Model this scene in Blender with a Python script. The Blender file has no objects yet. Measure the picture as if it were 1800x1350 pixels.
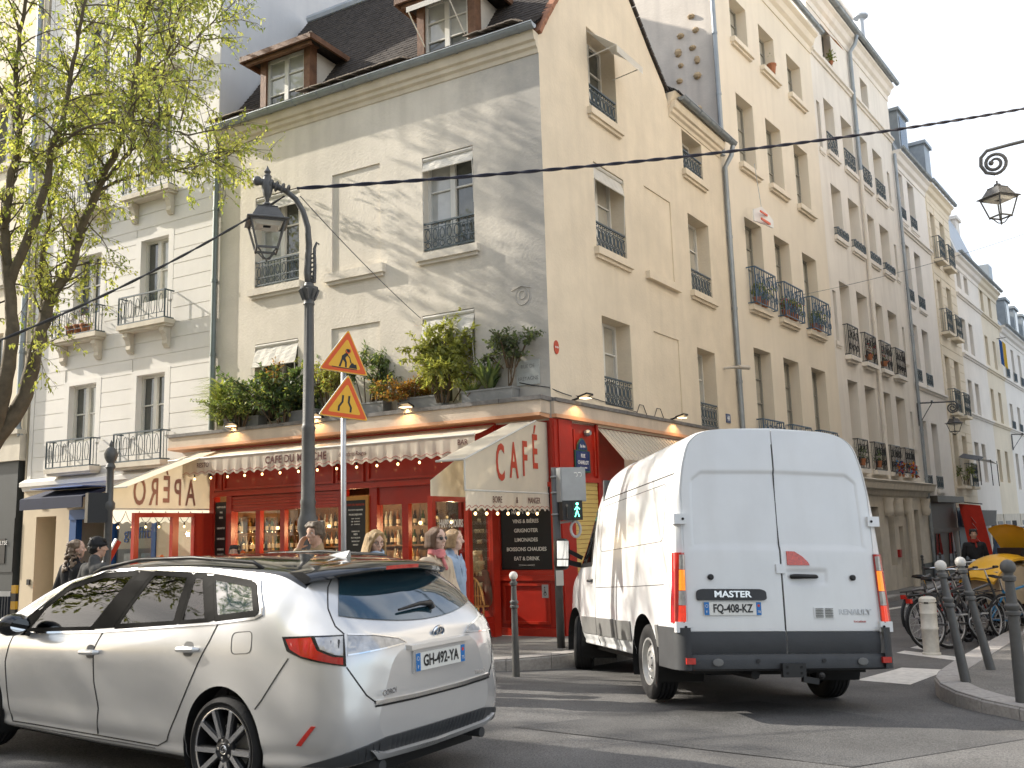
import bpy, bmesh, math, random
import numpy as np
from mathutils import Vector, Matrix, geometry
from mathutils.bvhtree import BVHTree
random.seed(7)
rng = np.random.default_rng(11)
V = Vector
S = bpy.context.scene
COL = S.collection
R_ = math.radians
# ------------------------------------------------------------------ camera
F_PX, CAM_PITCH, CAM_ROLL, CAM_H = 1629.14, R_(8.9685), R_(-1.6847), 1.6
_cp, _sp, _cr, _sr = math.cos(CAM_PITCH), math.sin(CAM_PITCH), math.cos(CAM_ROLL), math.sin(CAM_ROLL)
CR = V((_cr, -_sr * _sp, _sr * _cp)); CU = V((-_sr, -_cr * _sp, _cr * _cp)); CF = V((0, _cp, _sp))
CP = V((0, 0, CAM_H))
cam = bpy.data.objects.new('camera', bpy.data.cameras.new('camera')); COL.objects.link(cam)
cam.matrix_world = Matrix(((CR.x, CU.x, -CF.x, 0), (CR.y, CU.y, -CF.y, 0), (CR.z, CU.z, -CF.z, CAM_H), (0, 0, 0, 1)))
cam.data.sensor_width = 36; cam.data.lens = F_PX / 1800 * 36
cam.data.clip_start = .05; cam.data.clip_end = 2000
cam.data.dof.use_dof = True; cam.data.dof.focus_distance = 12.0; cam.data.dof.aperture_fstop = 4.0
S.camera = cam
# ------------------------------------------------------------------ light
SUN_DIR = V((-.965, .305, .60)).normalized()           # towards the sun
elev = math.asin(SUN_DIR.z); azim = math.atan2(SUN_DIR.x, SUN_DIR.y)
W = bpy.data.worlds.new('World'); S.world = W; W.use_nodes = True
nt = W.node_tree; nt.nodes.clear()
n_out = nt.nodes.new('ShaderNodeOutputWorld'); n_bg = nt.nodes.new('ShaderNodeBackground')
n_sky = nt.nodes.new('ShaderNodeTexSky'); n_sky.sky_type = 'NISHITA'; n_sky.sun_disc = False
n_sky.sun_elevation = elev; n_sky.sun_rotation = azim
n_sky.air_density = 1.0; n_sky.dust_density = 2.0; n_sky.ozone_density = 1.0
n_tc = nt.nodes.new('ShaderNodeTexCoord'); n_map = nt.nodes.new('ShaderNodeMapping')
n_map.inputs['Scale'].default_value = (1.0, 1.0, 2.2); n_map.inputs['Location'].default_value = (.3, .1, .25)
n_no = nt.nodes.new('ShaderNodeTexNoise'); n_no.inputs['Scale'].default_value = 2.6
n_no.inputs['Detail'].default_value = 7; n_no.inputs['Roughness'].default_value = .55
n_rp = nt.nodes.new('ShaderNodeValToRGB')
n_rp.color_ramp.elements[0].position = .36; n_rp.color_ramp.elements[1].position = .62
n_mx = nt.nodes.new('ShaderNodeMix'); n_mx.data_type = 'RGBA'
n_mx.inputs['B'].default_value = (6.2, 6.2, 6.2, 1)
n_ml = nt.nodes.new('ShaderNodeMath'); n_ml.operation = 'MULTIPLY'; n_ml.inputs[1].default_value = .78
L_ = nt.links.new
L_(n_tc.outputs['Generated'], n_map.inputs['Vector']); L_(n_map.outputs['Vector'], n_no.inputs['Vector'])
L_(n_no.outputs['Fac'], n_rp.inputs['Fac']); L_(n_rp.outputs['Color'], n_ml.inputs[0]); L_(n_ml.outputs[0], n_mx.inputs['Factor'])
L_(n_sky.outputs['Color'], n_mx.inputs['A']); L_(n_mx.outputs['Result'], n_bg.inputs['Color'])
n_bg.inputs['Strength'].default_value = .15
L_(n_bg.outputs['Background'], n_out.inputs['Surface'])
sun = bpy.data.objects.new('sun', bpy.data.lights.new('sun', 'SUN')); COL.objects.link(sun)
sun.data.energy = 4.2; sun.data.angle = R_(.6); sun.data.color = (1, .93, .82)
sun.rotation_euler = (-SUN_DIR).to_track_quat('-Z', 'Y').to_euler()
vs = S.view_settings
vs.view_transform = 'Standard'; vs.look = 'None'; vs.gamma = 1; vs.use_curve_mapping = False
vs.exposure = 1.0
S.cycles.max_bounces = 8; S.cycles.diffuse_bounces = 4; S.cycles.glossy_bounces = 4
S.cycles.transmission_bounces = 6; S.cycles.transparent_max_bounces = 12
# ------------------------------------------------------------------ materials
MATS = {}
def mat(name, col, rough=.75, var=.10, scale=1.5, bump=0., bscale=60., metal=0., spec=.4, streak=0., grime=None,
  coat=0., emit=None, estr=0., sf=1., grain=0.):
 if name in MATS: return MATS[name]
 m = bpy.data.materials.new(name); m.use_nodes = True; MATS[name] = m
 t = m.node_tree; b = t.nodes['Principled BSDF']; lk = t.links.new
 b.inputs['Roughness'].default_value = rough; b.inputs['Metallic'].default_value = metal
 b.inputs['Specular IOR Level'].default_value = spec; b.inputs['Coat Weight'].default_value = coat
 b.inputs['Coat Roughness'].default_value = .04
 c = (*col, 1)
 b.inputs['Base Color'].default_value = c
 m.diffuse_color = c
 if emit: b.inputs['Emission Color'].default_value = (*emit, 1); b.inputs['Emission Strength'].default_value = estr
 if var > 0 or bump > 0:
  g = t.nodes.new('ShaderNodeNewGeometry')
 if var > 0:
  n1 = t.nodes.new('ShaderNodeTexNoise'); n1.inputs['Scale'].default_value = scale; n1.inputs['Detail'].default_value = 8
  n1.inputs['Roughness'].default_value = .62
  lk(g.outputs['Position'], n1.inputs['Vector'])
  mx = t.nodes.new('ShaderNodeMix'); mx.data_type = 'RGBA'
  mr = t.nodes.new('ShaderNodeMapRange'); mr.inputs['From Min'].default_value = .3; mr.inputs['From Max'].default_value = .7
  lk(n1.outputs['Fac'], mr.inputs['Value']); lk(mr.outputs['Result'], mx.inputs['Factor'])
  mx.inputs['A'].default_value = tuple(max(0, x * (1 - var)) for x in col) + (1,)
  mx.inputs['B'].default_value = tuple(min(1, x * (1 + var)) for x in col) + (1,)
  src = mx.outputs['Result']
  if streak > 0:
   mp = t.nodes.new('ShaderNodeMapping'); mp.inputs['Scale'].default_value = (2.2 * sf, 2.2 * sf, .22 * sf)
   n2 = t.nodes.new('ShaderNodeTexNoise'); n2.inputs['Scale'].default_value = 1.6; n2.inputs['Detail'].default_value = 6
   lk(g.outputs['Position'], mp.inputs['Vector']); lk(mp.outputs['Vector'], n2.inputs['Vector'])
   m2 = t.nodes.new('ShaderNodeMapRange'); m2.inputs['From Min'].default_value = .45; m2.inputs['From Max'].default_value = .75
   m2.inputs['To Max'].default_value = streak
   lk(n2.outputs['Fac'], m2.inputs['Value'])
   x2 = t.nodes.new('ShaderNodeMix'); x2.data_type = 'RGBA'; lk(m2.outputs['Result'], x2.inputs['Factor'])
   lk(src, x2.inputs['A']); x2.inputs['B'].default_value = (*(grime or (.22, .2, .17)), 1)
   src = x2.outputs['Result']
  if grain > 0:
   n3 = t.nodes.new('ShaderNodeTexNoise'); n3.inputs['Scale'].default_value = 75; n3.inputs['Detail'].default_value = 3; lk(g.outputs['Position'], n3.inputs['Vector'])
   m3 = t.nodes.new('ShaderNodeMapRange'); m3.inputs['From Min'].default_value = .35; m3.inputs['From Max'].default_value = .65; m3.inputs['To Min'].default_value = 1 - grain; m3.inputs['To Max'].default_value = 1 + grain; lk(n3.outputs['Fac'], m3.inputs['Value'])
   x3 = t.nodes.new('ShaderNodeVectorMath'); x3.operation = 'SCALE'; lk(src, x3.inputs[0]); lk(m3.outputs['Result'], x3.inputs['Scale']); src = x3.outputs['Vector']
  lk(src, b.inputs['Base Color'])
 if bump > 0:
  nb = t.nodes.new('ShaderNodeTexNoise'); nb.inputs['Scale'].default_value = bscale; nb.inputs['Detail'].default_value = 5
  lk(g.outputs['Position'], nb.inputs['Vector'])
  bp = t.nodes.new('ShaderNodeBump'); bp.inputs['Strength'].default_value = bump; bp.inputs['Distance'].default_value = .02
  lk(nb.outputs['Fac'], bp.inputs['Height']); lk(bp.outputs['Normal'], b.inputs['Normal'])
 return m
def glass_mat(name, tint=(.9, .93, .92), refl=1.0, ior=1.5, rough=.01, through=1.0):
 """thin clear pane: see-through by (1-fresnel), mirror by fresnel"""
 if name in MATS: return MATS[name]
 m = bpy.data.materials.new(name); m.use_nodes = True; MATS[name] = m
 t = m.node_tree; t.nodes.clear(); lk = t.links.new
 o = t.nodes.new('ShaderNodeOutputMaterial'); mx = t.nodes.new('ShaderNodeMixShader')
 tr = t.nodes.new('ShaderNodeBsdfTransparent'); tr.inputs['Color'].default_value = (*[c * through for c in tint], 1)
 gl = t.nodes.new('ShaderNodeBsdfGlossy'); gl.inputs['Roughness'].default_value = rough
 gl.inputs['Color'].default_value = (refl, refl, refl, 1)
 fr = t.nodes.new('ShaderNodeFresnel'); g = t.nodes.new('ShaderNodeNewGeometry'); ma = t.nodes.new('ShaderNodeMath'); ma.operation = 'MULTIPLY_ADD'
 ma.inputs[1].default_value = 1 / ior - ior; ma.inputs[2].default_value = ior; lk(g.outputs['Backfacing'], ma.inputs[0]); lk(ma.outputs[0], fr.inputs['IOR'])   # same mirror share on both faces of the thin pane
 lk(fr.outputs['Fac'], mx.inputs['Fac']); lk(tr.outputs[0], mx.inputs[1]); lk(gl.outputs[0], mx.inputs[2]); lk(mx.outputs[0], o.inputs['Surface'])
 return m
def translucent(m, w=.5, col=None):
 """cloth or leaf: part of the light passes through"""
 t = m.node_tree; lk = t.links.new; b = t.nodes['Principled BSDF']; o = t.nodes['Material Output']
 tl = t.nodes.new('ShaderNodeBsdfTranslucent'); mx = t.nodes.new('ShaderNodeMixShader'); mx.inputs['Fac'].default_value = w
 bc = b.inputs['Base Color']
 if col: tl.inputs['Color'].default_value = (*col, 1)
 elif bc.is_linked: lk(bc.links[0].from_socket, tl.inputs['Color'])
 else: tl.inputs['Color'].default_value = bc.default_value
 lk(b.outputs[0], mx.inputs[1]); lk(tl.outputs[0], mx.inputs[2]); lk(mx.outputs[0], o.inputs['Surface'])
 return m
# ------------------------------------------------------------------ mesh helpers
class MB:
 def __init__(s): s.v = []; s.f = []; s.m = []; s.mi = 0
 def add(s, vs, fs):
  o = len(s.v); s.v += [tuple(p) for p in vs]
  s.f += [tuple(i + o for i in f) for f in fs]; s.m += [s.mi] * len(fs)
 def poly(s, pts): s.add(pts, [tuple(range(len(pts)))])
 def hexa(s, p):  # 0-3 bottom ring, 4-7 top ring
  s.add(p, [(3, 2, 1, 0), (4, 5, 6, 7), (0, 1, 5, 4), (1, 2, 6, 5), (2, 3, 7, 6), (3, 0, 4, 7)])
 def box(s, x0, x1, y0, y1, z0, z1, fn=None):
  p = [(x0, y0, z0), (x1, y0, z0), (x1, y1, z0), (x0, y1, z0), (x0, y0, z1), (x1, y0, z1), (x1, y1, z1), (x0, y1, z1)]
  s.hexa([fn(*q) for q in p] if fn else p)
 def tube(s, path, r, n=8, cap=True, closed=False):
  P = [V(p) for p in path]; k = len(P)
  rr = r if isinstance(r, (list, tuple)) else [r] * k
  T = []
  for i in range(k):
   a = P[(i - 1) % k] if (closed or i > 0) else P[i]; b = P[(i + 1) % k] if (closed or i < k - 1) else P[i]
   d = b - a; T.append(d.normalized() if d.length > 1e-9 else V((0, 0, 1)))
  up = V((0, 0, 1)) if abs(T[0].z) < .9 else V((1, 0, 0))
  N = (up - T[0] * up.dot(T[0])).normalized()
  vs = []
  for i in range(k):
   N = (N - T[i] * N.dot(T[i]));  N = N.normalized() if N.length > 1e-6 else T[i].orthogonal().normalized()
   B = T[i].cross(N)
   for j in range(n):
    a = 2 * math.pi * j / n
    vs.append(P[i] + (N * math.cos(a) + B * math.sin(a)) * rr[i])
  fs = []
  for i in range(k if closed else k - 1):
   i2 = (i + 1) % k
   for j in range(n):
    j2 = (j + 1) % n
    fs.append((i * n + j, i * n + j2, i2 * n + j2, i2 * n + j))
  if cap and not closed:
   fs.append(tuple(range(n - 1, -1, -1))); fs.append(tuple((k - 1) * n + j for j in range(n)))
  s.add(vs, fs)
 def bar(s, a, b, w, h=None, up=(0, 0, 1)):  # square bar from a to b
  a, b = V(a), V(b); d = (b - a).normalized(); u = V(up)
  if abs(d.dot(u)) > .95: u = V((1, 0, 0)) if abs(d.x) < .9 else V((0, 1, 0))
  sd = d.cross(u).normalized() * (w / 2); u2 = sd.cross(d).normalized() * ((h or w) / 2)
  s.hexa([a - sd - u2, a + sd - u2, b + sd - u2, b - sd - u2, a - sd + u2, a + sd + u2, b + sd + u2, b - sd + u2])
 def lathe(s, prof, n=16, M=None, cap=True):
  vs = []
  for r, z in prof:
   for j in range(n):
    a = 2 * math.pi * j / n; p = V((r * math.cos(a), r * math.sin(a), z)); vs.append(M @ p if M else p)
  k = len(prof); fs = []
  for i in range(k - 1):
   for j in range(n):
    j2 = (j + 1) % n; fs.append((i * n + j, i * n + j2, (i + 1) * n + j2, (i + 1) * n + j))
  if cap: fs.append(tuple(range(n - 1, -1, -1))); fs.append(tuple((k - 1) * n + j for j in range(n)))
  s.add(vs, fs)
 def ball(s, c, r, n=10, sc=(1, 1, 1)):
  vs = []; fs = []; c = V(c)
  for i in range(n // 2 + 1):
   th = math.pi * i / (n // 2)
   for j in range(n):
    a = 2 * math.pi * j / n
    vs.append(c + V((r * sc[0] * math.sin(th) * math.cos(a), r * sc[1] * math.sin(th) * math.sin(a), r * sc[2] * math.cos(th))))
  for i in range(n // 2):
   for j in range(n):
    j2 = (j + 1) % n; fs.append((i * n + j, (i + 1) * n + j, (i + 1) * n + j2, i * n + j2))
  s.add(vs, fs)
 def prism(s, pts, d):  # polygon (3D points) extruded by vector d
  n = len(pts); d = V(d); a = [V(p) for p in pts]; b = [p + d for p in a]
  s.add(a + b, [tuple(range(n - 1, -1, -1)), tuple(range(n, 2 * n))] + [(i, (i + 1) % n, (i + 1) % n + n, i + n) for i in range(n)])
 def grid(s, rows, closed=False, flip=False):
  k = len(rows[0]); vs = [p for r in rows for p in r]; fs = []
  for i in range(len(rows) - 1):
   for j in range(k if closed else k - 1):
    j2 = (j + 1) % k; q = (i * k + j, i * k + j2, (i + 1) * k + j2, (i + 1) * k + j)
    fs.append(q[::-1] if flip else q)
  s.add(vs, fs)
 def ring(s, c, r, rt, ax=(0, 0, 1), n=20, m=6, a0=0, a1=2 * math.pi, sx=1., sy=1., ux=None):
  ax = V(ax).normalized(); u = V(ux).normalized() if ux else ax.orthogonal().normalized(); w = ax.cross(u); c = V(c)
  full = abs(a1 - a0) > 6.28
  k = n if full else n + 1
  s.tube([c + u * (r * sx * math.cos(a0 + (a1 - a0) * i / n)) + w * (r * sy * math.sin(a0 + (a1 - a0) * i / n)) for i in range(k)], rt, m, closed=full)
WM = {}
def wm(o):
 return WM.get(o.name, Matrix.Identity(4)) if o else Matrix.Identity(4)
def mesh(name, mb, smooth=False):
 me = bpy.data.meshes.new(name)
 if isinstance(mb, MB):
  me.from_pydata(mb.v, [], mb.f); me.update()
  if any(mb.m): me.polygons.foreach_set('material_index', mb.m)
 else:
  mb.to_mesh(me); mb.free()
 if smooth: me.polygons.foreach_set('use_smooth', [True] * len(me.polygons))
 return me
def obj(name, mb, mats, parent=None, smooth=False, world=True, fix=False, kind=None, angle=None):
 """link one mesh object; coordinates in world (brought into the parent's space) or already local"""
 me = mb if isinstance(mb, bpy.types.Mesh) else mesh(name, mb, smooth)
 if fix:
  bm = bmesh.new(); bm.from_mesh(me); bmesh.ops.remove_doubles(bm, verts=bm.verts, dist=1e-5)
  bmesh.ops.recalc_face_normals(bm, faces=bm.faces); bm.to_mesh(me); bm.free()
 for m in (mats if isinstance(mats, (list, tuple)) else [mats]): me.materials.append(m)
 if angle is not None:
  me.polygons.foreach_set('use_smooth', [True] * len(me.polygons)); me.set_sharp_from_angle(angle=R_(angle))
 o = bpy.data.objects.new(name, me); COL.objects.link(o)
 if parent:
  o.parent = parent
  if world: me.transform(wm(parent).inverted())
 WM[o.name] = wm(parent)
 if kind: o['kind'] = kind
 return o
def thing(name, label, cat, loc=(0, 0, 0), rz=0., group=None, M=None):
 o = bpy.data.objects.new(name, None); COL.objects.link(o); o.empty_display_size = .2
 m = M if M is not None else Matrix.Translation(V(loc)) @ Matrix.Rotation(rz, 4, 'Z')
 o.matrix_world = m; WM[o.name] = m.copy()
 o['label'] = label; o['category'] = cat
 if group: o['group'] = group
 return o
def tag(o, label=None, cat=None, group=None, kind=None):
 for k, v in (('label', label), ('category', cat), ('group', group), ('kind', kind)):
  if v: o[k] = v
 return o
def dup(o, M, label=None, parent=None):
 """copy a thing with its parts and sub-parts (meshes shared)"""
 c = o.copy(); COL.objects.link(c)
 if parent is None:
  c.matrix_world = M; WM[c.name] = M.copy()
  if label: c['label'] = label
 else: c.parent = parent; c.matrix_parent_inverse = o.matrix_parent_inverse.copy()
 for ch in list(o.children): dup(ch, None, None, c)
 return c
def text(name, body, size, M, m, parent, sx=1., bold=0., align='CENTER', ext=.0015, shear=0., space=1.):
 cu = bpy.data.curves.new(name, 'FONT'); cu.body = body; cu.size = size; cu.align_x = align; cu.align_y = 'CENTER'
 cu.extrude = ext; cu.offset = bold; cu.shear = shear; cu.space_character = space; cu.resolution_u = 3
 ob = bpy.data.objects.new('tmp_text', cu)
 me = bpy.data.meshes.new_from_object(ob); bpy.data.objects.remove(ob); bpy.data.curves.remove(cu)
 me.name = name; me.transform(Matrix.Diagonal((sx, 1, 1, 1))); me.transform(M); me.materials.clear()
 return obj(name, me, m, parent)
def frame_M(o, x, y):  # matrix with x right, y up, z outwards
 x, y = V(x).normalized(), V(y); y = (y - x * y.dot(x)).normalized(); z = x.cross(y); o = V(o)
 return Matrix(((x.x, y.x, z.x, o.x), (x.y, y.y, z.y, o.y), (x.z, y.z, z.z, o.z), (0, 0, 0, 1)))
# ------------------------------------------------------------------ where things stand
def ray(x, y): return (CF * F_PX + CR * (x - 900) - CU * (y - 675)).normalized()
def on_z(x, y, z=0.): d = ray(x, y); return CP + d * ((z - CAM_H) / d.z)
def at_y(x, y, Y): d = ray(x, y); return CP + d * (Y / d.y)
class Fr:   # a facade: u along it, n outwards, z up
 def __init__(s, O, yaw, side):
  s.O = V(O); s.u = V((math.sin(R_(yaw)), math.cos(R_(yaw)), 0)); s.n = V((s.u.y, -s.u.x, 0)) * side
 def P(s, u, n, z): return s.O + s.u * u + s.n * n + V((0, 0, z))
 def loc(s, p): d = V(p) - s.O; return d.dot(s.u), d.dot(s.n), p[2]
C0 = V((.61, 14.53, 0))
FA = Fr(C0, -60.9, -1)      # cafe front, running left
if FA.n.y > 0: FA.n = -FA.n
FB = Fr(C0, 33.8, 1)        # cafe side, up the street
FD = Fr(C0 + FB.u * 8.35, 36.9, 1)   # the houses beyond
def on_fr(fr, x, y, n=0.):
 d = ray(x, y); t = (fr.O + fr.n * n - CP).dot(fr.n) / d.dot(fr.n); return fr.loc(CP + d * t)
def s_of(p): return (V((p[0], p[1], 0)) - C0).dot(FB.u)
def nb_of(p): return (V((p[0], p[1], 0)) - C0).dot(FB.n)
def na_of(p): return (V((p[0], p[1], 0)) - C0).dot(FA.n)
_S = [-80, -10, -4, 0, 12, 20, 60, 200]; _Z = [-.06, -.05, 0, -.17, -.62, -.78, -.95, -1.2]
def road_z(x, y): return float(np.interp(s_of((x, y)), _S, _Z))
# ================================================================== materials of the place
mA = mat('plaster_front', (.68, .62, .52), .85, .10, 1.1, .3, 22, streak=.4, grime=(.50, .45, .37))
mB = mat('plaster_side', (.72, .62, .47), .85, .08, 1.3, .25, 22, streak=.35, grime=(.56, .48, .37))
m35 = mat('plaster_white', (.74, .71, .66), .85, .05, 1.0, .15, 40, streak=.12, grime=(.5, .47, .42))
mD2 = mat('plaster_cream', (.76, .67, .53), .85, .05, .8, .15, 40, streak=.22, grime=(.60, .52, .41))
mD3 = mat('plaster_pale', (.77, .71, .62), .85, .06, .7, .15, 40, streak=.3, grime=(.50, .44, .37))
mD4 = mat('plaster_offwhite', (.80, .75, .68), .85, .05, .8, .1, 40, streak=.12, grime=(.55, .5, .43))
mD5 = mat('limestone_warm', (.76, .67, .52), .85, .06, .8, .1, 40, streak=.15, grime=(.5, .42, .3))
mStone = mat('pale_stone', (.62, .56, .46), .85, .1, 3, .2, 50, streak=.3, grime=(.33, .29, .23))
mParty = mat('grey_render', (.56, .51, .45), .9, .12, 1.0, .3, 18, streak=.45, grime=(.36, .33, .3))
mPartyB = mat('white_render', (.66, .66, .66), .9, .06, .8, .2, 20, streak=.3, grime=(.52, .53, .55))
mZinc = mat('zinc', (.30, .33, .35), .45, .15, 2.5, .1, 30, metal=.5, spec=.5, streak=.4, grime=(.2, .21, .2))
mZincL = mat('zinc_pale', (.42, .45, .48), .5, .1, 2.0, .1, 30, metal=.3)
mTile = mat('roof_tile', (.045, .036, .030), .9, .45, 9, .4, 40)
mTileR = mat('ridge_tile', (.30, .14, .08), .9, .3, 9, .3, 40)
mTileE = mat('eave_tile', (.36, .30, .24), .9, .3, 9, .3, 40)
mWood = mat('brown_timber', (.17, .085, .045), .6, .35, 6, .2, 30)
mFrame = mat('window_white', (.66, .64, .58), .5, .05, 3)
mFrameG = mat('window_grey', (.27, .26, .22), .5, .08, 3)
mIron = mat('iron_bluegrey', (.065, .088, .10), .45, .1, 6)
mIronB = mat('iron_blue', (.05, .10, .16), .45, .1, 6)
mBlack = mat('black_paint', (.016, .016, .017), .4, .1, 6)
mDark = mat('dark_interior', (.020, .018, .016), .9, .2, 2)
mPane = mat('window_pane', (.085, .09, .08), .03, .3, 2.5, spec=.9)
mPaneC = mat('curtained_pane', (.42, .42, .39), .05, .15, 3, spec=.9)
mPaneB = mat('linen_pane', (.44, .41, .34), .06, .12, 4, spec=.7)
mCloth = translucent(mat('white_canvas', (.80, .77, .70), .8, .05, 3, .1, 80), .35)
mAsph = mat('asphalt', (.135, .132, .128), .85, .25, 1.1, .6, 130, grain=.35)
mPave = mat('pavement_asphalt', (.19, .18, .165), .9, .2, 2, .5, 120, grain=.3)
mKerb = mat('granite_kerb', (.36, .34, .32), .8, .2, 25, .25, 90)
mMark = mat('road_paint', (.62, .60, .56), .75, .18, 12, .2, 120)
mTerra = mat('terracotta', (.38, .15, .07), .8, .15, 8)
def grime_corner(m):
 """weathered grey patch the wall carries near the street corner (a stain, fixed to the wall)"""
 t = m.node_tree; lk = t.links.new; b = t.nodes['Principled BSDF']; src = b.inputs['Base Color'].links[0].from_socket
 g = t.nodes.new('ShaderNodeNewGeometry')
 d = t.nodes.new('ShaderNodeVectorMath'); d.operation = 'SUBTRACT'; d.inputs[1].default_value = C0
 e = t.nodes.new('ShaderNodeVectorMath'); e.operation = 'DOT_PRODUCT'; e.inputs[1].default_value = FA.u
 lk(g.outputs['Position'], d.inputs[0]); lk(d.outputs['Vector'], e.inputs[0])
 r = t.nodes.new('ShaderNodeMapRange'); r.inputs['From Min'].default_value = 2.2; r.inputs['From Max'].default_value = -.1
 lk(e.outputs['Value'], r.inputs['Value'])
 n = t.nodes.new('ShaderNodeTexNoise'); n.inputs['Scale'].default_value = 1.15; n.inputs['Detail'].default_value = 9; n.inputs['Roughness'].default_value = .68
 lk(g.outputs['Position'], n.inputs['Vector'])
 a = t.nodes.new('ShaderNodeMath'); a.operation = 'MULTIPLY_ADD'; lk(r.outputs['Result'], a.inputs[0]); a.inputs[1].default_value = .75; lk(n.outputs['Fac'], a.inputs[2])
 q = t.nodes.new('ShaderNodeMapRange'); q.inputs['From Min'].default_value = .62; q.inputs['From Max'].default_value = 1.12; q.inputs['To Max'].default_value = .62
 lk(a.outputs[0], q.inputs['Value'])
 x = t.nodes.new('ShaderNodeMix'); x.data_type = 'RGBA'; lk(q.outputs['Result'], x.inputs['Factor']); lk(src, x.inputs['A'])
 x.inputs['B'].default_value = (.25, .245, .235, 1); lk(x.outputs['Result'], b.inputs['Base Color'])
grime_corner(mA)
# ================================================================== ground
def zroad(x, y): return road_z(x, y)
_S2 = [-80, -4.5, -3.4, -1, 0, 8, 19, 60, 200]; _Z2 = [.07, .07, .03, 0, -.02, -.32, -.66, -.83, -1.08]
_S[:] = [-80, -10, -6, -3.8, -3, -1.7, 0, 8, 19, 60, 200]; _Z[:] = [-.06, -.05, -.02, -.05, -.10, -.18, -.24, -.47, -.79, -.95, -1.2]
def zside(x, y): return float(np.interp(s_of((x, y)), _S2, _Z2))
gx = np.unique(np.concatenate([np.linspace(-220, -30, 12), np.linspace(-30, 40, 71), np.linspace(40, 260, 14)]))
gy = np.unique(np.concatenate([np.linspace(-120, -10, 8), np.linspace(-10, 40, 67), np.linspace(40, 320, 18)]))
mb = MB(); mb.grid([[(x, y, zroad(x, y)) for x in gx] for y in gy])
tag(obj('road', mb, mAsph, smooth=True), kind='structure')
def line_pt(fr_n1, d1, fr_n2, d2):  # point with given distances from the two facades
 n1, n2 = fr_n1, fr_n2
 det = n1.x * n2.y - n1.y * n2.x
 return V(((d1 * n2.y - d2 * n1.y) / det, (n1.x * d2 - n2.x * d1) / det, 0)) + V((C0.x, C0.y, 0))
def arc(c, v0, v1, k, r):
 a0 = math.atan2(v0.y, v0.x); a1 = math.atan2(v1.y, v1.x)
 while a1 - a0 > math.pi: a1 -= 2 * math.pi
 while a1 - a0 < -math.pi: a1 += 2 * math.pi
 return [c + V((math.cos(a0 + (a1 - a0) * i / k), math.sin(a0 + (a1 - a0) * i / k), 0)) * r for i in range(k + 1)]
def pavement(name, outer, inner, dark=None):
 mb = MB(); K = 6; rows = []
 for o, i in zip(outer, inner):
  rows.append([V((*(o.lerp(i, j / K)).xy, 0)) for j in range(K + 1)])
 for r in rows:
  for p in r: p.z = zside(p.x, p.y)
 mb.grid(rows)
 mb.grid([[V((o.x, o.y, zside(o.x, o.y))) for o in outer], [V((o.x, o.y, zroad(o.x, o.y) - .1)) for o in outer]])
 p = obj(name, mb, mPave, smooth=False, fix=True); tag(p, kind='structure'); return p
def kerbs(par, outer, inner, w=.28, step=.95):
 pts = outer; ins = inner
 for k in range(len(pts) - 1):
  a, b = pts[k], pts[k + 1]; L = (b - a).length; nseg = max(1, round(L / step))
  da = (ins[k] - a).normalized(); db = (ins[k + 1] - b).normalized()
  for q in range(nseg):
   f0, f1 = (q + .008) / nseg, (q + .992) / nseg
   p0, p1 = a.lerp(b, f0), a.lerp(b, f1)
   n0, n1 = da.lerp(db, f0).normalized(), da.lerp(db, f1).normalized()
   ring = [p0 - n0 * .012, p1 - n1 * .012, p1 + n1 * w, p0 + n0 * w]
   mb = MB(); lo = [V((p.x, p.y, zroad(p.x, p.y) - .08)) for p in ring]; hi = [V((p.x, p.y, zside(p.x, p.y) + .006 + random.uniform(-.002, .002))) for p in ring]
   mid = [V((p.x, p.y, h.z - .025)) for p, h in zip(ring, hi)]
   c = sum((h for h in hi), V()) / 4
   hi[0] = hi[0] + n0 * .022; hi[1] = hi[1] + n1 * .022
   mb.add(lo + mid + hi, [(0, 1, 5, 4), (1, 2, 6, 5), (2, 3, 7, 6), (3, 0, 4, 7), (4, 5, 9, 8), (5, 6, 10, 9), (6, 7, 11, 10), (7, 4, 8, 11), (8, 9, 10, 11)])
   obj('kerb_stone', mb, mKerb, par)
# cafe pavement
c1 = line_pt(FA.n, .7, FB.n, -1.6)
a1 = arc(c1, FA.n, FB.n, 7, 3.0)
us = [45, 30, 22, 16, 12, 10, 9.2, 8.2, 7, 5.5, 4, 3]
o1 = [FA.P(u, 3.7 + 2.6 * min(1, max(0, (u - 8.2) / 1.5)), 0) for u in us]; i1 = [FA.P(u, -.2, 0) for u in us]
ss = [2.5, 4, 6, 9, 12, 16, 20, 26, 32, 40, 60, 90]
o1 += a1; i1 += [FA.P(.3, -.25, 0)] * len(a1)
o1 += [FB.P(s, 1.4, 0) for s in ss]; i1 += [FB.P(s, -.3, 0) for s in ss]
pv = pavement('pavement', o1, i1); kerbs(pv, o1[3:-2], i1[3:-2])
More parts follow.
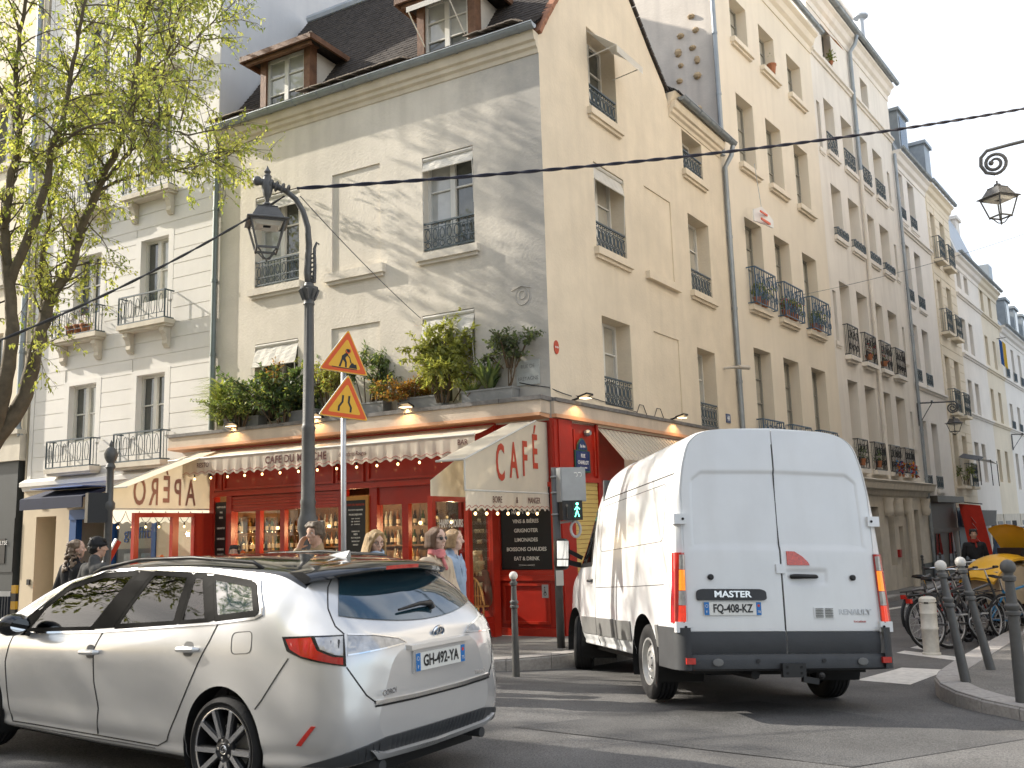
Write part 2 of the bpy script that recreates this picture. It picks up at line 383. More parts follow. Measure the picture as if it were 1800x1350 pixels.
# pavement island on the right
c2 = line_pt(FA.n, 2.2, FB.n, 8.0)
a2 = arc(c2, -FB.n, FA.n, 9, 2.4)
o2 = [FB.P(s, 5.6, 0) for s in (90, 50, 30, 20, 14, 9, 6, 4, 2.2, .8)] + a2
far2 = [FB.P(s, 9.5, 0) for s in (90, 50, 30, 20, 14, 9, 6, 4, 2.2, .8)] + [c2 + V((2.2, 1.2, 0))] * len(a2)
ua = [-14, -20, -30, -45]
o2 += [FA.P(u, 4.6, 0) for u in ua]; far2 += [FA.P(u, .5, 0) for u in ua]
pv2 = pavement('pavement', o2, far2); kerbs(pv2, o2[2:-2], far2[2:-2])
def decal(name, pts, m, z=.004, kind='structure'):
 """painted marking lying on the road, following its slope"""
 P = [V(p) for p in pts]; mb = MB(); K = 6
 rows = [[P[0].lerp(P[3], i / K).lerp(P[1].lerp(P[2], i / K), j / K) for j in range(K + 1)] for i in range(K + 1)]
 for r in rows:
  for p in r: p.z = zroad(p.x, p.y) + z
 mb.grid(rows); o = obj(name, mb, m, fix=True); o['kind'] = kind; return o
def gpt(x, y):   # road point seen at that spot
 z = 0.
 for _ in range(8): p = on_z(x, y, z); z = zroad(p.x, p.y)
 return V((p.x, p.y, z))
for q in (((1505, 1196), (1600, 1204), (1668, 1178), (1585, 1174)), ((1575, 1148), (1590, 1144), (1692, 1156), (1684, 1162)),
          ((1600, 1139), (1618, 1134), (1640, 1137), (1622, 1142)), ((1556, 1073), (1558, 1070), (1597, 1064), (1595, 1067))):
 decal('road_marking', [gpt(*p) for p in q], mMark)
mPatch = mat('asphalt_patch', (.10, .099, .098), .8, .22, 1.6, .6, 130, grain=.35)
decal('asphalt_patch', [gpt(*p) for p in ((900, 1278), (1330, 1232), (1800, 1300), (1500, 1349))], mPatch, .003)
# drain cover strip and gutter line
decal('gutter', [FA.P(12, 3.98, 0), FA.P(2.5, 3.98, 0), FA.P(2.5, 3.75, 0), FA.P(12, 3.75, 0)], mat('wet_gutter', (.07, .068, .065), .55, .2, 6, .3, 100), .003)
# ================================================================== facade pieces
def wall(mb, fr, u0, u1, z0, top, ops, depth=.18, n=0., brk=()):
 tf = top if callable(top) else (lambda u: top)
 us = sorted({u0, u1, *[x for o in ops for x in o[:2]], *brk}); us = [u for u in us if u0 <= u <= u1]
 zs0 = sorted({z0, *[x for o in ops for x in o[2:4]]})
 for a, b in zip(us, us[1:]):
  ta, tb = tf(a), tf(b); zz = [z for z in zs0 if z0 <= z < min(ta, tb) - .02]
  for i, z in enumerate(zz):
   last = i == len(zz) - 1; za, zb_ = (ta, tb) if last else (zz[i + 1], zz[i + 1])
   um, zm = (a + b) / 2, (z + min(za, zb_)) / 2
   if any(o[0] - 1e-6 < um < o[1] + 1e-6 and o[2] - 1e-6 < zm < o[3] + 1e-6 for o in ops): continue
   mb.poly([fr.P(a, n, z), fr.P(b, n, z), fr.P(b, n, zb_), fr.P(a, n, za)])
 for o in ops:
  d = o[4] if len(o) > 4 else depth; a, b, z, t = o[:4]; q = n - d
  for p in (((a, z), (b, z)), ((b, z), (b, t)), ((b, t), (a, t)), ((a, t), (a, z))):
   (x0, y0), (x1, y1) = p
   mb.poly([fr.P(x0, n, y0), fr.P(x1, n, y1), fr.P(x1, q, y1), fr.P(x0, q, y0)])
def fbox(mb, fr, u0, u1, n0, n1, z0, z1): mb.box(u0, u1, n0, n1, z0, z1, fr.P)
def railing(b, fr, u0, u1, z0, z1, n=.05, style='panel', m=None, ret=0.):
 mb = MB(); h = z1 - z0; w = u1 - u0; P = fr.P
 mb.bar(P(u0, n, z1), P(u1, n, z1), .035, .03); mb.bar(P(u0, n, z0), P(u1, n, z0), .03, .025)
 k = max(4, round(w / .155)); st = w / k
 if style == 'panel':
  mb.bar(P(u0, n, z1 - .09 * h / .45), P(u1, n, z1 - .09 * h / .45), .014); mb.bar(P(u0, n, z0 + .14 * h / .45), P(u1, n, z0 + .14 * h / .45), .016)
  for i in range(k):
   uc = u0 + (i + .5) * st
   mb.ring(P(uc, n, z0 + .075), .05, .010, fr.n, 8, 4)
   mb.ring(P(uc, n, (z0 + .16 + z1 - .11) / 2), .048, .010, fr.n, 8, 4, ux=(0, 0, 1), sx=max(.8, (h - .27) / .096))
   mb.bar(P(u0 + i * st, n, z0), P(u0 + i * st, n, z1), .013)
   mb.ball(P(uc, n, z1 - .045), .018, 4)
 elif style == 'oval':
  mb.bar(P(u0, n, z0 + h * .2), P(u1, n, z0 + h * .2), .012)
  k = max(3, round(w / .24)); st = w / k
  for i in range(k + 1): mb.bar(P(u0 + i * st, n, z0), P(u0 + i * st, n, z1), .013)
  for i in range(k):
   mb.ring(P(u0 + (i + .5) * st, n, z0 + h * .53), .06, .008, fr.n, 12, 4, ux=(0, 0, 1), sx=h * .34 / .06)
 else:
  for i in range(k + 1): mb.bar(P(u0 + i * st, n, z0), P(u0 + i * st, n, z1), .014)
  for i in range(0, k, 2):
   uc = u0 + (i + 1) * st
   if uc > u1: break
   mb.ring(P(uc, n, z0 + h * .68), st * .8, .010, fr.n, 10, 4); mb.ring(P(uc, n, z0 + h * .28), st * .62, .010, fr.n, 10, 4)
   mb.bar(P(uc - st * .9, n, z0 + h * .05), P(uc + st * .9, n, z0 + h * .95), .012)
 if ret:
  for u in (u0, u1):
   for z in (z0, z1): mb.bar(P(u, n - ret, z), P(u, n, z), .026)
   mb.bar(P(u, n, z0), P(u, n, z1), .026)
   for q in (.33, .66): mb.bar(P(u, n - ret * q, z0), P(u, n - ret * q, z1), .012)
 return obj('railing', mb, m or mIron, b)
def window(b, fr, o, depth=.18, fm=None, pm=None, leaves=2, rows=3, n=0., sill=True, sp=.09, rail=None, rz=None, tilt=.012, split=True, bar=True):
 u0, u1, z0, z1 = o[:4]; q = n - depth; mb = MB(); fw = .055; fm = fm or mFrame
 lw = (u1 - u0) / leaves
 fbox(mb, fr, u0, u1, q - .05, q + .02, z0, z0 + fw); fbox(mb, fr, u0, u1, q - .05, q + .02, z1 - fw, z1)
 for a in (u0, u1 - fw): fbox(mb, fr, a, a + fw, q - .052, q + .022, z0 + fw, z1 - fw)
 for i in range(1, leaves): fbox(mb, fr, u0 + i * lw - .05, u0 + i * lw + .05, q - .05, q + .03, z0 + fw, z1 - fw)
 zz = [z0 + fw + (z1 - z0 - 2 * fw) * i / rows for i in range(rows + 1)]
 for i in range(leaves):
  a = u0 + i * lw + (fw if i == 0 else .05); c = u0 + (i + 1) * lw - (fw if i == leaves - 1 else .05)
  if bar:
   for z in zz[1:-1]: fbox(mb, fr, a, c, q - .03, q + .008, z - .014, z + .014)
 w = obj('window', mb, fm, b)
 for i in range(leaves):
  a = u0 + i * lw + .03; c = u0 + (i + 1) * lw - .03
  zr = list(zip(zz, zz[1:])) if split else [(zz[0], zz[-1])]
  tl = [random.uniform(-tilt, tilt) for _ in range(2)]
  for j, (za, zb_) in enumerate(zr):
   p = MB(); t0, t1 = tl[0] * (c - a) / 2, tl[1] * (zb_ - za) / 2 + random.uniform(-.002, .002)
   qs = q - .03
   front = [fr.P(a, qs - t0 - t1, za), fr.P(c, qs + t0 - t1, za), fr.P(c, qs + t0 + t1, zb_), fr.P(a, qs - t0 + t1, zb_)]
   p.prism(front, fr.n * -.006)
   obj('pane', p, (pm[i % len(pm)] if isinstance(pm, (list, tuple)) else pm) or mPane, w)
 if sill:
  s = MB(); fbox(s, fr, u0 - .1, u1 + .1, n - .16, n + sp, z0 - .14, z0 - .005); fbox(s, fr, u0 - .07, u1 + .07, n - .1, n + sp * .55, z0 - .2, z0 - .14)
  obj('sill', s, sill if sill is not True else mStone, b)
 if rail: railing(b, fr, u0 + .01, u1 - .01, *(rz or (z0 + .08, z0 + .55)), n=n - .03, style=rail)
 return w
def box_body(b, name, fr, u0, u1, z0, z1, dep, m, front=False, off=0.):
 """side, back and top walls of a house behind its facade"""
 mb = MB(); P = fr.P
 mb.poly([P(u0, off, z0), P(u0, -dep, z0), P(u0, -dep, z1), P(u0, off, z1)]); mb.poly([P(u1, off, z0), P(u1, off, z1), P(u1, -dep, z1), P(u1, -dep, z0)])
 mb.poly([P(u0, -dep, z0), P(u1, -dep, z0), P(u1, -dep, z1), P(u0, -dep, z1)]); mb.poly([P(u0, off, z1), P(u1, off, z1), P(u1, -dep, z1), P(u0, -dep, z1)])
 return obj(name, mb, m, b)
def gutter(b, fr, u0, u1, z, n=.22, r=.085, m=None):
 mb = MB(); k = 8; rows = []
 for u in (u0, u1):
  rows.append([fr.P(u, n + math.cos(a) * r, z + math.sin(a) * r) for a in [math.pi + math.pi * i / k for i in range(k + 1)]])
 mb.grid(rows); mb.grid([[p + V((0, 0, .008)) for p in r][::-1] for r in rows])
 mb.tube([fr.P(u0, n + r, z), fr.P(u1, n + r, z)], .014, 6)
 for u in (u0, u1): mb.poly([fr.P(u, n + math.cos(a) * r, z + math.sin(a) * r) for a in [math.pi + math.pi * i / k for i in range(k + 1)]])
 x = u0 + .3
 while x < u1: mb.tube([fr.P(x, n + math.cos(a) * (r + .006), z + math.sin(a) * (r + .006)) for a in [math.pi + math.pi * i / 6 for i in range(7)]], .010, 4); x += .62
 return obj('gutter', mb, m or mZinc, b, angle=40)
def downpipe(b, pts, r=.055, m=None, name='downpipe'):
 mb = MB(); mb.tube(pts, r, 10)
 for a, c in zip(pts, pts[1:]):
  a, c = V(a), V(c); L = (c - a).length
  if L > 2:
   k = int(L / 1.9)
   for i in range(1, k + 1):
    p = a.lerp(c, i / (k + 1)); d = (c - a).normalized(); mb.tube([p - d * .03, p + d * .03], r * 1.18, 10)
 return obj(name, mb, m or mZinc, b, angle=40)
# ================================================================== the cafe house on the corner
cafe = thing('corner_house', 'cream rendered corner house with a dark tiled roof, two dormers and a red cafe below', 'building', C0)
PROF = [(0, 9.82), (.3, 10.28), (.8, 10.98), (1.4, 11.88), (2.0, 12.8), (2.45, 13.45), (2.95, 12.87), (3.61, 12.25), (4.45, 11.49), (5.25, 10.84)]
gtop = lambda u: float(np.interp(u, [p[0] for p in PROF], [p[1] for p in PROF]))
opA = [(5.27, 6.42, 6.40, 8.28), (1.34, 2.40, 6.42, 8.2), (5.28, 6.38, 3.75, 5.3), (1.38, 2.44, 3.75, 5.32),
       (3.34, 4.46, 6.40, 8.33, .03), (3.36, 4.47, 3.69, 5.36, .03)]
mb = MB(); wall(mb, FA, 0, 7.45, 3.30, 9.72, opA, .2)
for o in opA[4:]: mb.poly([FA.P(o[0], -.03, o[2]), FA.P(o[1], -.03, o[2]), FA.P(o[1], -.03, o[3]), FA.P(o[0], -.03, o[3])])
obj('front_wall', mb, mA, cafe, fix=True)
opB = [(1.72, 2.82, 9.18, 10.80), (1.76, 2.95, 6.55, 8.18), (1.82, 2.92, 3.72, 5.32), (6.02, 7.2, 6.62, 8.38), (5.96, 7.08, 9.35, 10.3), (6.1, 7.1, 3.68, 5.38),
       (3.85, 5.12, 6.55, 8.35, .025), (3.95, 5.14, 3.72, 5.38, .025)]
mb = MB(); wall(mb, FB, 0, 8.45, 3.30, lambda u: gtop(u) if u < 5.25 else 10.72, opB, .32, brk=[p[0] for p in PROF] + [5.26])
for o in opB[6:]: mb.poly([FB.P(o[0], -.025, o[2]), FB.P(o[1], -.025, o[2]), FB.P(o[1], -.025, o[3]), FB.P(o[0], -.025, o[3])])
obj('gable_wall', mb, mB, cafe, fix=True)
s = MB(); fbox(s, FA, 3.22, 4.58, -.02, .1, 6.24, 6.40); fbox(s, FA, 3.26, 4.54, 0, .06, 6.18, 6.24); obj('sill', s, mA, cafe)
s = MB(); fbox(s, FB, 3.72, 5.25, -.02, .1, 6.40, 6.55); obj('sill', s, mB, cafe)
# party wall and hidden sides
mb = MB(); mb.poly([FA.P(7.44, 0, -1), FA.P(7.44, -9, -1), FA.P(7.44, -9, 10), FA.P(7.44, 0, 9.7)]); obj('rear_wall', mb, mA, cafe)
# windows
window(cafe, FA, opA[0], .2, rail='panel', pm=[mPane, mPaneC], sill=mA, sp=.1); window(cafe, FA, opA[1], .2, rail='panel', pm=[mPane, mPaneC], sill=mA, sp=.1)
window(cafe, FA, opA[2], .2, rows=2, sill=False); window(cafe, FA, opA[3], .2, rows=2, sill=False, pm=[mPaneC, mPane])
for i, o in enumerate(opB[:6]):
 window(cafe, FB, o, .32, rail='panel', pm=[mPaneB, mPaneB] if i not in (0, 4) else [mPaneB, mPane], sill=mB if i not in (2, 5) else False, sp=.1, rz=(o[2] + .03, o[2] + .5))
# blinds over the windows
def blind(fr, o, drop, n=-.1, name='window_blind', out=0.):
 mb = MB(); u0, u1, z1 = o[0] + .01, o[1] - .01, o[3]
 rows = []
 for i in range(7):
  f = i / 6; rows.append([fr.P(u0 + (u1 - u0) * j / 8, n + out * f + .008 * math.sin(j * 2.1 + i), z1 - .05 - drop * f + .006 * math.sin(j * 1.7)) for j in range(9)])
 mb.grid(rows); mb.grid([[p + fr.n * -.006 for p in r] for r in rows], flip=True)
 mb.tube([rows[-1][0], rows[-1][-1]], .014, 6); mb.tube([fr.P(u0, n, z1 - .045), fr.P(u1, n, z1 - .045)], .04, 8)
 for u in (u0, u1): mb.tube([fr.P(u, n + out, z1 - .05 - drop), fr.P(u, n + .02, z1 - .05 - drop - (.75 if out < .2 else .1))], .008, 5)
 return obj(name, mb, mCloth, cafe, smooth=False)
blind(FA, opA[0], .26, -.04, out=.05); blind(FA, opA[1], .22, -.04, out=.06); blind(FA, opA[2], .42, -.03, out=.12); blind(FA, opA[3], .42, -.03, out=.12)
blind(FB, opB[1], .28, -.05, out=.06)
# tilted awning of the attic window in the gable
mb = MB(); o = opB[0]; rows = [[FB.P(o[0] + .02 + (o[1] - o[0] - .04) * j / 6, -.02 + .62 * f, o[3] - .06 - .5 * f) for j in range(7)] for f in (0, .5, 1)]
mb.grid(rows); mb.grid([[p - V((0, 0, .008)) for p in r] for r in rows], flip=True); mb.grid([rows[-1], [p - V((0, 0, .14)) for p in rows[-1]]])
for u in (o[0] + .02, o[1] - .02): mb.tube([FB.P(u, .6, o[3] - .56), FB.P(u, -.05, o[3] - .62)], .012, 5)
obj('window_awning', mb, mCloth, cafe)
# cornices
def cornice(fr, u0, u1, z, prof, m, name='cornice'):
 mb = MB(); rows = [[fr.P(u, n, z + h) for n, h in prof] for u in (u0, u1)]; mb.grid(rows)
 for u in (u0, u1): mb.poly([fr.P(u, n, z + h) for n, h in prof])
 return obj(name, mb, m, cafe, fix=True)
CPROF = [(-.02, -.1), (.02, -.1), (.04, -.03), (.09, .0), (.10, .05), (.10, .07), (.15, .09), (.17, .16), (.19, .24), (-.02, .24)]
mCorn = mat('cornice_ochre', (.66, .58, .45), .85, .1, 2, .2, 30, streak=.3, grime=(.42, .34, .24))
cornice(FA, -.0, 7.44, 9.62, CPROF, mCorn); cornice(FB, 5.3, 8.2, 10.45, CPROF, mB)
gutter(cafe, FA, -.05, 7.55, 9.93, .24); gutter(cafe, FB, 5.45, 8.6, 10.80, .26)
downpipe(cafe, [FA.P(7.45, .07, 9.75), FA.P(7.45, .07, 3.72)], m=mat('pipe_green', (.20, .23, .22), .5, .1, 3, metal=.3))
downpipe(cafe, [FB.P(8.5, .26, 10.7), FB.P(8.45, .22, 10.45), FB.P(8.36, .08, 10.15), FB.P(8.36, .08, -.4)], .06)
# roof: laid courses of flat tiles following the bell-cast slope
def roof_rows(prof, P, u0, u1, step=.105, th=.027):
 """stepped tile courses; prof = list of (depth, z) from eave to ridge"""
 d = [V((p[0], p[1], 0)) for p in prof]; L = [0]
 for a, b in zip(d, d[1:]): L.append(L[-1] + (b - a).length)
 at = lambda t: (float(np.interp(t, L, [p.x for p in d])), float(np.interp(t, L, [p.y for p in d])))
 mb = MB(); t = 0; i = 0
 nu = int((u1 - u0) / .17)
 while t < L[-1] - .01:
  x0, z0 = at(t); x1, z1 = at(min(t + step * 1.02, L[-1])); k = (z1 - z0, -(x1 - x0)); q = math.hypot(*k) + 1e-9
  nx, nz = -k[0] / q * th, -k[1] / q * th
  off = .085 * (i % 2)
  for j in range(-1, nu + 1):
   a = max(u0, u0 + off + j * .17); b = min(u1, u0 + off + (j + 1) * .17 - .004)
   if b - a < .01: continue
   e = random.uniform(-.004, .006)
   mb.add([P(a, x0 - e, z0 + nz + e * .6 - nz * 0), P(b, x0 - e, z0 + nz + e * .6), P(b, x1, z1), P(a, x1, z1), P(a, x0 - e, z0 - .004), P(b, x0 - e, z0 - .004)], [(0, 1, 2, 3), (4, 5, 1, 0)])
  t += step; i += 1
 return mb
PC = lambda u, d, z: C0 + FA.u * u + FB.u * d + V((0, 0, z))
front = [(-.30, 9.95), (-.05, 10.05)] + [(p[0] + 0, p[1] + .1) for p in PROF[1:6]]
mb = roof_rows(front, PC, .03, 7.43)
obj('roof_tiles', mb, mTile, cafe, kind='stuff')
back = [(p[0], p[1] + .1) for p in PROF[:4:-1]]
mb = roof_rows(back, PC, .03, 7.43, .16); obj('roof_tiles', mb, mTile, cafe, kind='stuff')
mb = MB(); mb.grid([[PC(u, d, z - .03) for d, z in front] for u in (.02, 7.44)]); mb.grid([[PC(u, d, z - .03) for d, z in back] for u in (.02, 7.44)])
obj('roof', mb, mTile, cafe)
# pale lifted tiles of the lowest courses
for i in range(44):
 u = .3 + i * .165 + random.uniform(-.02, .02)
 if 1.2 < u < 2.5 or 5.0 < u < 6.4: continue
 mb = MB()
 for k in range(2):
  d0 = -.32 + k * .11; z0 = 10.05 + k * .06 + random.uniform(-.004, .01)
  mb.prism([PC(u, d0, z0), PC(u + .155, d0, z0 + random.uniform(-.01, .01)), PC(u + .155, d0 + .24, z0 + .075), PC(u, d0 + .24, z0 + .075)], (0, 0, .02))
 obj('eave_tile', mb, mTileE, cafe)
# verge of tiles along the gable
for sgn, pr in ((1, PROF[:6]), (-1, PROF[5:])):
 for (d0, z0), (d1, z1) in zip(pr, pr[1:]):
  n = max(1, int(math.hypot(d1 - d0, z1 - z0) / .2))
  for i in range(n):
   f, g = i / n, (i + .93) / n
   a = V((d0 + (d1 - d0) * f, z0 + (z1 - z0) * f)); b = V((d0 + (d1 - d0) * g, z0 + (z1 - z0) * g))
   mb = MB(); mb.bar(FB.P(a.x, -.02, a.y + .06), FB.P(b.x, -.02, b.y + .06 + random.uniform(0, .02)), .16, .07); obj('verge_tile', mb, mTileR if sgn > 0 else mTile, cafe)
# lean-to roof behind the side eave, ridge flashing, vents
mb = roof_rows([(.25, 10.9), (-.6, 11.5), (-1.8, 12.4), (-3.4, 13.4)], lambda u, d, z: FB.P(u, d, z), 5.3, 8.33, .14); obj('roof_tiles', mb, mTile, cafe, kind='stuff')
mb = MB(); mb.prism([FB.P(5.27, -.02, 10.5), FB.P(8.33, -.02, 10.5), FB.P(8.33, .2, 10.88), FB.P(5.27, .2, 10.88)], FB.n * -.5); obj('eave_board', mb, mB, cafe)
mb = MB(); mb.tube([PC(u, 2.45, 13.58) for u in (.02, 7.43)], .11, 8); obj('ridge', mb, mZincL, cafe)
for u, d, z in ((3.0, 1.7, 12.45), (3.9, 2.3, 13.35)):
 mb = MB(); mb.lathe([(.09, -.1), (.08, .12), (.0, .16)], 8, Matrix.Translation(PC(u, d, z))); obj('roof_vent', mb, mBlack, cafe)
# dormers
def dormer(u0, u1, zt, zb=9.98, hip=.5):
 """timber dormer flush with the front wall, hipped tiled roof"""
 d = obj('dormer', dormer_frame(u0, u1, zb, zt), mWood, cafe)
 w = MB(); uu0, uu1 = u0 + .15, u1 - .15; q = -.06
 for a, b, z0, z1 in ((uu0, uu1, zb + .0, zb + .07), (uu0, uu1, zt - .09, zt - .02), (uu0, uu0 + .06, zb, zt - .03), (uu1 - .06, uu1, zb, zt - .03), ((uu0 + uu1) / 2 - .05, (uu0 + uu1) / 2 + .05, zb, zt - .03)):
  fbox(w, FA, a, b, q - .05 + random.uniform(0, .003), q + .02, z0, z1)
 for f in (.33, .64): fbox(w, FA, uu0, uu1, q - .03, q + .012, zb + (zt - zb) * f - .012, zb + (zt - zb) * f + .012)
 obj('dormer_window', w, mFrame, d)
 for a, b in ((uu0 + .05, (uu0 + uu1) / 2 - .04), ((uu0 + uu1) / 2 + .04, uu1 - .05)):
  for f0, f1 in ((.02, .32), (.345, .63), (.65, .97)):
   p = MB(); t = random.uniform(-.006, .006); z0, z1 = zb + (zt - zb) * f0, zb + (zt - zb) * f1
   p.prism([FA.P(a, q - .02 + t, z0), FA.P(b, q - .02 - t, z0), FA.P(b, q - .02 - t, z1), FA.P(a, q - .02 + t, z1)], FA.n * -.005); obj('pane', p, mPaneC if f0 > .3 else mPane, d)
 c = MB()
 for u in (u0 + .03, u1 - .03):
  c.poly([FA.P(u, -.03, zb - .05), FA.P(u, -1.3, zt - .05), FA.P(u, -.03, zt - .05)]); c.poly([FA.P(u + .01, -.03, zb - .05), FA.P(u + .01, -.03, zt - .05), FA.P(u + .01, -1.3, zt - .05)])
 obj('dormer_cheek', c, mA, d)
 fl = MB()
 for u in (u0 - .02, u1 + .02): fl.bar(FA.P(u, -.0, zb + .02), FA.P(u, -1.3, zt - .0), .10, .03)
 for u in (u0 + .08, u1 - .08): fbox(fl, FA, u - .1, u + .1, -.02, .022, zb - .05, zb + .16)
 obj('dormer_flashing', fl, mZincL, d)
 r = MB(); e = .28; um = (u0 + u1) / 2; top = zt + hip
 A_, B_ = FA.P(u0 - e, .3, zt + .02), FA.P(u1 + e, .3, zt + .02); Cc, Dd = FA.P(u1 + e, -1.9, zt + .02), FA.P(u0 - e, -1.9, zt + .02)
 T0, T1 = FA.P(um, -.45, top), FA.P(um, -2.4, top)
 r.add([A_, B_, Cc, Dd, T0, T1], [(0, 1, 4), (1, 2, 5, 4), (3, 0, 4, 5), (3, 2, 1, 0)])
 obj('dormer_roof', r, mTile, d, fix=True)
 f = MB(); f.bar(FA.P(u0 - e, .3, zt - .02), FA.P(u1 + e, .3, zt - .02), .05, .11)
 f.bar(FA.P(u0 - e, .3, zt - .021), FA.P(u0 - e, -1.6, zt - .021), .05, .11); f.bar(FA.P(u1 + e, .3, zt - .021), FA.P(u1 + e, -1.6, zt - .021), .05, .11)
 f.bar(FA.P(u0 - e + .08, .2, zt - .1), FA.P(u1 + e - .08, .2, zt - .1), .06, .08)
 obj('dormer_eaves', f, mWood, d)
 rt = MB(); rt.tube([T0, T1], .07, 6); rt.ball(T0, .1, 8); rt.tube([A_, T0], .045, 6); rt.tube([B_, T0], .045, 6); obj('hip_tile', rt, mTileE, d)
 return d
def dormer_frame(u0, u1, zb, zt):
 mb = MB()
 for u in (u0, u1 - .15): fbox(mb, FA, u, u + .15, -.2, .015, zb + .1, zt)
 fbox(mb, FA, u0 - .05, u1 + .05, -.2, .04, zt - .001, zt + .14)
 return mb
dormer(5.02, 6.32, 11.16, hip=.32); d2 = dormer(1.22, 2.46, 11.18, hip=.32)
# open awning on the second dormer
mb = MB(); rows = [[FA.P(1.45 + .85 * j / 5, .02 + .55 * f, 11.12 - .33 * f) for j in range(6)] for f in (0, .5, 1)]
mb.grid(rows); mb.grid([[p - V((0, 0, .008)) for p in r] for r in rows], flip=True); mb.grid([rows[-1], [p - V((0, 0, .1)) for p in rows[-1]]])
for u in (1.45, 2.3): mb.tube([FA.P(u, .56, 10.78), FA.P(u, .0, 10.3)], .012, 5)
obj('window_awning', mb, mCloth, cafe)
# stone plaques fixed to the walls
def plaque(name, label, cat, fr, u0, u1, z0, z1, m, lines, tm, size, sx=1., bold=.0, t=.015, group=None):
 uc, zc = (u0 + u1) / 2, (z0 + z1) / 2
 M = frame_M(fr.P(uc, .004, zc), fr.u if fr is not FA else -fr.u, (0, 0, 1))
 th = thing(name, label, cat, M=M, group=group)
 p = MB(); fbox(p, fr, min(u0, u1), max(u0, u1), .004, .004 + t, z0, z1); obj('plate', p, m, th)
 h = z1 - z0; k = len(lines)
 for i, l in enumerate(lines):
  if l: text('lettering', l, size, M @ Matrix.Translation((0, h * (.5 - (i + .5) / k), t + .001)), tm, th, sx, bold)
 return th
mEnam = mat('blue_enamel', (.012, .035, .13), .25, .1, 5, coat=.5); mWhiteT = mat('white_lettering', (.78, .77, .74), .5, 0); mGreenE = mat('green_enamel', (.03, .09, .06), .3, .1, 5)
plaque('street_plaque', 'weathered stone street name plaque behind the plants at the corner', 'plaque', FA, .18, .60, 3.90, 4.30, mat('old_stone', (.42, .43, .40), .8, .15, 6, .2, 40), ['RUE DE', 'BRETAGNE'], mat('carved', (.2, .2, .19), .8, 0), .085, .9)
plaque('house_number', 'small blue number 44 plate on the cream side wall', 'number plate', FB, 7.52, 7.78, 3.86, 4.06, mEnam, ['44'], mWhiteT, .16, .9, .004)
# ================================================================== white house left of the cafe
white = thing('apartment_house', 'white rendered apartment house with banded front and iron window balconies, left of the cafe house', 'building', FA.P(10.4, 0, 0))
cols = [(8.9, 9.76), (11.06, 11.98)]
rows35 = [(3.78, 5.05), (6.62, 8.0), (9.5, 10.88), (12.3, 13.7), (15.1, 16.4)]
op = [(a - .0, b + .0, z0, z1, .16) for a, b in cols for z0, z1 in rows35]
mb = MB(); wall(mb, FA, 7.5, 13.3, 2.95, 18.6, op, .16, n=-.012)
obj('front_wall', mb, m35, white, fix=True)
# the banded render: every course is a piece of its own, with grooves between
step = .316
for i in range(48):
 z0 = 3.22 + i * step; z1 = z0 + step - .016
 if z0 > 18.3: break
 segs = [(7.62, 13.18)]
 for a, b in cols:
  for w0, w1 in rows35:
   if z1 > w0 - .02 and z0 < w1 + .1:
    ns = []
    for p, q in segs:
     if b + .16 <= p or a - .16 >= q: ns.append((p, q)); continue
     if a - .16 > p: ns.append((p, a - .16))
     if b + .16 < q: ns.append((b + .16, q))
    segs = ns
 for p, q in segs: mb = MB(); fbox(mb, FA, p, q, -.012, random.uniform(-.001, .002), z0, z1); obj('render_course', mb, m35, white)
mb = MB(); fbox(mb, FA, 7.48, 7.61, -.02, .012, 2.95, 18.6); fbox(mb, FA, 13.19, 13.32, -.02, .012, 2.95, 18.6); obj('quoin_strip', mb, m35, white)
box_body(white, 'side_wall', FA, 7.49, 13.31, -1, 18.6, 11, mPartyB)
for ci, (a, b) in enumerate(cols):
 for ri, (z0, z1) in enumerate(rows35):
  window(white, FA, (a, b, z0, z1), .16, rows=2, sill=False, pm=[mPaneC, mPane] if (ci + ri) % 2 else [mPane, mPane])
  tr = MB(); fbox(tr, FA, a - .16, a - .0, -.01, .004, z0 - .05, z1 + .1); fbox(tr, FA, b, b + .16, -.01, .004, z0 - .05, z1 + .1); fbox(tr, FA, a, b, -.01, .004, z1, z1 + .1)
  obj('window_surround', tr, m35, white)
  ua, ub = a - .26, b + .36; zs = z0 - .50 if ri else z0 - .57
  s = MB(); fbox(s, FA, ua, ub, 0, .28, zs - .1, zs); fbox(s, FA, ua + .04, ub - .04, 0, .23, zs - .15, zs - .1); obj('balcony_slab', s, mStone, white)
  if ri:
   for u in (ua + .18, ub - .18):
    c = MB(); pr = [(.005, -.15), (.19, -.15), (.20, -.24), (.14, -.30), (.10, -.42), (.11, -.5), (.05, -.58), (.005, -.58)]
    c.prism([FA.P(u - .07, n, zs + h) for n, h in pr], FA.u * .14); obj('corbel', c, mStone, white, fix=True)
  railing(white, FA, ua + .03, ub - .03, zs + .02, zs + .60, .25, 'oval', mIron, ret=.23)
cn = MB(); rr = [[FA.P(u, n, z) for n, z in ((-.02, 2.78), (.05, 2.78), (.08, 2.86), (.14, 2.88), (.14, 2.97), (.0, 3.05))] for u in (7.5, 13.4)]; cn.grid(rr); obj('shop_cornice', cn, m35, white, fix=True)
downpipe(white, [FA.P(13.62, .1, 18), FA.P(13.62, .1, 4.3), FA.P(13.5, .1, 4.05)], .07)
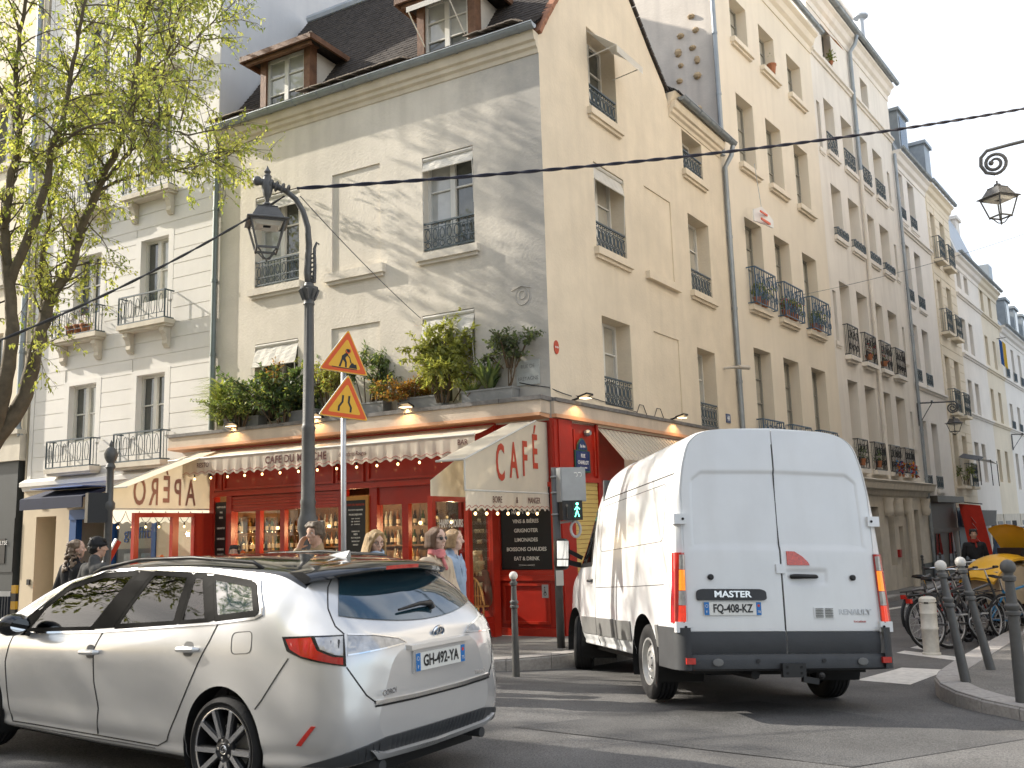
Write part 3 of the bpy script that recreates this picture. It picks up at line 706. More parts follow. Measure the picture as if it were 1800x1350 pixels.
# ground floor of no. 39: doorway, blue shop
gf = [(12.22, 12.92, -.1, 2.2, .6), (9.0, 11.72, -.1, 2.3, .15)]
mb = MB(); wall(mb, FA, 7.45, 13.4, -.1, 2.79, gf, n=.0); obj('ground_floor_wall', mb, mat('shop_plaster', (.60, .50, .36), .8, .06, 2, .1, 40), white, fix=True)
mb = MB(); fbox(mb, FA, 12.2, 12.94, -.66, -.6, -.1, 2.2); fbox(mb, FA, 12.3, 12.86, -.6, -.57, .1, 1.0); fbox(mb, FA, 12.3, 12.86, -.6, -.57, 1.1, 2.1); obj('door', mb, mat('dark_green_door', (.018, .022, .016), .5, .2, 4), white)
mBlue = mat('blue_shopfront', (.018, .085, .26), .45, .08, 4)
mShop = mat('shop_interior', (.46, .40, .30), .8, .1, 2)
sf = thing('shopfront', 'bright blue shopfront with a navy awning in the white house', 'shopfront', FA.P(10.4, 0, 0))
mb = MB()
for u0, u1 in ((11.5, 11.72), (10.35, 10.55), (9.0, 9.12)): fbox(mb, FA, u0, u1, -.12, .03, -.05, 2.1)
fbox(mb, FA, 9.0, 11.72, -.12, .05, 2.1, 2.31); fbox(mb, FA, 9.12, 10.35, -.12, .02, -.05, .42); obj('shop_frame', mb, mBlue, sf)
mb = MB(); fbox(mb, FA, 9.0, 11.72, -2.2, -2.1, -.05, 2.3); fbox(mb, FA, 9.0, 9.05, -2.1, -.15, 0, 2.3); fbox(mb, FA, 11.68, 11.72, -2.1, -.15, 0, 2.3); fbox(mb, FA, 9.05, 11.68, -2.1, -.15, 2.28, 2.32); obj('shop_room', mb, mShop, sf)
mb = MB(); mb.prism([FA.P(9.12, -.06, .42), FA.P(10.35, -.06, .42), FA.P(10.35, -.06, 2.1), FA.P(9.12, -.06, 2.1)], FA.n * -.006); obj('shop_glass', mb, glass_mat('shop_glass', refl=.9), sf)
text('lettering', 'graffiti', .34, frame_M(FA.P(9.62, -.05, 1.76), -FA.u, (0, 0, 1)), mat('blue_letters', (.02, .07, .22), .5, 0), sf)
for q in range(3):
 mb = MB(); fbox(mb, FA, 9.2 + q * .55, 9.6 + q * .55, -.62, -.58, .75, 1.35); obj('picture', mb, mat('print_%s' % 'abc'[q], [(.5, .42, .3), (.25, .3, .32), (.55, .5, .45)][q], .6, .3, 9), sf)
aw = MB(); P = FA.P
aw.prism([P(10.35, .06, 2.72), P(10.35, .16, 2.74), P(10.35, .75, 2.55), P(10.35, .75, 2.32), P(10.35, .72, 2.32), P(10.35, .72, 2.52), P(10.35, .06, 2.68)], FA.u * 2.05)
obj('shop_awning', aw, mat('navy_canvas', (.012, .018, .045), .75, .15, 4), sf, fix=True)
mb = MB(); fbox(mb, FA, 10.4, 12.1, .1, .72, 2.75, 2.77); obj('awning_hood', mb, mat('blue_metal', (.1, .16, .38), .4, .1, 3, metal=.4), sf)
plaque('house_number', 'small blue number 39 plate above the dark door at far left', 'number plate', FA, 12.57, 12.75, 2.36, 2.50, mEnam, ['39'], mWhiteT, .13, .9, .004)
mb = MB(); fbox(mb, FA, 13.02, 13.12, .0, .03, .72, .84); tag(obj('intercom', mb, mBlack, fix=True), 'small black intercom box on the wall at far left', 'intercom')
# neighbour at far left
nb = thing('apartment_house', 'cream house at the left edge with a dark grey shopfront, half hidden by the tree', 'building', FA.P(16, 0, 0))
opn = [(14.5 + i * 2.6, 15.6 + i * 2.6, z, z + 1.7) for i in range(4) for z in (4.9, 7.9, 10.9)]
mb = MB(); wall(mb, FA, 13.4, 26, 4.1, 16, opn, .2, n=.02); obj('front_wall', mb, mD5, nb, fix=True)
for o in opn: window(nb, FA, o, .2, rows=2, n=.02, sill=True, split=False)
box_body(nb, 'side_wall', FA, 13.42, 26, -1, 16, 10, mD5)
mb = MB(); fbox(mb, FA, 13.45, 26, -.2, .14, 3.5, 4.1); fbox(mb, FA, 13.45, 26, -.2, .22, 4.1, 4.2); obj('shop_fascia', mb, mStone, nb)
mb = MB(); fbox(mb, FA, 13.62, 26, -.5, .04, -.1, 3.5); fbox(mb, FA, 13.62, 14.2, .04, .06, 1.0, 2.2); obj('shopfront', mb, mat('dark_grey_paint', (.05, .055, .055), .5, .1, 3), nb)
mb = MB(); fbox(mb, FA, 13.9, 14.35, .06, .075, 1.2, 1.75); pl = obj('menu_panel', mb, mBlack, nb)
text('lettering', 'LYSE', .13, frame_M(FA.P(13.95, .078, 1.65), -FA.u, (0, 0, 1)), mWhiteT, nb)
# ================================================================== houses up the street
def house(label, u0, u1, z0, zt, m, name='apartment_house', dep=11, ops=(), rdep=.3, rev=None):
 b = thing(name, label, 'building', FD.P((u0 + u1) / 2, 0, -.8)); mb = MB(); wall(mb, FD, u0, u1, z0, zt, list(ops), rdep); obj('front_wall', mb, m, b, fix=True); return b
def strip(b, u0, u1, z, prof, m, name='cornice', fr=FD):
 mb = MB(); mb.grid([[fr.P(u, n, z + h) for n, h in prof] for u in (u0, u1)])
 for u in (u0, u1): mb.poly([fr.P(u, n, z + h) for n, h in prof])
 return obj(name, mb, m, b, fix=True)
BAND = [(-.01, -.12), (.05, -.12), (.07, -.05), (.13, -.03), (.13, .04), (-.01, .06)]
EAVE = [(-.01, -.5), (.03, -.5), (.04, -.3), (.14, -.22), (.2, -.05), (.3, .02), (.3, .1), (-.01, .1)]
# second house: three bays
c2 = [(1.18, 2.28), (3.14, 4.26), (5.25, 6.42)]
r2 = [(14.06, 15.35), (10.65, 12.57), (6.95, 9.23), (3.3, 5.88)]
o2_ = [(a, b, z0, z1) for a, b in c2 for z0, z1 in r2]
h2 = house('cream house with three bays of grey windows and flowered balconies, beside the corner house', 0, 7.5, -1, 16.9, mD2, ops=o2_)
box_body(h2, 'party_wall', FD, 0, 7.5, -1, 16.9, 12, mParty)
for (a, b) in c2:
 for ri, (z0, z1) in enumerate(r2):
  window(h2, FD, (a, b, z0, z1), .3, fm=mFrameG, pm=mPaneB, rows=3 + (ri > 1), sill=mD2 if ri < 3 else False, sp=.14)
  if ri == 2: railing(h2, FD, a - .12, b + .12, z0 + .02, z0 + .92, .22, 'scroll', mIronB, ret=.22)
  if ri == 3: railing(h2, FD, a - .12, b + .12, z0 + .02, z0 + .78, .16, 'scroll', mIronB, ret=.16)
strip(h2, 0, 7.5, 16.75, EAVE, mD2); gutter(h2, FD, -.05, 7.7, 16.95, .38)
downpipe(h2, [FD.P(-.12, .1, 16.8), FD.P(-.12, .1, 10.4)], .06)
mb = MB(); fbox(mb, FD, 0, .16, -.02, .04, 10.5, 16.6); obj('corner_strip', mb, mD2, h2)
for i in range(9):   # bare stones left in the party wall
 for j in range(2):
  z = 11.0 + i * .42 + random.uniform(-.05, .05); d = -.5 - j * .42 + random.uniform(-.06, .06)
  if random.random() < .2: continue
  w, h = random.uniform(.1, .17), random.uniform(.06, .12)
  mb = MB(); c = FD.P(-.01, d, z); mb.ball(c, 1, 8, (w * .5 + .03, w * .5 + .03, h)); obj('bare_stone', mb, mat('bare_stone', (.42, .32, .2), .9, .35, 9, .4, 30), h2)
# third house
c3 = [(8.45, 9.45), (10.18, 11.36), (12.0, 13.14), (13.8, 14.98)]
r3 = [(13.32, 15.15), (10.5, 12.24), (6.7, 9.03), (3.2, 5.9)]
o3 = [(a, b, z0, z1) for a, b in c3 for z0, z1 in r3] + [(8.83, 9.8, 16.66, 17.9), (13.0, 13.9, 16.62, 17.65)] + [(7.72, 8.02, z, z + 1.6, .2) for z in (7.0, 13.2)] + [(15.6, 15.92, z, z + 1.3, .2) for z in (4.2, 7.4, 10.6, 13.5)]
h3 = house('tall pale house with four bays, a carved stone shop floor and small scrolled balconies', 7.5, 16.75, 2.9, 18.8, mD3, ops=o3, rdep=.36)
box_body(h3, 'side_wall', FD, 7.52, 16.73, -1, 18.7, 12, mD3)
for a, b in c3:
 for ri, (z0, z1) in enumerate(r3):
  window(h3, FD, (a, b, z0, z1), .36, fm=mFrame, pm=mPaneB, rows=2, sill=mD3 if ri != 2 else False, split=False, sp=.1)
  if ri == 0: railing(h3, FD, a, b, z0 + .05, z0 + .65, .03, 'scroll', mIron)
  if ri == 1: railing(h3, FD, a - .02, b + .02, z0 + .04, z0 + .25, .1, 'bars', mIron, ret=.1)
  if ri == 2:
   railing(h3, FD, a - .0, b + .0, z0 - .02, z0 + .92, .15, 'scroll', mBlack, ret=.15)
   s = MB(); fbox(s, FD, a - .04, b + .04, 0, .2, z0 - .18, z0 - .05); fbox(s, FD, a + .1, b - .1, 0, .12, z0 - .26, z0 - .18); obj('balcony_slab', s, mD3, h3)
  if ri == 3:
   railing(h3, FD, a - .0, b + .0, z0 - .02, z0 + .85, .15, 'scroll', mBlack, ret=.15)
   s = MB(); fbox(s, FD, a - .04, b + .04, 0, .2, z0 - .18, z0 - .05); obj('balcony_slab', s, mD3, h3)
for o in o3[16:]: window(h3, FD, o, .25, fm=mFrameG, pm=mPane, leaves=1, rows=2, sill=mD3, split=False, sp=.05)
strip(h3, 7.5, 16.75, 16.42, BAND, mD3); strip(h3, 7.5, 16.75, 18.55, EAVE, mD3); gutter(h3, FD, 7.45, 16.9, 18.75, .4)
downpipe(h3, [FD.P(11.75, .36, 18.6), FD.P(11.7, .3, 18.3), FD.P(11.65, .1, 18.0), FD.P(11.65, .1, 13.6)], .07)
downpipe(h3, [FD.P(11.65, .1, 13.6), FD.P(11.65, .1, 2.9)], .07, mD3)
mb = MB(); mb.prism([FD.P(7.5, .3, 18.8), FD.P(16.75, .3, 18.8), FD.P(16.75, -3, 21), FD.P(7.5, -3, 21)], FD.n * -.2); obj('roof', mb, mZinc, h3)
ch = MB(); fbox(ch, FD, 12.1, 13.6, -1.1, -.3, 18.9, 20.3); fbox(ch, FD, 12.0, 13.7, -1.2, -.2, 20.3, 20.45); obj('chimney', ch, mD4, h3)
# its stone ground floor
gz = -1.0
sp_ = [(8.2, 10.3, gz, 2.1, .5), (10.9, 11.3, gz, 2.1, .35), (13.35, 14.85, gz, 1.75, .8)]
mb = MB(); wall(mb, FD, 7.5, 16.75, gz, 2.9, [(8.0, 10.4, gz, 2.0, .5), (12.55, 13.05, -.35, 1.35, .3), (13.75, 15.3, gz, 1.9, .9), (11.35, 12.05, .1, 2.0, .4)], n=.03); obj('ground_floor_wall', mb, mStone, h3, fix=True)
strip(h3, 7.5, 16.85, 2.62, [(.0, -.25), (.1, -.25), (.14, -.1), (.3, -.05), (.34, .12), (.4, .2), (.0, .3)], mStone)
for u in (11.15, 12.3, 13.55, 15.9): mb = MB(); mb.lathe([(.13, 1.7), (.18, 1.8), (.19, 1.9), (.15, 2.0), (.22, 2.3)], 10, Matrix.Translation(FD.P(u, .12, 0))); obj('capital', mb, mStone, h3, angle=40)
mb = MB()
for u in (13.5,): mb.tube([FD.P(u, .2, -.7), FD.P(u, .2, 1.8)], .12, 8)
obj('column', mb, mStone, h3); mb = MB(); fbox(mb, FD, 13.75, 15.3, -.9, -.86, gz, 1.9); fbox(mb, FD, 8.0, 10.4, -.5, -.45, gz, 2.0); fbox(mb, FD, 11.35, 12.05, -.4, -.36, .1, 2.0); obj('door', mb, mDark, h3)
mb = MB(); fbox(mb, FD, 15.3, 16.7, .03, .06, -.7, .0); obj('plinth', mb, mBlack, h3)
mb = MB(); fbox(mb, FD, 12.12, 12.32, .03, .12, .35, .6); tag(obj('alarm_box', mb, mat('red_box', (.35, .02, .015), .5, .1, 4)), 'small red box on the stone wall beyond the van', 'alarm box')
plaque('wall_plaque', 'dark blue plaque on the stone pillar beside the deep doorway', 'plaque', FD, 15.55, 15.95, .75, 1.05, mEnam, ['12', ''], mWhiteT, .12)
# fourth house: off-white with mansard
c4 = [(16.98, 17.9), (18.62, 19.62)]
r4 = [(13.3, 15.3), (9.95, 12.3), (6.78, 9.08), (2.7, 5.3)]
h4 = house('narrow off-white house with a zinc mansard roof and a dark shopfront', 16.75, 21.6, 2.3, 15.9, mD4, ops=[(a, b, z0, z1) for a, b in c4 for z0, z1 in r4], rdep=.3)
for a, b in c4:
 for ri, (z0, z1) in enumerate(r4):
  window(h4, FD, (a, b, z0, z1), .3, fm=mFrame, pm=mPane, rows=2, sill=mD4, split=False, sp=.08)
  railing(h4, FD, a, b, z0 + .05, z0 + .5, .02, 'bars', mIron)
box_body(h4, 'side_wall', FD, 16.78, 21.58, -1, 15.8, 11, mD4)
for z in (12.9, 6.6): strip(h4, 16.75, 21.6, z, BAND, mD4)
strip(h4, 16.75, 21.6, 15.9, EAVE, mD4); gutter(h4, FD, 16.75, 21.6, 16.1, .36); downpipe(h4, [FD.P(16.62, .1, 15.8), FD.P(16.62, .1, -.6)], .06, mZinc)
mb = MB(); mb.prism([FD.P(16.8, .1, 16.0), FD.P(16.8, -1.0, 18.9), FD.P(16.8, -4, 20.2), FD.P(16.8, -4, 16)], FD.u * 4.75); obj('mansard_roof', mb, mZincL, h4, fix=True)
mb = MB()
for i in range(7): a = 16.8 + 4.75 * i / 6; mb.bar(FD.P(a, .12, 16.0), FD.P(a, -.98, 18.92), .06, .05)
obj('roof_seam', mb, mZincL, h4)
mb = MB(); fbox(mb, FD, 16.76, 17.3, -4.5, -.6, 15.8, 20.3); fbox(mb, FD, 16.7, 17.36, -4.5, -.5, 20.3, 20.45); obj('party_wall', mb, mD4, h4)
mb = MB(); fbox(mb, FD, 17.9, 19.3, -1.2, .05, 16.2, 18.1); fbox(mb, FD, 17.8, 19.4, -1.2, .15, 18.1, 18.22); dm = obj('dormer', mb, mZinc, h4)
mb = MB(); fbox(mb, FD, 18.1, 19.1, .05, .07, 16.4, 17.9); obj('pane', mb, mPane, dm)
mb = MB(); mb.lathe([(.11, 0), (.11, 1.9), (.3, 1.95), (.3, 2.02), (.05, 2.15)], 10, Matrix.Translation(FD.P(17.1, -.8, 20.2))); obj('flue_pipe', mb, mZincL, h4, angle=40)
# dark shopfront of the fourth house with a canopy and tall slanted panes
mSh = mat('dark_olive_panel', (.075, .068, .055), .55, .12, 3)
mb = MB(); fbox(mb, FD, 16.8, 21.3, -.3, .02, -1, 2.3); fbox(mb, FD, 16.8, 21.3, .02, .38, 2.18, 2.42); fbox(mb, FD, 16.8, 21.3, .02, .1, 1.05, 1.2); obj('shopfront', mb, mSh, h4)
for u0, k in ((17.1, 1), (17.9, -1), (19.2, 1), (20.0, -1)):
 mb = MB(); pts = [(u0, -.3), (u0 + .62, -.3), (u0 + (.62 if k > 0 else .22), 1.0), (u0 + (.40 if k > 0 else .0), 1.0)]
 mb.prism([FD.P(u, .03, z) for u, z in pts], FD.n * .02); obj('shop_pane', mb, mat('dark_pane', (.01, .01, .011), .1, 0, spec=.8), h4)
# fifth house: warm ashlar with small iron balconies
c5 = [(22.2, 23.0), (23.95, 24.85)]
r5 = [(12.75, 14.95), (9.5, 11.88), (6.0, 8.5), (2.9, 5.15)]
h5 = house('warm limestone house with coursed stone and pairs of grey iron balconies', 21.6, 26.1, 2.0, 16.1, mD5, ops=[(a, b, z0, z1) for a, b in c5 for z0, z1 in r5], rdep=.28)
for i in range(34):
 z0 = 2.1 + i * .4; segs = [(21.75, 25.95)]
 for a, b in c5:
  for w0, w1 in r5:
   if z0 + .38 > w0 and z0 < w1:
    segs = [x for p, q in segs for x in ([(p, q)] if b <= p or a >= q else [(p, a - .04), (b + .04, q)]) if x[1] - x[0] > .05]
 for p, q in segs: mb = MB(); fbox(mb, FD, p, q, 0, .02, z0, z0 + .37); obj('stone_course', mb, mD5, h5)
for a, b in c5:
 for ri, (z0, z1) in enumerate(r5):
  window(h5, FD, (a, b, z0, z1), .28, fm=mFrame, pm=mPane, rows=2, sill=False, split=False)
  if ri < 3 or a > 22.9: railing(h5, FD, a - .1, b + .1, z0 + .02, z0 + 1.0, .3, 'bars', mIron, ret=.28)
  s = MB(); fbox(s, FD, a - .15, b + .15, 0, .36, z0 - .12, z0); obj('balcony_slab', s, mD5, h5)
strip(h5, 21.6, 26.1, 16.0, EAVE, mD5); gutter(h5, FD, 21.6, 26.2, 16.2, .36)
box_body(h5, 'side_wall', FD, 21.63, 26.07, -1, 16.0, 11, mD5)
mb = MB(); mb.prism([FD.P(21.7, .1, 16.1), FD.P(21.7, -1.2, 18.0), FD.P(21.7, -4, 18.6), FD.P(21.7, -4, 16)], FD.u * 4.3); obj('roof', mb, mZinc, h5, fix=True)
mb = MB(); fbox(mb, FD, 22.0, 23.0, -1.0, .1, 16.2, 18.0); fbox(mb, FD, 21.9, 23.1, -1.0, .2, 18.0, 18.15); obj('dormer', mb, mZinc, h5)
mb = MB(); fbox(mb, FD, 21.6, 26.1, -.3, .02, -1, 2.0); obj('shopfront', mb, mat('dark_blue_paint', (.02, .04, .07), .5, .1, 3), h5)
mb = MB(); mb.prism([FD.P(22.2, .02, 1.9), FD.P(22.2, .8, 1.85), FD.P(22.2, .7, 1.2), FD.P(22.2, .02, 1.2)], FD.u * 3.4); obj('shop_sign_box', mb, mat('grey_sign', (.12, .12, .12), .5, .1, 4), h5)
# further houses
def far_house(label, u0, u1, zt, m, cs, rs, roof, rails=(), gz=1.7):
 ops = [(a, b, z0, z1) for a, b in cs for z0, z1 in rs]
 b = house(label, u0, u1, gz, zt, m, ops=ops, rdep=.25)
 for a, c in cs:
  for ri, (z0, z1) in enumerate(rs):
   window(b, FD, (a, c, z0, z1), .25, pm=mPane, rows=2, sill=False, split=False)
   if ri in rails: railing(b, FD, a - .05, c + .05, z0 + .02, z0 + .5, .06, 'bars', mIron)
 box_body(b, 'side_wall', FD, u0 + .03, u1 - .03, -1, zt - .1, 10, m)
 for z in (9.1, 6.3, 12.0):
  if z < zt - .6: strip(b, u0, u1, z, BAND, m)
 strip(b, u0, u1, zt, EAVE, m); gutter(b, FD, u0, u1, zt + .2, .36)
 mb = MB(); fbox(mb, FD, u0 + .1, u1 - .1, -.3, .03, -1, gz); obj('ground_floor', mb, mStone, b)
 k = 0; a = u0 + .5
 while a + 1.2 < u1:
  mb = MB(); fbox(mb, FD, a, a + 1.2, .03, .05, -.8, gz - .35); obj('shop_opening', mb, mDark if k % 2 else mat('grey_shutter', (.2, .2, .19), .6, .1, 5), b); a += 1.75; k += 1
 if roof:
  mb = MB(); mb.prism([FD.P(u0, .1, zt + .1), FD.P(u0, -1.1, zt + roof), FD.P(u0, -4, zt + roof + .8), FD.P(u0, -4, zt)], FD.u * (u1 - u0)); obj('mansard_roof', mb, mZincL, b, fix=True)
 return b
def chimney(b, u0, u1, n0, n1, z0, z1, pots):
 mb = MB(); fbox(mb, FD, u0, u1, n0, n1, z0, z1); fbox(mb, FD, u0 - .1, u1 + .1, n0 - .1, n1 + .1, z1, z1 + .18); obj('chimney', mb, mD4, b)
 for i in range(pots):
  mb = MB(); c = FD.P(u0 + (u1 - u0) * (i + .5) / pots, (n0 + n1) / 2, z1 + .18); mb.lathe([(.12, 0), (.10, .6), (.10, .62)], 8, Matrix.Translation(c)); mb.lathe([(.2, .75), (.2, .79), (.02, .86)], 8, Matrix.Translation(c)); obj('chimney_pot', mb, mTerra, b)
h6 = far_house('white house past the limestone one, string courses and bare windows', 26.1, 31.7, 13.8, mD4, [(26.6, 27.5), (28.2, 29.1)], [(12.4, 13.25), (9.35, 10.9), (6.42, 7.95), (3.2, 5.02)], 0)
mb = MB(); pr = [(0.2, 13.9), (-.1, 14.9), (-.6, 16.4), (-1.4, 18.2), (-2.2, 18.6), (-8, 18.6), (-8, 13)]; mb.prism([FD.P(26.15, n, z) for n, z in pr], FD.u * .5); obj('party_wall', mb, mPartyB, h6, fix=True)
mb = MB(); mb.prism([FD.P(26.7, n, z) for n, z in pr], FD.u * 4.9); obj('mansard_roof', mb, mZincL, h6, fix=True)
chimney(h6, 26.2, 26.9, -3.2, -1.2, 18.2, 18.9, 2)
h7 = far_house('yellowish house further up the street with a tall chimney wall', 31.7, 36.6, 13.8, mD5, [(32.1, 32.9), (34.2, 35.0)], [(12.1, 13.4), (9.35, 10.9), (6.45, 8.1), (3.3, 4.96)], 1.2)
chimney(h7, 31.7, 32.6, -3.4, -.7, 13.5, 17.2, 2); mb = MB(); fbox(mb, FD, 35.0, 36.0, -.9, .1, 13.9, 15.3); obj('dormer', mb, mZinc, h7)
h8 = far_house('long pale house at the end of the street with dormers in its roof', 36.6, 48, 12.0, mD4, [(37.4 + i * 2.4, 38.3 + i * 2.4) for i in range(4)], [(9.3, 11.2), (6.3, 7.8), (3.0, 5.0)], 2.2, rails=(0, 1))
for i in range(3):
 mb = MB(); fbox(mb, FD, 39 + i * 2.9, 40.3 + i * 2.9, -1.0, .1, 12.2, 14.0); fbox(mb, FD, 38.9 + i * 2.9, 40.4 + i * 2.9, -1, .2, 14, 14.15); d_ = obj('dormer', mb, mZinc, h8); mb = MB(); fbox(mb, FD, 39.25 + i * 2.9, 40.05 + i * 2.9, .1, .12, 12.4, 13.8); obj('pane', mb, mPane, d_)
chimney(h8, 38.0, 38.8, -5.5, -1.6, 14, 16.4, 7)
h9 = far_house('cream house closing the view beyond the long pale house', 48, 62, 12.5, mD5, [(49 + i * 2.6, 50 + i * 2.6) for i in range(5)], [(9.3, 11.2), (6.3, 7.8), (3.0, 5.0)], 2.2, rails=(0,))
h10 = far_house('furthest house glimpsed at the right edge of the photo', 62, 85, 12.0, mD4, [(63 + i * 2.8, 64 + i * 2.8) for i in range(8)], [(9.0, 10.9), (6.0, 7.7), (2.9, 4.8)], 2.0)
# houses across the side street and across the main road (outside the picture; they close the street)
FE = Fr(line_pt(FA.n, .2, FB.n, 8.6), 33.8, -1)
if FE.n.dot(FB.n) > 0: FE.n = -FE.n
hr = thing('apartment_house', 'pale house on the opposite corner, just outside the right edge', 'building', FE.P(15, 0, 0))
ope = [(2 + i * 2.7, 3.1 + i * 2.7, z, z + 2.0) for i in range(12) for z in (4.0, 7.4, 10.8)]
mb = MB(); wall(mb, FE, 0, 36, -1.5, 16, ope, .25); obj('front_wall', mb, mD4, hr, fix=True)
for o in ope: window(hr, FE, o, .25, rows=2, split=False, sill=False)
box_body(hr, 'side_wall', FE, 0, 36, -1.5, 16, 10, mD4)
FG = Fr(FA.P(0, 23.5, 0), -60.9, 1)
if FG.n.dot(FA.n) > 0: FG.n = -FG.n
hb = thing('apartment_house', 'cream house across the main road, behind the viewer', 'building', FG.P(5, 0, 0))
opg = [(-20 + i * 2.7, -18.8 + i * 2.7, z, z + 2.1) for i in range(17) for z in (4.0, 7.4, 10.8)]
mb = MB(); wall(mb, FG, -22, 26, -1, 14.5, opg, .25); obj('front_wall', mb, mD5, hb, fix=True)
for o in opg: window(hb, FG, o, .25, rows=2, split=False, sill=False)
box_body(hb, 'side_wall', FG, -22, 26, -1, 14.5, 8, mD5)
# ================================================================== the cafe on the ground floor
mRed = mat('red_gloss', (.36, .020, .010), .32, .10, 5, .06, 30, coat=.25)
mRedD = mat('red_moulding', (.42, .03, .014), .3, .08, 5, coat=.25)
mGlass = glass_mat('clear_glass', refl=.85, ior=1.52)
mBoard = mat('menu_black', (.016, .016, .015), .5, .1, 4)
mOch = mat('ochre_frame', (.44, .21, .035), .45, .1, 5)
mCream = translucent(mat('cream_canvas', (.78, .72, .60), .85, .05, 2.5, .12, 90), .45)
mLetR = mat('red_lettering', (.42, .05, .02), .7, 0); mLetD = mat('dark_lettering', (.09, .022, .018), .7, 0)
mBulb = mat('lit_bulb', (.9, .7, .4), .4, 0, emit=(1, .62, .25), estr=3.2)
mConc = mat('ledge_render', (.56, .47, .37), .85, .1, 2, .2, 30, streak=.4, grime=(.33, .27, .21))
mLead = mat('ledge_capping', (.16, .15, .14), .7, .35, 7, .2, 30)
mLip = mat('ledge_lip', (.60, .33, .19), .5, .1, 4)
shop = thing('cafe_shopfront', 'red cafe front with mouldings, wide windows and black menu boards', 'shopfront', FA.P(3.7, 0, 0))
P = FA.P; Q = FB.P
def redbox(parts, name='panel', m=None, fr=FA):
 for b in parts: mb = MB(); fbox(mb, fr, *b); obj(name, mb, m or mRed, shop)
# ledge above the shop
mb = MB(); mb.prism([P(8.35, -.1, 3.40), P(8.35, .33, 3.40), P(8.35, .33, 3.60), P(8.35, -.1, 3.60)], -FA.u * 8.33); fbox(mb, FB, .0, 8.3, -.3, .055, 3.40, 3.60); obj('ledge', mb, mConc, cafe)
for k in range(11):
 a = 8.37 - k * .762; mb = MB(); fbox(mb, FA, a - .757, a, -.1, .36 + random.uniform(-.004, .004), 3.602, 3.665 + random.uniform(-.004, .004)); obj('capping_stone', mb, mLead, cafe)
for k in range(10):
 mb = MB(); fbox(mb, FB, .02 + k * .82, .835 + k * .82, -.25, .08 + random.uniform(-.003, .003), 3.602, 3.66); obj('capping_stone', mb, mLead, cafe)
mb = MB(); mb.prism([P(8.33, .0, 3.33), P(8.33, .36, 3.35), P(8.33, .36, 3.398), P(8.33, .0, 3.398)], -FA.u * 8.3); fbox(mb, FB, .0, 8.3, -.2, .09, 3.34, 3.398); obj('ledge_lip', mb, mLip, cafe)
# carcass: piers, fascia, heads and kick panels of the front
redbox([(7.34, 7.46, -.1, .06, -.05, 3.33), (6.86, 7.0, -.1, .07, -.05, 2.45), (4.14, 4.25, -.1, .07, -.05, 2.45), (3.40, 3.56, -.1, .07, -.05, 2.45), (1.02, 1.2, -.1, .08, -.05, 3.33), (-.02, .03, -.1, .03, -.05, 3.33), (.0, 1.02, -.12, -.02, -.05, 3.33)], 'pier')
redbox([(1.2, 7.34, -.12, .05, 2.44, 3.33)], 'fascia')
for u0, u1 in ((7.12, 7.33), (4.36, 7.08), (3.68, 4.3), (1.25, 3.6)):
 mb = MB()
 for a, b, z0, z1 in ((u0, u1, 2.52, 2.56), (u0, u1, 3.0, 3.04), (u0, u0 + .04, 2.56, 3.0), (u1 - .04, u1, 2.56, 3.0)): fbox(mb, FA, a, b, .05, .085, z0, z1)
 obj('fascia_moulding', mb, mRedD, shop)
redbox([(1.2, 7.34, .05, .12, 2.40, 2.46), (1.2, 7.34, .05, .09, 2.46, 2.49)], 'cornice', mRedD)
for k in range(5): redbox([(4.25, 6.86, .0, .055 - .006 * (k % 2), 2.11 + k * .056, 2.16 + k * .056)], 'shutter_slat', mRedD)
redbox([(1.2, 3.40, -.08, .03, 2.10, 2.44), (4.25, 6.86, -.08, .0, 2.10, 2.44)], 'head')
redbox([(6.15, 6.26, -.06, .04, .1, 2.1), (5.54, 5.65, -.06, .04, .1, 2.1), (4.9, 4.96, -.06, .03, .7, 2.1), (2.76, 2.89, -.06, .04, .0, 2.1), (2.25, 2.35, -.06, .04, .0, 2.1), (1.7, 1.76, -.06, .03, .0, 2.1)], 'mullion')
redbox([(4.25, 6.86, -.08, .05, -.05, .72), (1.2, 3.4, -.08, .02, -.05, .35)], 'kick_panel')
for u0, u1, z0, z1 in ((6.26, 6.86, .72, 2.1), (5.65, 6.15, .72, 2.1), (4.96, 5.54, .72, 2.1), (4.25, 4.9, .72, 2.1), (2.89, 3.4, .35, 2.1), (2.35, 2.76, .35, 2.1), (1.76, 2.25, .35, 2.1), (1.2, 1.7, .35, 2.1)):
 mb = MB(); t = random.uniform(-.004, .004); mb.prism([P(u0, -.02 + t, z0), P(u1, -.02 - t, z0), P(u1, -.02 - t, z1), P(u0, -.02 + t, z1)], FA.n * -.008); obj('pane', mb, mGlass, shop)
# the room behind
mRoom = mat('cafe_room', (.20, .125, .07), .7, .3, 3); mShelf = mat('bar_wood', (.13, .07, .035), .5, .3, 5)
mb = MB(); fbox(mb, FA, .3, 7.4, -4.1, -4, -.05, 3.3); fbox(mb, FA, 7.36, 7.42, -4, -.12, -.05, 3.3); fbox(mb, FA, .3, 7.4, -4, -.12, 3.25, 3.3); fbox(mb, FA, .3, 7.4, -4, -.12, -.04, .02); fbox(mb, FA, .28, .34, -4, -.2, -.05, 3.3); obj('room', mb, mRoom, shop)
for z in (1.0, 1.36, 1.72): mb = MB(); fbox(mb, FA, 3.4, 6.7, -2.1, -1.85, z, z + .03); obj('shelf', mb, mShelf, shop)
mb = MB(); fbox(mb, FA, 3.4, 6.7, -2.16, -2.1, .0, 2.4); obj('shelf_back', mb, mShelf, shop)
for z in (.95, 1.31, 1.67): mb = MB(); fbox(mb, FA, 7.1, 7.35, -2.4, -.25, z, z + .03); obj('shelf', mb, mShelf, shop)
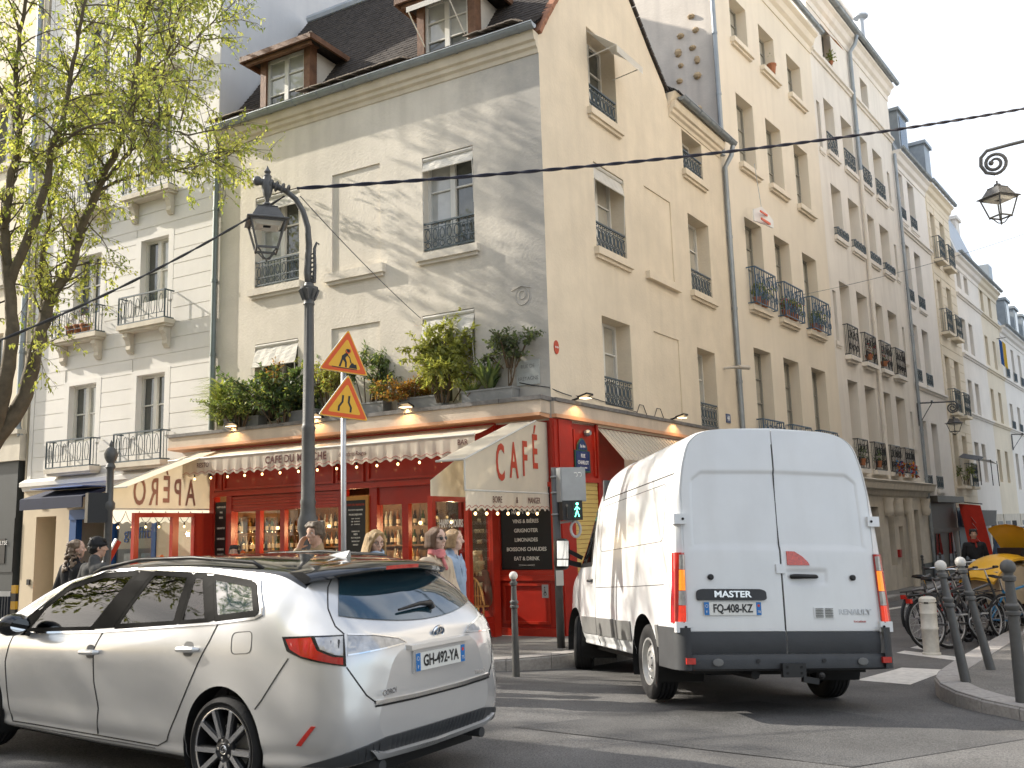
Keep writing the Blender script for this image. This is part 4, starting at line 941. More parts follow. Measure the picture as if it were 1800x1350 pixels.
bt = [mat('bottle_%s' % n, c, .12, .1, 9, spec=.8) for n, c in (('green', (.02, .06, .025)), ('amber', (.16, .06, .012)), ('clear', (.4, .42, .4)), ('dark', (.015, .014, .013)), ('gold', (.42, .26, .06)))]
bme = []
for m in bt:
 mb = MB(); mb.lathe([(.036, 0), (.037, .17), (.03, .2), (.013, .235), (.013, .29)], 8); b = obj('bottle', mb, m, angle=50)
 lb = MB(); lb.lathe([(.0376, .05), (.0376, .13)], 8, cap=False); obj('bottle_label', lb, mat('paper', (.55, .5, .4), .7, .1, 9), b, world=False)
 bme.append(b)
n = 0
for z, q0, q1 in ((1.03, 3.5, -1.96), (1.39, 3.5, -1.96), (1.75, 3.5, -1.96), (.98, 4.6, 0), (1.34, 4.6, 0), (1.70, 4.6, 0)):
 for k in range(28 if q0 < 4 else 24):
  u = q0 + k * .113 + random.uniform(-.02, .02); M = Matrix.Translation(P(u, q1 + random.uniform(-.04, .05), z) if q1 else P(7.22 + random.uniform(-.05, .05), -.32 - k * .086, z))
  s = bme[random.randrange(5)]
  if random.random() < .12: continue
  lab = 'bottle standing in the rows on the bar shelves inside the cafe'
  if 'label' not in s: s.matrix_world = M; tag(s, lab, 'bottle', 'bottles on the bar shelves')
  else: dup(s, M)
# pendant lamps inside (lit)
for i, (u, n_) in enumerate(((6.5, -.8), (5.85, -.8), (5.2, -.8), (4.6, -.8), (3.1, -.8), (2.5, -.9), (2.05, -.6))):
 th = thing('pendant_lamp', 'small lit bulb hanging inside the cafe behind the windows', 'lamp', P(u, n_, 1.78), group='pendant bulbs inside the cafe')
 mb = MB(); mb.ball((0, 0, 0), .035, 8); obj('bulb', mb, mBulb, th, world=False, smooth=True)
 mb = MB(); mb.tube([(0, 0, .03), (0, 0, 1.46)], .005, 4); mb.tube([(0, 0, .03), (0, 0, .09)], .016, 6); obj('cord', mb, mBlack, th, world=False)
 if i in (1, 3, 5):
  l = bpy.data.objects.new('lamp_light', bpy.data.lights.new('lamp_light', 'POINT')); COL.objects.link(l); l.data.energy = 40; l.data.color = (1, .62, .3); l.data.shadow_soft_size = .05; l.parent = th; l.location = (0, 0, -.06)
# menu boards
def sheet(name, u0, u1, z0, z1, n, m, par, t=.012):
 mb = MB(); fbox(mb, FA, u0, u1, n, n + t, z0, z1); return obj(name, mb, m, par)
bd = thing('menu_board', 'large black menu board with white drinks list, right of the cafe door', 'menu board', P(.5, .03, .9))
sheet('board', .07, .97, .99, 2.25, .0, mBoard, bd)
mb = MB()
for a, b, z0, z1 in ((.0, 1.03, .90, .98), (.0, 1.03, 2.26, 2.33), (.0, .06, .98, 2.26), (.98, 1.04, .98, 2.26)): fbox(mb, FA, a, b, -.02, .035, z0, z1)
obj('board_frame', mb, mRedD, bd)
mWL = mat('cream_lettering', (.72, .69, .60), .6, 0)
for z, l, s in ((1.88, 'HAPPY HOURS', .082), (1.735, 'VINS & BIÈRES', .082), (1.59, 'GRIGNOTER', .082), (1.445, 'LIMONADES', .082), (1.30, 'BOISSONS CHAUDES', .082), (1.155, 'EAT & DRINK', .082)):
 text('lettering', l, s, frame_M(P(.52, .0135, z), -FA.u, (0, 0, 1)), mWL, bd, .92, .0016)
mb = MB(); mb.bar(P(.38, .014, 1.065), P(.66, .014, 1.045), .01, .004); mb.bar(P(.38, .015, 1.045), P(.66, .015, 1.065), .01, .004); obj('crossed_sticks', mb, mWL, bd)
b2 = thing('menu_board', 'ochre framed chalk board with the lunch menu, between window and door', 'menu board', P(3.85, .08, .9))
sheet('board', 3.62, 4.08, .7, 2.2, .075, mBoard, b2)
mb = MB()
for a, b, z0, z1 in ((3.56, 4.14, 2.2, 2.27), (3.56, 4.14, .63, .7), (3.56, 3.62, .7, 2.2), (4.08, 4.14, .7, 2.2)): fbox(mb, FA, a, b, .07, .105, z0, z1)
obj('board_frame', mb, mOch, b2)
for z, l, s in ((2.12, 'CAFE DU MARCHE', .05), (2.03, 'NOS PETITS DEJEUNERS', .032), (1.95, 'PAUSE DEJEUNER', .04), (1.88, 'CAFE   TARTINES', .026), (1.83, 'THE   CROISSANT', .026), (1.78, 'JUS   CONFITURE', .026), (1.66, 'FORMULE DU', .03), (1.61, 'MIDI', .045), (1.55, 'PLAT DU JOUR', .032), (1.49, 'ENTREE PLAT', .03), (1.43, 'DESSERT', .032)):
 text('lettering', l, s, frame_M(P(3.85, .089, z), -FA.u, (0, 0, 1)), mLetR if z > 2.1 else mWL, b2, .95, .0006)
for z, l in ((1.27, 'Tables en'), (1.12, 'et en salle')): text('lettering', l, .12, frame_M(P(3.85, .089, z), -FA.u, (0, 0, 1)), mWL, b2, .85, .001, shear=.3)
b3 = thing('menu_board', 'narrow black menu board on the left pier of the cafe', 'menu board', P(7.17, .04, .9))
sheet('board', 7.02, 7.33, .5, 2.3, .02, mBoard, b3)
for i, l in enumerate(('HAPPY HOURS', 'VINS', 'BIERES', '', 'GRIGNOTER', '', 'LIMONADES', '', 'BOISSONS', 'CHAUDES', '', 'EAT & DRINK')):
 if l: text('lettering', l, .05, frame_M(P(7.17, .0335, 2.2 - i * .1), -FA.u, (0, 0, 1)), mWL, b3, .72, .001)
# lower red panel with sign under the big board
mb = MB(); fbox(mb, FA, .04, 1.02, -.02, .02, -.05, .88); obj('lower_panel', mb, mRed, shop)
mb = MB()
for a, b, z0, z1 in ((.12, .95, .16, .2), (.12, .95, .74, .78), (.12, .16, .2, .74), (.91, .95, .2, .74)): fbox(mb, FA, a, b, .02, .045, z0, z1)
fbox(mb, FA, .0, 1.03, .02, .06, .82, .9); fbox(mb, FA, .0, 1.03, .02, .05, -.05, .1); obj('panel_moulding', mb, mRedD, shop)
sg = thing('access_sign', 'small grey sticker sign on the red panel under the menu board', 'sign', P(.2, .046, .6)); sheet('plate', .14, .25, .56, .76, .046, mat('grey_sticker', (.35, .35, .34), .5, .1, 9), sg, .004)
mb = MB(); mb.ring(P(.195, .052, .62), .022, .004, FA.n, 10, 4); mb.bar(P(.2, .052, .63), P(.2, .052, .70), .01, .004); mb.ball(P(.2, .052, .72), .010, 6); mb.bar(P(.2, .052, .66), P(.175, .052, .64), .008, .004); obj('pictogram', mb, mBlack, sg)
# side front (up the street)
redbox([(.0, .12, -.06, .03, -.1, 3.33), (.12, .5, -.06, .05, -.1, 3.33), (.5, 1.44, -.06, .0, 2.36, 3.33), (.5, .56, -.05, .04, -.1, 3.33), (1.38, 1.44, -.05, .04, -.1, 3.33), (.5, 1.44, -.06, .02, -.15, .75)], 'side_panel', fr=FB)
redbox([(.62, .66, .0, .03, 2.46, 3.2), (1.3, 1.34, .0, .03, 2.46, 3.2), (.5, 1.44, .0, .05, 2.34, 2.42)], 'panel_moulding', mRedD, FB)
redbox([(1.44, 8.3, -.5, -.08, -.4, 3.33)], 'side_wall', mRed, FB)
for k in range(22): mb = MB(); fbox(mb, FB, .57, 1.37, -.03, .012 + .004 * (k % 2), .78 + k * .072, .78 + k * .072 + .066); obj('shutter_slat', mb, mat('yellow_shutter', (.62, .44, .14), .55, .06, 4), shop)
mb = MB(); rows = [[Q(u, n, z) for u in np.linspace(1.45, 7.6, 12)] for n, z in ((.02, 3.28), (.26, 3.0), (.5, 2.72), (.5, 2.52))]; mb.grid(rows); mb.grid([[p - V((0, 0, .008)) for p in r] for r in rows], flip=True)
a3 = thing('awning', 'folded striped awning on the side street wall, above the van', 'awning', Q(4.5, 0, 3.2)); obj('canvas', mb, mCream, a3, fix=True)
mb = MB()
for k in range(40): u = 1.5 + k * .155; mb.bar(Q(u, .03, 3.275), Q(u, .5, 2.725), .012, .012, up=tuple(FB.n))
obj('stripe_seam', mb, mat('canvas_stripe', (.52, .46, .37), .85, .05, 4), a3)
# street sign on the side
ss_ = thing('street_sign', 'blue enamel street name sign with green rim on the red side wall', 'sign', Q(.85, .05, 2.7))
mb = MB(); fbox(mb, FB, .6, 1.1, .03, .05, 2.5, 2.86); pts = [(.68, 2.86), (1.02, 2.86), (1.0, 2.95), (.92, 3.04), (.85, 3.07), (.78, 3.04), (.7, 2.95)]; mb.prism([Q(u, .05, z) for u, z in pts], FB.n * -.02); obj('rim', mb, mGreenE, ss_, fix=True)
mb = MB(); fbox(mb, FB, .63, 1.07, .05, .056, 2.53, 2.85); mb.prism([Q(.85 + (u - .85) * .8, .056, 2.86 + (z - 2.86) * .82 + .012) for u, z in pts], FB.n * -.006); obj('plate', mb, mEnam, ss_, fix=True)
for z, l, s in ((2.93, '3e Arr', .07), (2.77, 'RUE', .085), (2.66, 'CHARLOT', .085), (2.58, 'poète et compositeur', .03)): text('lettering', l, s, frame_M(Q(.85, .058, z), FB.u, (0, 0, 1)), mWhiteT, ss_, .9, .0012)
mb = MB(); mb.lathe([(.05, 0), (.06, .05), (.04, .1)], 8, frame_M(Q(1.02, .02, 3.16), FB.u, (0, 0, 1))); obj('spotlight', mb, mZinc, ss_)
# red mosaic disc on the wall
th = thing('mosaic', 'small red ceramic face stuck on the side wall above the ledge', 'mosaic', Q(.21, 0, 4.5)); mb = MB(); mb.lathe([(.10, 0), (.10, .012)], 14, frame_M(Q(.21, .003, 4.5), FB.u, (0, 0, 1)) @ Matrix.Diagonal((.75, 1.15, 1, 1))); obj('disc', mb, mat('orange_red', (.5, .07, .03), .4, .1, 9), th)
mb = MB()
for du in (-.03, .03): mb.lathe([(.018, 0), (.018, .004)], 8, frame_M(Q(.21 + du, .016, 4.5), FB.u, (0, 0, 1)))
obj('eye', mb, mWhiteT, th)
th = thing('carved_cartouche', 'worn plaster cartouche on the front wall near the corner', 'ornament', P(.46, 0, 5.38))
mb = MB(); mb.ring(P(.46, .0, 5.38), .13, .010, FA.n, 18, 5, ux=(0, 0, 1), sx=1.15); mb.ring(P(.46, .0, 5.4), .07, .010, FA.n, 12, 5); mb.tube([P(.30, 0, 5.5), P(.46, .01, 5.55), P(.66, 0, 5.49)], .010, 6); obj('relief', mb, mA, th, smooth=True)
# ---------------------------------------------------------------- awnings
def scallop(fn, n, drop, w, k=6):
 """valance lower edge points along t in 0..1 for n scallops"""
 pts = []
 for i in range(n * k + 1):
  t = i / (n * k); pts.append((t, -drop * (.55 + .45 * math.cos(2 * math.pi * t * n))))
 return pts
def valance(name, A_, B_, z1, z0, n, par, m=None, out=V((0, 0, 0)), trim=True):
 mb = MB(); sc = scallop(None, n, (z1 - z0) * .16, 0)
 top = []; bot = []
 for t, d in sc:
  p = A_.lerp(B_, t); w = .012 * math.sin(t * n * 5.1) + .006 * math.sin(t * n * 13)
  top.append(V((p.x, p.y, z1))); bot.append(V((p.x, p.y, z0 + (z1 - z0) * .14 + d)) + out * w)
 mid = [a.lerp(b, .5) + out * .4 * random.uniform(-.006, .006) for a, b in zip(top, bot)]
 mb.grid([top, mid, bot]); o = obj(name, mb, m or mCream, par, smooth=True)
 if trim:
  mb = MB(); mb.tube([p.lerp(q, .16) + out * .004 for p, q in zip(bot, top)], .0035, 4); mb.tube([p.lerp(q, .16) - out * .004 for p, q in zip(bot, top)], .0035, 4); obj('trim', mb, mLetR, par)
 return o
aw1 = thing('awning', 'long cream awning lettered with the cafe name over the windows', 'awning', P(4.5, .1, 3.3))
rows = []
for f in (0, .35, .7, 1): rows.append([P(u, .10 + .60 * f, 3.30 - .20 * f - .02 * math.sin(math.pi * f) + .008 * math.sin(u * 9) * f) for u in np.linspace(1.0, 7.9, 40)])
mb = MB(); mb.grid(rows); mb.grid([[p - V((0, 0, .006)) for p in r] for r in rows], flip=True); obj('canvas', mb, mCream, aw1, smooth=True)
mb = MB(); mb.tube([P(1.0, .7, 3.10), P(7.9, .7, 3.10)], .022, 8)
for u in (1.2, 3.2, 5.4, 7.6): mb.tube([P(u, .05, 2.95), P(u, .68, 3.08)], .014, 6)
obj('front_bar', mb, mat('awning_bar', (.55, .53, .48), .5, .1, 4), aw1)
valance('valance', P(7.9, .705, 0), P(1.0, .705, 0), 3.09, 2.77, 34, aw1, out=FA.n)
def canvas_text(body, size, p, xdir, m, par, sx=1., bold=0., shear=0., up=(0, 0, 1), space=1.): return text('lettering', body, size, frame_M(p, xdir, up), m, par, sx, bold, ext=.0012, shear=shear, space=space)
canvas_text('RESTO', .125, P(6.95, .715, 2.965), -FA.u, mLetD, aw1, .85)
canvas_text('CAFE DU MARCHE', .185, P(4.68, .716, 2.955), -FA.u, mLetD, aw1, .86, .004, space=1.08)
canvas_text('des enfants Rouges', .105, P(3.42, .716, 2.95), -FA.u, mLetD, aw1, .72, 0, .35)
canvas_text('BAR', .125, P(1.22, .715, 2.985), -FA.u, mLetD, aw1, .85)
def canopy(label, u0, u1, uc, cheek, top, word, xdir, wx, rev=False):
 th = thing('awning', label, 'awning', P(uc, .2, 3.2))
 rows = [[P(u, n, z) for u in np.linspace(u0, u1, 4)] for n, z in top]; mb = MB(); mb.grid(rows); mb.grid([[p - V((0, 0, .006)) for p in r] for r in rows], flip=True); obj('canvas', mb, mCream, th, fix=True)
 mb = MB(); mb.prism([P(uc, n, z) for n, z in cheek], FA.u * .008); obj('cheek', mb, mCream, th, fix=True)
 mb = MB(); n1, z1 = cheek[2]; mb.tube([P(uc, n, z + .004) for n, z in top], .014, 6); mb.tube([P(u0, top[-1][0], top[-1][1]), P(u1, top[-1][0], top[-1][1])], .016, 6); mb.tube([P(uc, cheek[3][0], cheek[3][1]), P(uc, .0, cheek[3][1])], .014, 6); mb.tube([P(uc, cheek[2][0], cheek[2][1]), P(uc, cheek[3][0], cheek[3][1])], .013, 6); obj('awning_frame', mb, mat('awning_bar', (.55, .53, .48), .5), th)
 return th
top_r = [(.36, 3.26), (1.4, 2.915), (2.45, 2.56)]
cr = canopy('short cream canopy whose side cheek reads CAFÉ at the cafe corner', .1, .56, .1, [(-.02, 3.27), (.36, 3.26), (2.45, 2.55), (2.45, 2.15), (-.02, 2.15)], top_r, 'CAFÉ', None, None)
# letters on the cheek run outwards-to-wall; seen from the street corner
for l, n_, s in (('C', 1.50, 1), ('A', 1.10, 1), ('F', .76, 1), ('É', .43, 1)):
 canvas_text(l, .74, P(.092, n_, 2.54 + .012 * (1.5 - n_) * 10 + (.085 if l == 'É' else 0)), -FA.n, mLetR, cr, .50, .012)
valance('valance', P(.095, 2.45, 0), P(.095, .0, 0), 2.15, 1.88, 15, cr, out=-FA.u)
for l, n_ in (('BOIRE', 1.62), ('&', 1.05), ('MANGER', .52)): canvas_text(l, .13, P(.084, n_, 2.03), -FA.n, mLetD, cr, .75)
mb = MB(); mb.prism([P(.58, n, z) for n, z in ((.0, 3.2), (.4, 3.2), (1.8, 2.66), (2.55, 2.30), (2.55, 2.09), (.0, 2.09))], FA.u * .008); obj('inner_cheek', mb, mCream, cr, fix=True)
top_l = [(.3, 3.26), (1.3, 2.9), (2.3, 2.53)]
cl = canopy('short cream canopy with APÉRO on its cheek at the left end of the cafe', 7.03, 7.5, 7.5, [(.0, 3.27), (.3, 3.26), (2.32, 2.53), (2.32, 2.17), (.0, 2.17)], top_l, 'APÉRO', None, None)
for l, n_ in (('A', .50), ('P', .80), ('É', 1.06), ('R', 1.34), ('O', 1.66)):   # printed for the far side, showing through reversed
 canvas_text(l, .70, P(7.512, n_, 2.46 + (.05 if l == 'É' else 0)), FA.n, mLetR, cl, .50, .008)
 canvas_text(l, .70, P(7.492, n_, 2.46 + (.05 if l == 'É' else 0)), FA.n, mat('show_through', (.46, .24, .17), .8, 0), cl, .50, .008)
valance('valance', P(7.5, 2.32, 0), P(7.5, .0, 0), 2.16, 1.92, 14, cl, out=-FA.u, trim=False)
# festoon bulbs
def festoon(label, pts, drop, loops=True, group='festoon lights'):
 th = thing('string_lights', label, 'string lights', pts[0]); mb = MB(); path = []
 for a, b in zip(pts, pts[1:]):
  for i in range(10): t = i / 10; path.append(a.lerp(b, t) - V((0, 0, (drop * (1 - (2 * t - 1) ** 2)))))
 path.append(pts[-1]); mb.tube(path, .006, 4); obj('wire', mb, mBlack, th)
 for a, b in zip(pts, pts[1:]):
  c = a.lerp(b, .5) - V((0, 0, drop)); s = MB(); s.lathe([(.012, 0), (.014, -.05)], 6, Matrix.Translation(c)); obj('socket', s, mBlack, th)
  g = MB(); g.ball(c - V((0, 0, .08)), .021, 8, (1, 1, 1.2)); obj('bulb', g, mBulb, th, smooth=True)
 return th
festoon('black festoon of round bulbs looped under the left canopy', [P(7.47, 2.25 - i * .29, 2.13) for i in range(8)], .2)
festoon('row of small warm bulbs under the long awning valance', [P(7.5 - i * .43, .60, 2.86) for i in range(15)], .05)
festoon('row of small bulbs under the canopy by the menu board', [P(.13, 2.3 - i * .3, 1.97) for i in range(8)], .05)
# glazed screens of the terrace
def screen(label, uc, posts, glass, rails, kick, extra=None):
 th = thing('terrace_screen', label, 'screen', P(uc, 1.0, 0))
 mb = MB()
 for n0, n1, z1 in posts: fbox(mb, FA, uc - .04, uc + .04, n0, n1, -.02, z1)
 obj('post', mb, mRedD, th); mb = MB()
 for n0, n1, z0, z1 in rails: fbox(mb, FA, uc - .036, uc + .036, n0, n1, z0, z1)
 obj('rail', mb, mRedD, th)
 for n0, n1, z0, z1 in kick: mb = MB(); fbox(mb, FA, uc - .03, uc + .03, n0, n1, z0, z1); fbox(mb, FA, uc - .04, uc + .04, n0 + .08, n1 - .08, z0 + .08, z1 - .08); obj('kick_panel', mb, mRed, th)
 for n0, n1, z0, z1 in glass:
  mb = MB(); fbox(mb, FA, uc - .004, uc + .004, n0, n1, z0, z1); obj('pane', mb, mGlass, th)
 return th
s1 = screen('red framed glass screen lettered HAPPY HOURS beside the cafe terrace', .95, [(.18, .38, 2.1), (.98, 1.08, 2.12), (1.96, 2.04, 2.12)], [(.38, .98, .3, 2.04), (1.08, 1.96, .3, 2.04)], [(.38, .98, 2.04, 2.1), (1.08, 1.96, 2.04, 2.12)], [(.38, .98, .0, .3), (1.08, 1.96, .0, .3)])
text('lettering', 'HAPPY HOURS', .155, frame_M(P(.943, 1.5, 1.72), -FA.n, (0, 0, 1)), mWhiteT, s1, .62, .004)
for i, l in enumerate(('HAPPY', 'VINS', 'GRIGNOTER', 'BIERES', 'CIDRE', 'LIMONADES', 'THE', 'CAFE')):
 text('lettering', l, .085, frame_M(P(.943, .72, 1.92 - i * .16), -FA.n, (0, 0, 1)), mat('worn_lettering', (.35, .27, .14), .6, 0), s1, .6)
s2 = screen('red framed glass screen closing the left end of the cafe terrace', 7.42, [(.0, .5, 2.1), (.86, 1.0, 2.1), (1.74, 1.84, 2.1)], [(.5, .86, .5, 2.02), (1.0, 1.74, .5, 2.02)], [(.5, .86, 2.02, 2.1), (1.0, 1.74, 2.02, 2.1)], [(.5, .86, .0, .5), (1.0, 1.74, .0, .5)])
# two small orange stickers on the panes (eight-bit creature left as a plain rounded mark)
for nm, c, xd, lab in (('sticker', P(7.37, 1.24, 1.25), -FA.n, 'small orange sticker on the left terrace screen'), ('sticker', P(6.62, .0, 1.28), -FA.u, 'small orange sticker low in the first cafe window')):
 M = frame_M(c, xd, (0, 0, 1)); mb = MB(); mb.prism([M @ V((x, y, 0)) for x, y in ((-.07, -.1), (-.03, -.08), (0, -.1), (.03, -.08), (.07, -.1), (.07, .03), (.04, .08), (0, .1), (-.04, .08), (-.07, .03))], M.to_3x3() @ V((0, 0, .003)))
 tag(obj(nm, mb, mat('orange_sticker', (.75, .16, .03), .5, 0), fix=True), lab, 'sticker')
# leaning red parasol poles: slanting rails at the terrace edge
for u, n0, lab in ((7.5, 2.5, 'slanted red and white terrace rail by the left screen'), (2.2, 2.0, 'slanted red and white terrace rail behind the woman in the scarf')):
 th = thing('terrace_rail', lab, 'rail', P(u, n0, 0)); mb = MB(); mb.bar(P(u, n0, .9), P(u - .02, n0 - .42, 1.62), .05, .10); obj('rail', mb, mRedD, th)
 mb = MB(); mb.bar(P(u, n0 + .05, .93), P(u - .02, n0 - .37, 1.65), .052, .03); obj('white_edge', mb, mWhiteT, th); mb = MB(); mb.bar(P(u, n0, 0), P(u, n0, .95), .05); obj('post', mb, mRedD, th)
# flood lamps on the ledge (lit)
for fr, u, n_ in ((FA, 6.54, .40), (FA, 4.5, .40), (FA, 2.52, .40), (FB, .66, .24), (FB, 4.5, .24)):
 c = fr.P(u, n_, 3.70); th = thing('flood_lamp', {(FA, 6.54): 'small lit flood lamp on the ledge under the round shrub', (FA, 4.5): 'small lit flood lamp on the ledge beside the lamp post', (FA, 2.52): 'small lit flood lamp on the ledge below the orange shrub', (FB, .66): 'small lit flood lamp at the corner of the ledge, side street', (FB, 4.5): 'small lit flood lamp further along the side ledge'}[(fr, u)], 'lamp', c)
 mb = MB(); mb.prism([fr.P(u - .11, n_ - .08, 3.69), fr.P(u + .11, n_ - .08, 3.69), fr.P(u + .11, n_ + .1, 3.735), fr.P(u - .11, n_ + .1, 3.735)], (0, 0, .03)); obj('housing', mb, mBlack, th)
 mb = MB(); fbox(mb, fr, u - .09, u + .09, n_ - .05, n_ + .08, 3.684, 3.692); obj('lens', mb, mat('lamp_lens', (.9, .75, .5), .4, 0, emit=(1, .7, .38), estr=2.5), th)
 mb = MB(); mb.bar(fr.P(u, n_ - .08, 3.71), fr.P(u, n_ - .3, 3.66), .03); obj('bracket', mb, mBlack, th)
 l = bpy.data.objects.new('lamp_light', bpy.data.lights.new('lamp_light', 'SPOT')); COL.objects.link(l); l.data.energy = 8; l.data.color = (1, .58, .25); l.data.spot_size = R_(130); l.data.shadow_soft_size = .04; l.parent = th; l.location = (0, 0, -.03)
# ---------------------------------------------------------------- plants on the ledge
def leafmat(name, c, t=.45, var=.35, scale=14):
 return translucent(mat(name, c, .5, var, scale, spec=.35), t, tuple(min(1, x * 1.5) for x in (c[0], c[1], c[2] * .5)))
mLfD = leafmat('leaf_dark', (.09, .135, .06)); mLfM = leafmat('leaf_mid', (.17, .215, .08)); mLfY = leafmat('leaf_yellowgreen', (.32, .33, .11)); mLfO = leafmat('leaf_rust', (.30, .15, .04)); mLfB = leafmat('leaf_bamboo', (.24, .28, .10)); mLfG = leafmat('leaf_glossy', (.12, .145, .10))
mStem = mat('stem', (.10, .065, .035), .8, .2, 20)
def leaf(mb, p, d, up, L, w, bend=.15):
 d = d.normalized(); s = d.cross(up); s = s.normalized() * w if s.length > 1e-4 else d.orthogonal() * w; n = s.cross(d).normalized()
 a = p; b = p + d * L * .45 + s - n * bend * L * .2; c = p + d * L - n * bend * L; e = p + d * L * .45 - s - n * bend * L * .2
 mb.add([a, b, c, e], [(0, 1, 2), (0, 2, 3)])
def rv(z=0.):
 a = random.uniform(0, 2 * math.pi); h = random.uniform(-1, 1); r = math.sqrt(1 - h * h); return V((r * math.cos(a), r * math.sin(a), h + z)).normalized()
def bush(name, label, c, size, mats_, n=900, L=.07, w=.02, stems=9, droop=.2, hole=.25, group=None):
 """stems carrying clumps of leaves, spread unevenly in an ellipsoid above c"""
 th = thing(name, label, 'plant', c, group=group); sx, sy, sz = size; st = MB(); lf = MB(); tips = []
 for i in range(stems):
  v = V((random.gauss(0, .5) * sx, random.gauss(0, .5) * sy, sz * random.uniform(.3, 1.0))); v.x = max(-sx, min(sx, v.x)); v.y = max(-sy, min(sy, v.y))
  p0 = V((v.x * .25, v.y * .25, 0)); m = p0.lerp(v, .55) + V((0, 0, .1 * sz)); st.tube([p0, m, v], [.012, .008, .003], 5)
  tips += [(m, v)] + [(m.lerp(v, random.uniform(0, .9)), m.lerp(v, random.uniform(.3, 1)) + V((rv().x * sx * .55, rv().y * sy * .55, rv().z * sz * .22))) for _ in range(6)]
 for a, b in tips:
  st.tube([a, b], [.005, .002], 4)
 per = max(3, n // len(tips))
 for a, b in tips:
  k = int(per * random.uniform(.5, 1.5))
  for _ in range(k):
   t = random.uniform(.1, 1.05); p = a.lerp(b, t) + rv() * random.uniform(0, .06)
   d = ((b - a).normalized() * .6 + rv(.15) * .9); lf.mi = 0 if random.random() < .7 else min(len(mats_) - 1, random.randrange(len(mats_)))
   leaf(lf, p, d - V((0, 0, droop)), V((0, 0, 1)) + rv() * .5, L * random.uniform(.6, 1.3), w * random.uniform(.7, 1.2))
 obj('foliage', lf, mats_, th, world=False); obj('stem', st, mStem, th, world=False); return th
def blades(name, label, c, n, L, w, mats_, spread=.7, droop=.5, height=0.):
 th = thing(name, label, 'plant', c); mb = MB()
 for i in range(n):
  a = random.uniform(0, 6.283); d = V((math.cos(a) * spread, math.sin(a) * spread, 1)).normalized(); l = L * random.uniform(.6, 1.15); s = V((-math.sin(a), math.cos(a), 0)) * w
  z0 = random.uniform(0, height); p = V((random.gauss(0, .03), random.gauss(0, .03), z0)); rows = []
  for k in range(6):
   t = k / 5; q = p + d * l * t - V((0, 0, droop * l * t * t * random.uniform(.9, 1.1))) + V((d.x, d.y, 0)) * droop * .5 * l * t * t; ww = math.sin(math.pi * min(1, .25 + t * .75)) if t < 1 else .02
   rows.append([q - s * ww, q + V((0, 0, -.15 * w)), q + s * ww])
  mb.mi = random.randrange(len(mats_)); mb.grid(rows)
 obj('foliage', mb, mats_, th, world=False, smooth=True)
 if height:
  st = MB()
  for i in range(7): st.tube([(random.gauss(0, .04), random.gauss(0, .04), 0), (random.gauss(0, .06), random.gauss(0, .06), height)], .008, 5)
  obj('stem', st, mStem, th, world=False)
 return th
def planter(u0, u1, lab):
 mb = MB(); fbox(mb, FA, u0, u1, .04, .27, 3.666, 3.86); fbox(mb, FA, u0 - .01, u1 + .01, .03, .28, 3.84, 3.87); t = thing('planter', lab, 'planter', P((u0 + u1) / 2, .1, 3.66)); obj('trough', mb, mat('planter_grey', (.22, .22, .21), .7, .15, 6), t)
planter(6.0, 6.9, 'grey planter under the round shrub at the left of the ledge'); planter(4.6, 5.5, 'grey planter under the dark leafy bush on the ledge'); planter(3.1, 4.1, 'grey planter under the feathery shrub behind the road signs'); planter(1.9, 2.8, 'grey planter under the rust coloured shrub on the ledge'); planter(.55, 1.5, 'grey planter under the spiky plant near the corner')
blades('bamboo', 'arching yellow-green bamboo at the left end of the ledge', P(7.05, .2, 3.75), 420, .62, .014, [mLfB, mLfY, mLfM], .8, .55, .75)
bush('shrub', 'rounded dense green shrub on the left end of the ledge', P(6.45, .3, 3.62), (.66, .42, .9), [mLfM, mLfD, mLfY], 4200, .06, .017, 22)
bush('shrub', 'broad dark glossy bush on the ledge left of the lamp post', P(5.35, .28, 3.65), (.9, .38, 1.1), [mLfD, mLfG, mLfY], 4200, .10, .03, 22)
bush('shrub', 'rust tinged shrub poking up before the left lower window', P(5.75, .2, 3.8), (.28, .25, 1.15), [mLfO, mLfM, mLfY], 500, .07, .014, 6)
bush('shrub', 'sparse light green shrub just right of the lamp post', P(4.35, .2, 3.8), (.5, .3, .95), [mLfY, mLfM, mLfO], 2000, .07, .018, 9)
bush('shrub', 'feathery dark shrub behind the road signs', P(3.5, .2, 3.8), (.5, .3, 1.05), [mLfD, mLfM, mLfY], 1800, .09, .014, 8, droop=.4)
bush('shrub', 'low yellowish shrub right of the road signs', P(3.2, .2, 3.75), (.35, .25, .5), [mLfY, mLfM], 450, .06, .015, 7)
bush('shrub', 'low rust coloured shrub on the middle of the ledge', P(2.55, .2, 3.72), (.55, .25, .5), [mLfO, mLfY, mLfM], 2400, .055, .014, 16)
bush('nandina', 'tall bright yellow-green bush before the right lower window', P(1.85, .28, 3.72), (.7, .38, 1.5), [mLfY, mLfM, mLfY], 4000, .11, .024, 14)
blades('yucca', 'spiky dark green yucca in the planter near the corner', P(1.02, .2, 3.82), 60, .62, .034, [mLfD, mLfM], .55, .25, .15)
blades('yucca', 'smaller yellowing spiky plant left of the yucca', P(1.38, .2, 3.78), 40, .4, .024, [mLfM, mLfY], .6, .3, .05)
bush('ficus', 'small round topped tree with bare stems at the corner of the ledge', P(.62, .2, 4.18), (.42, .3, .62), [mLfG, mLfD, mLfM], 2000, .06, .022, 12)
mb = MB()
for k in range(4): mb.tube([P(.62 + k * .03, .2, 3.7), P(.6 + .05 * math.sin(k * 2), .2, 4.0), P(.58 + .1 * math.sin(k * 2.4), .2, 4.35)], [.012, .01, .008], 6)
tag(obj('stem', mb, mStem, [o for o in COL.objects if o.name.startswith('ficus')][0]))
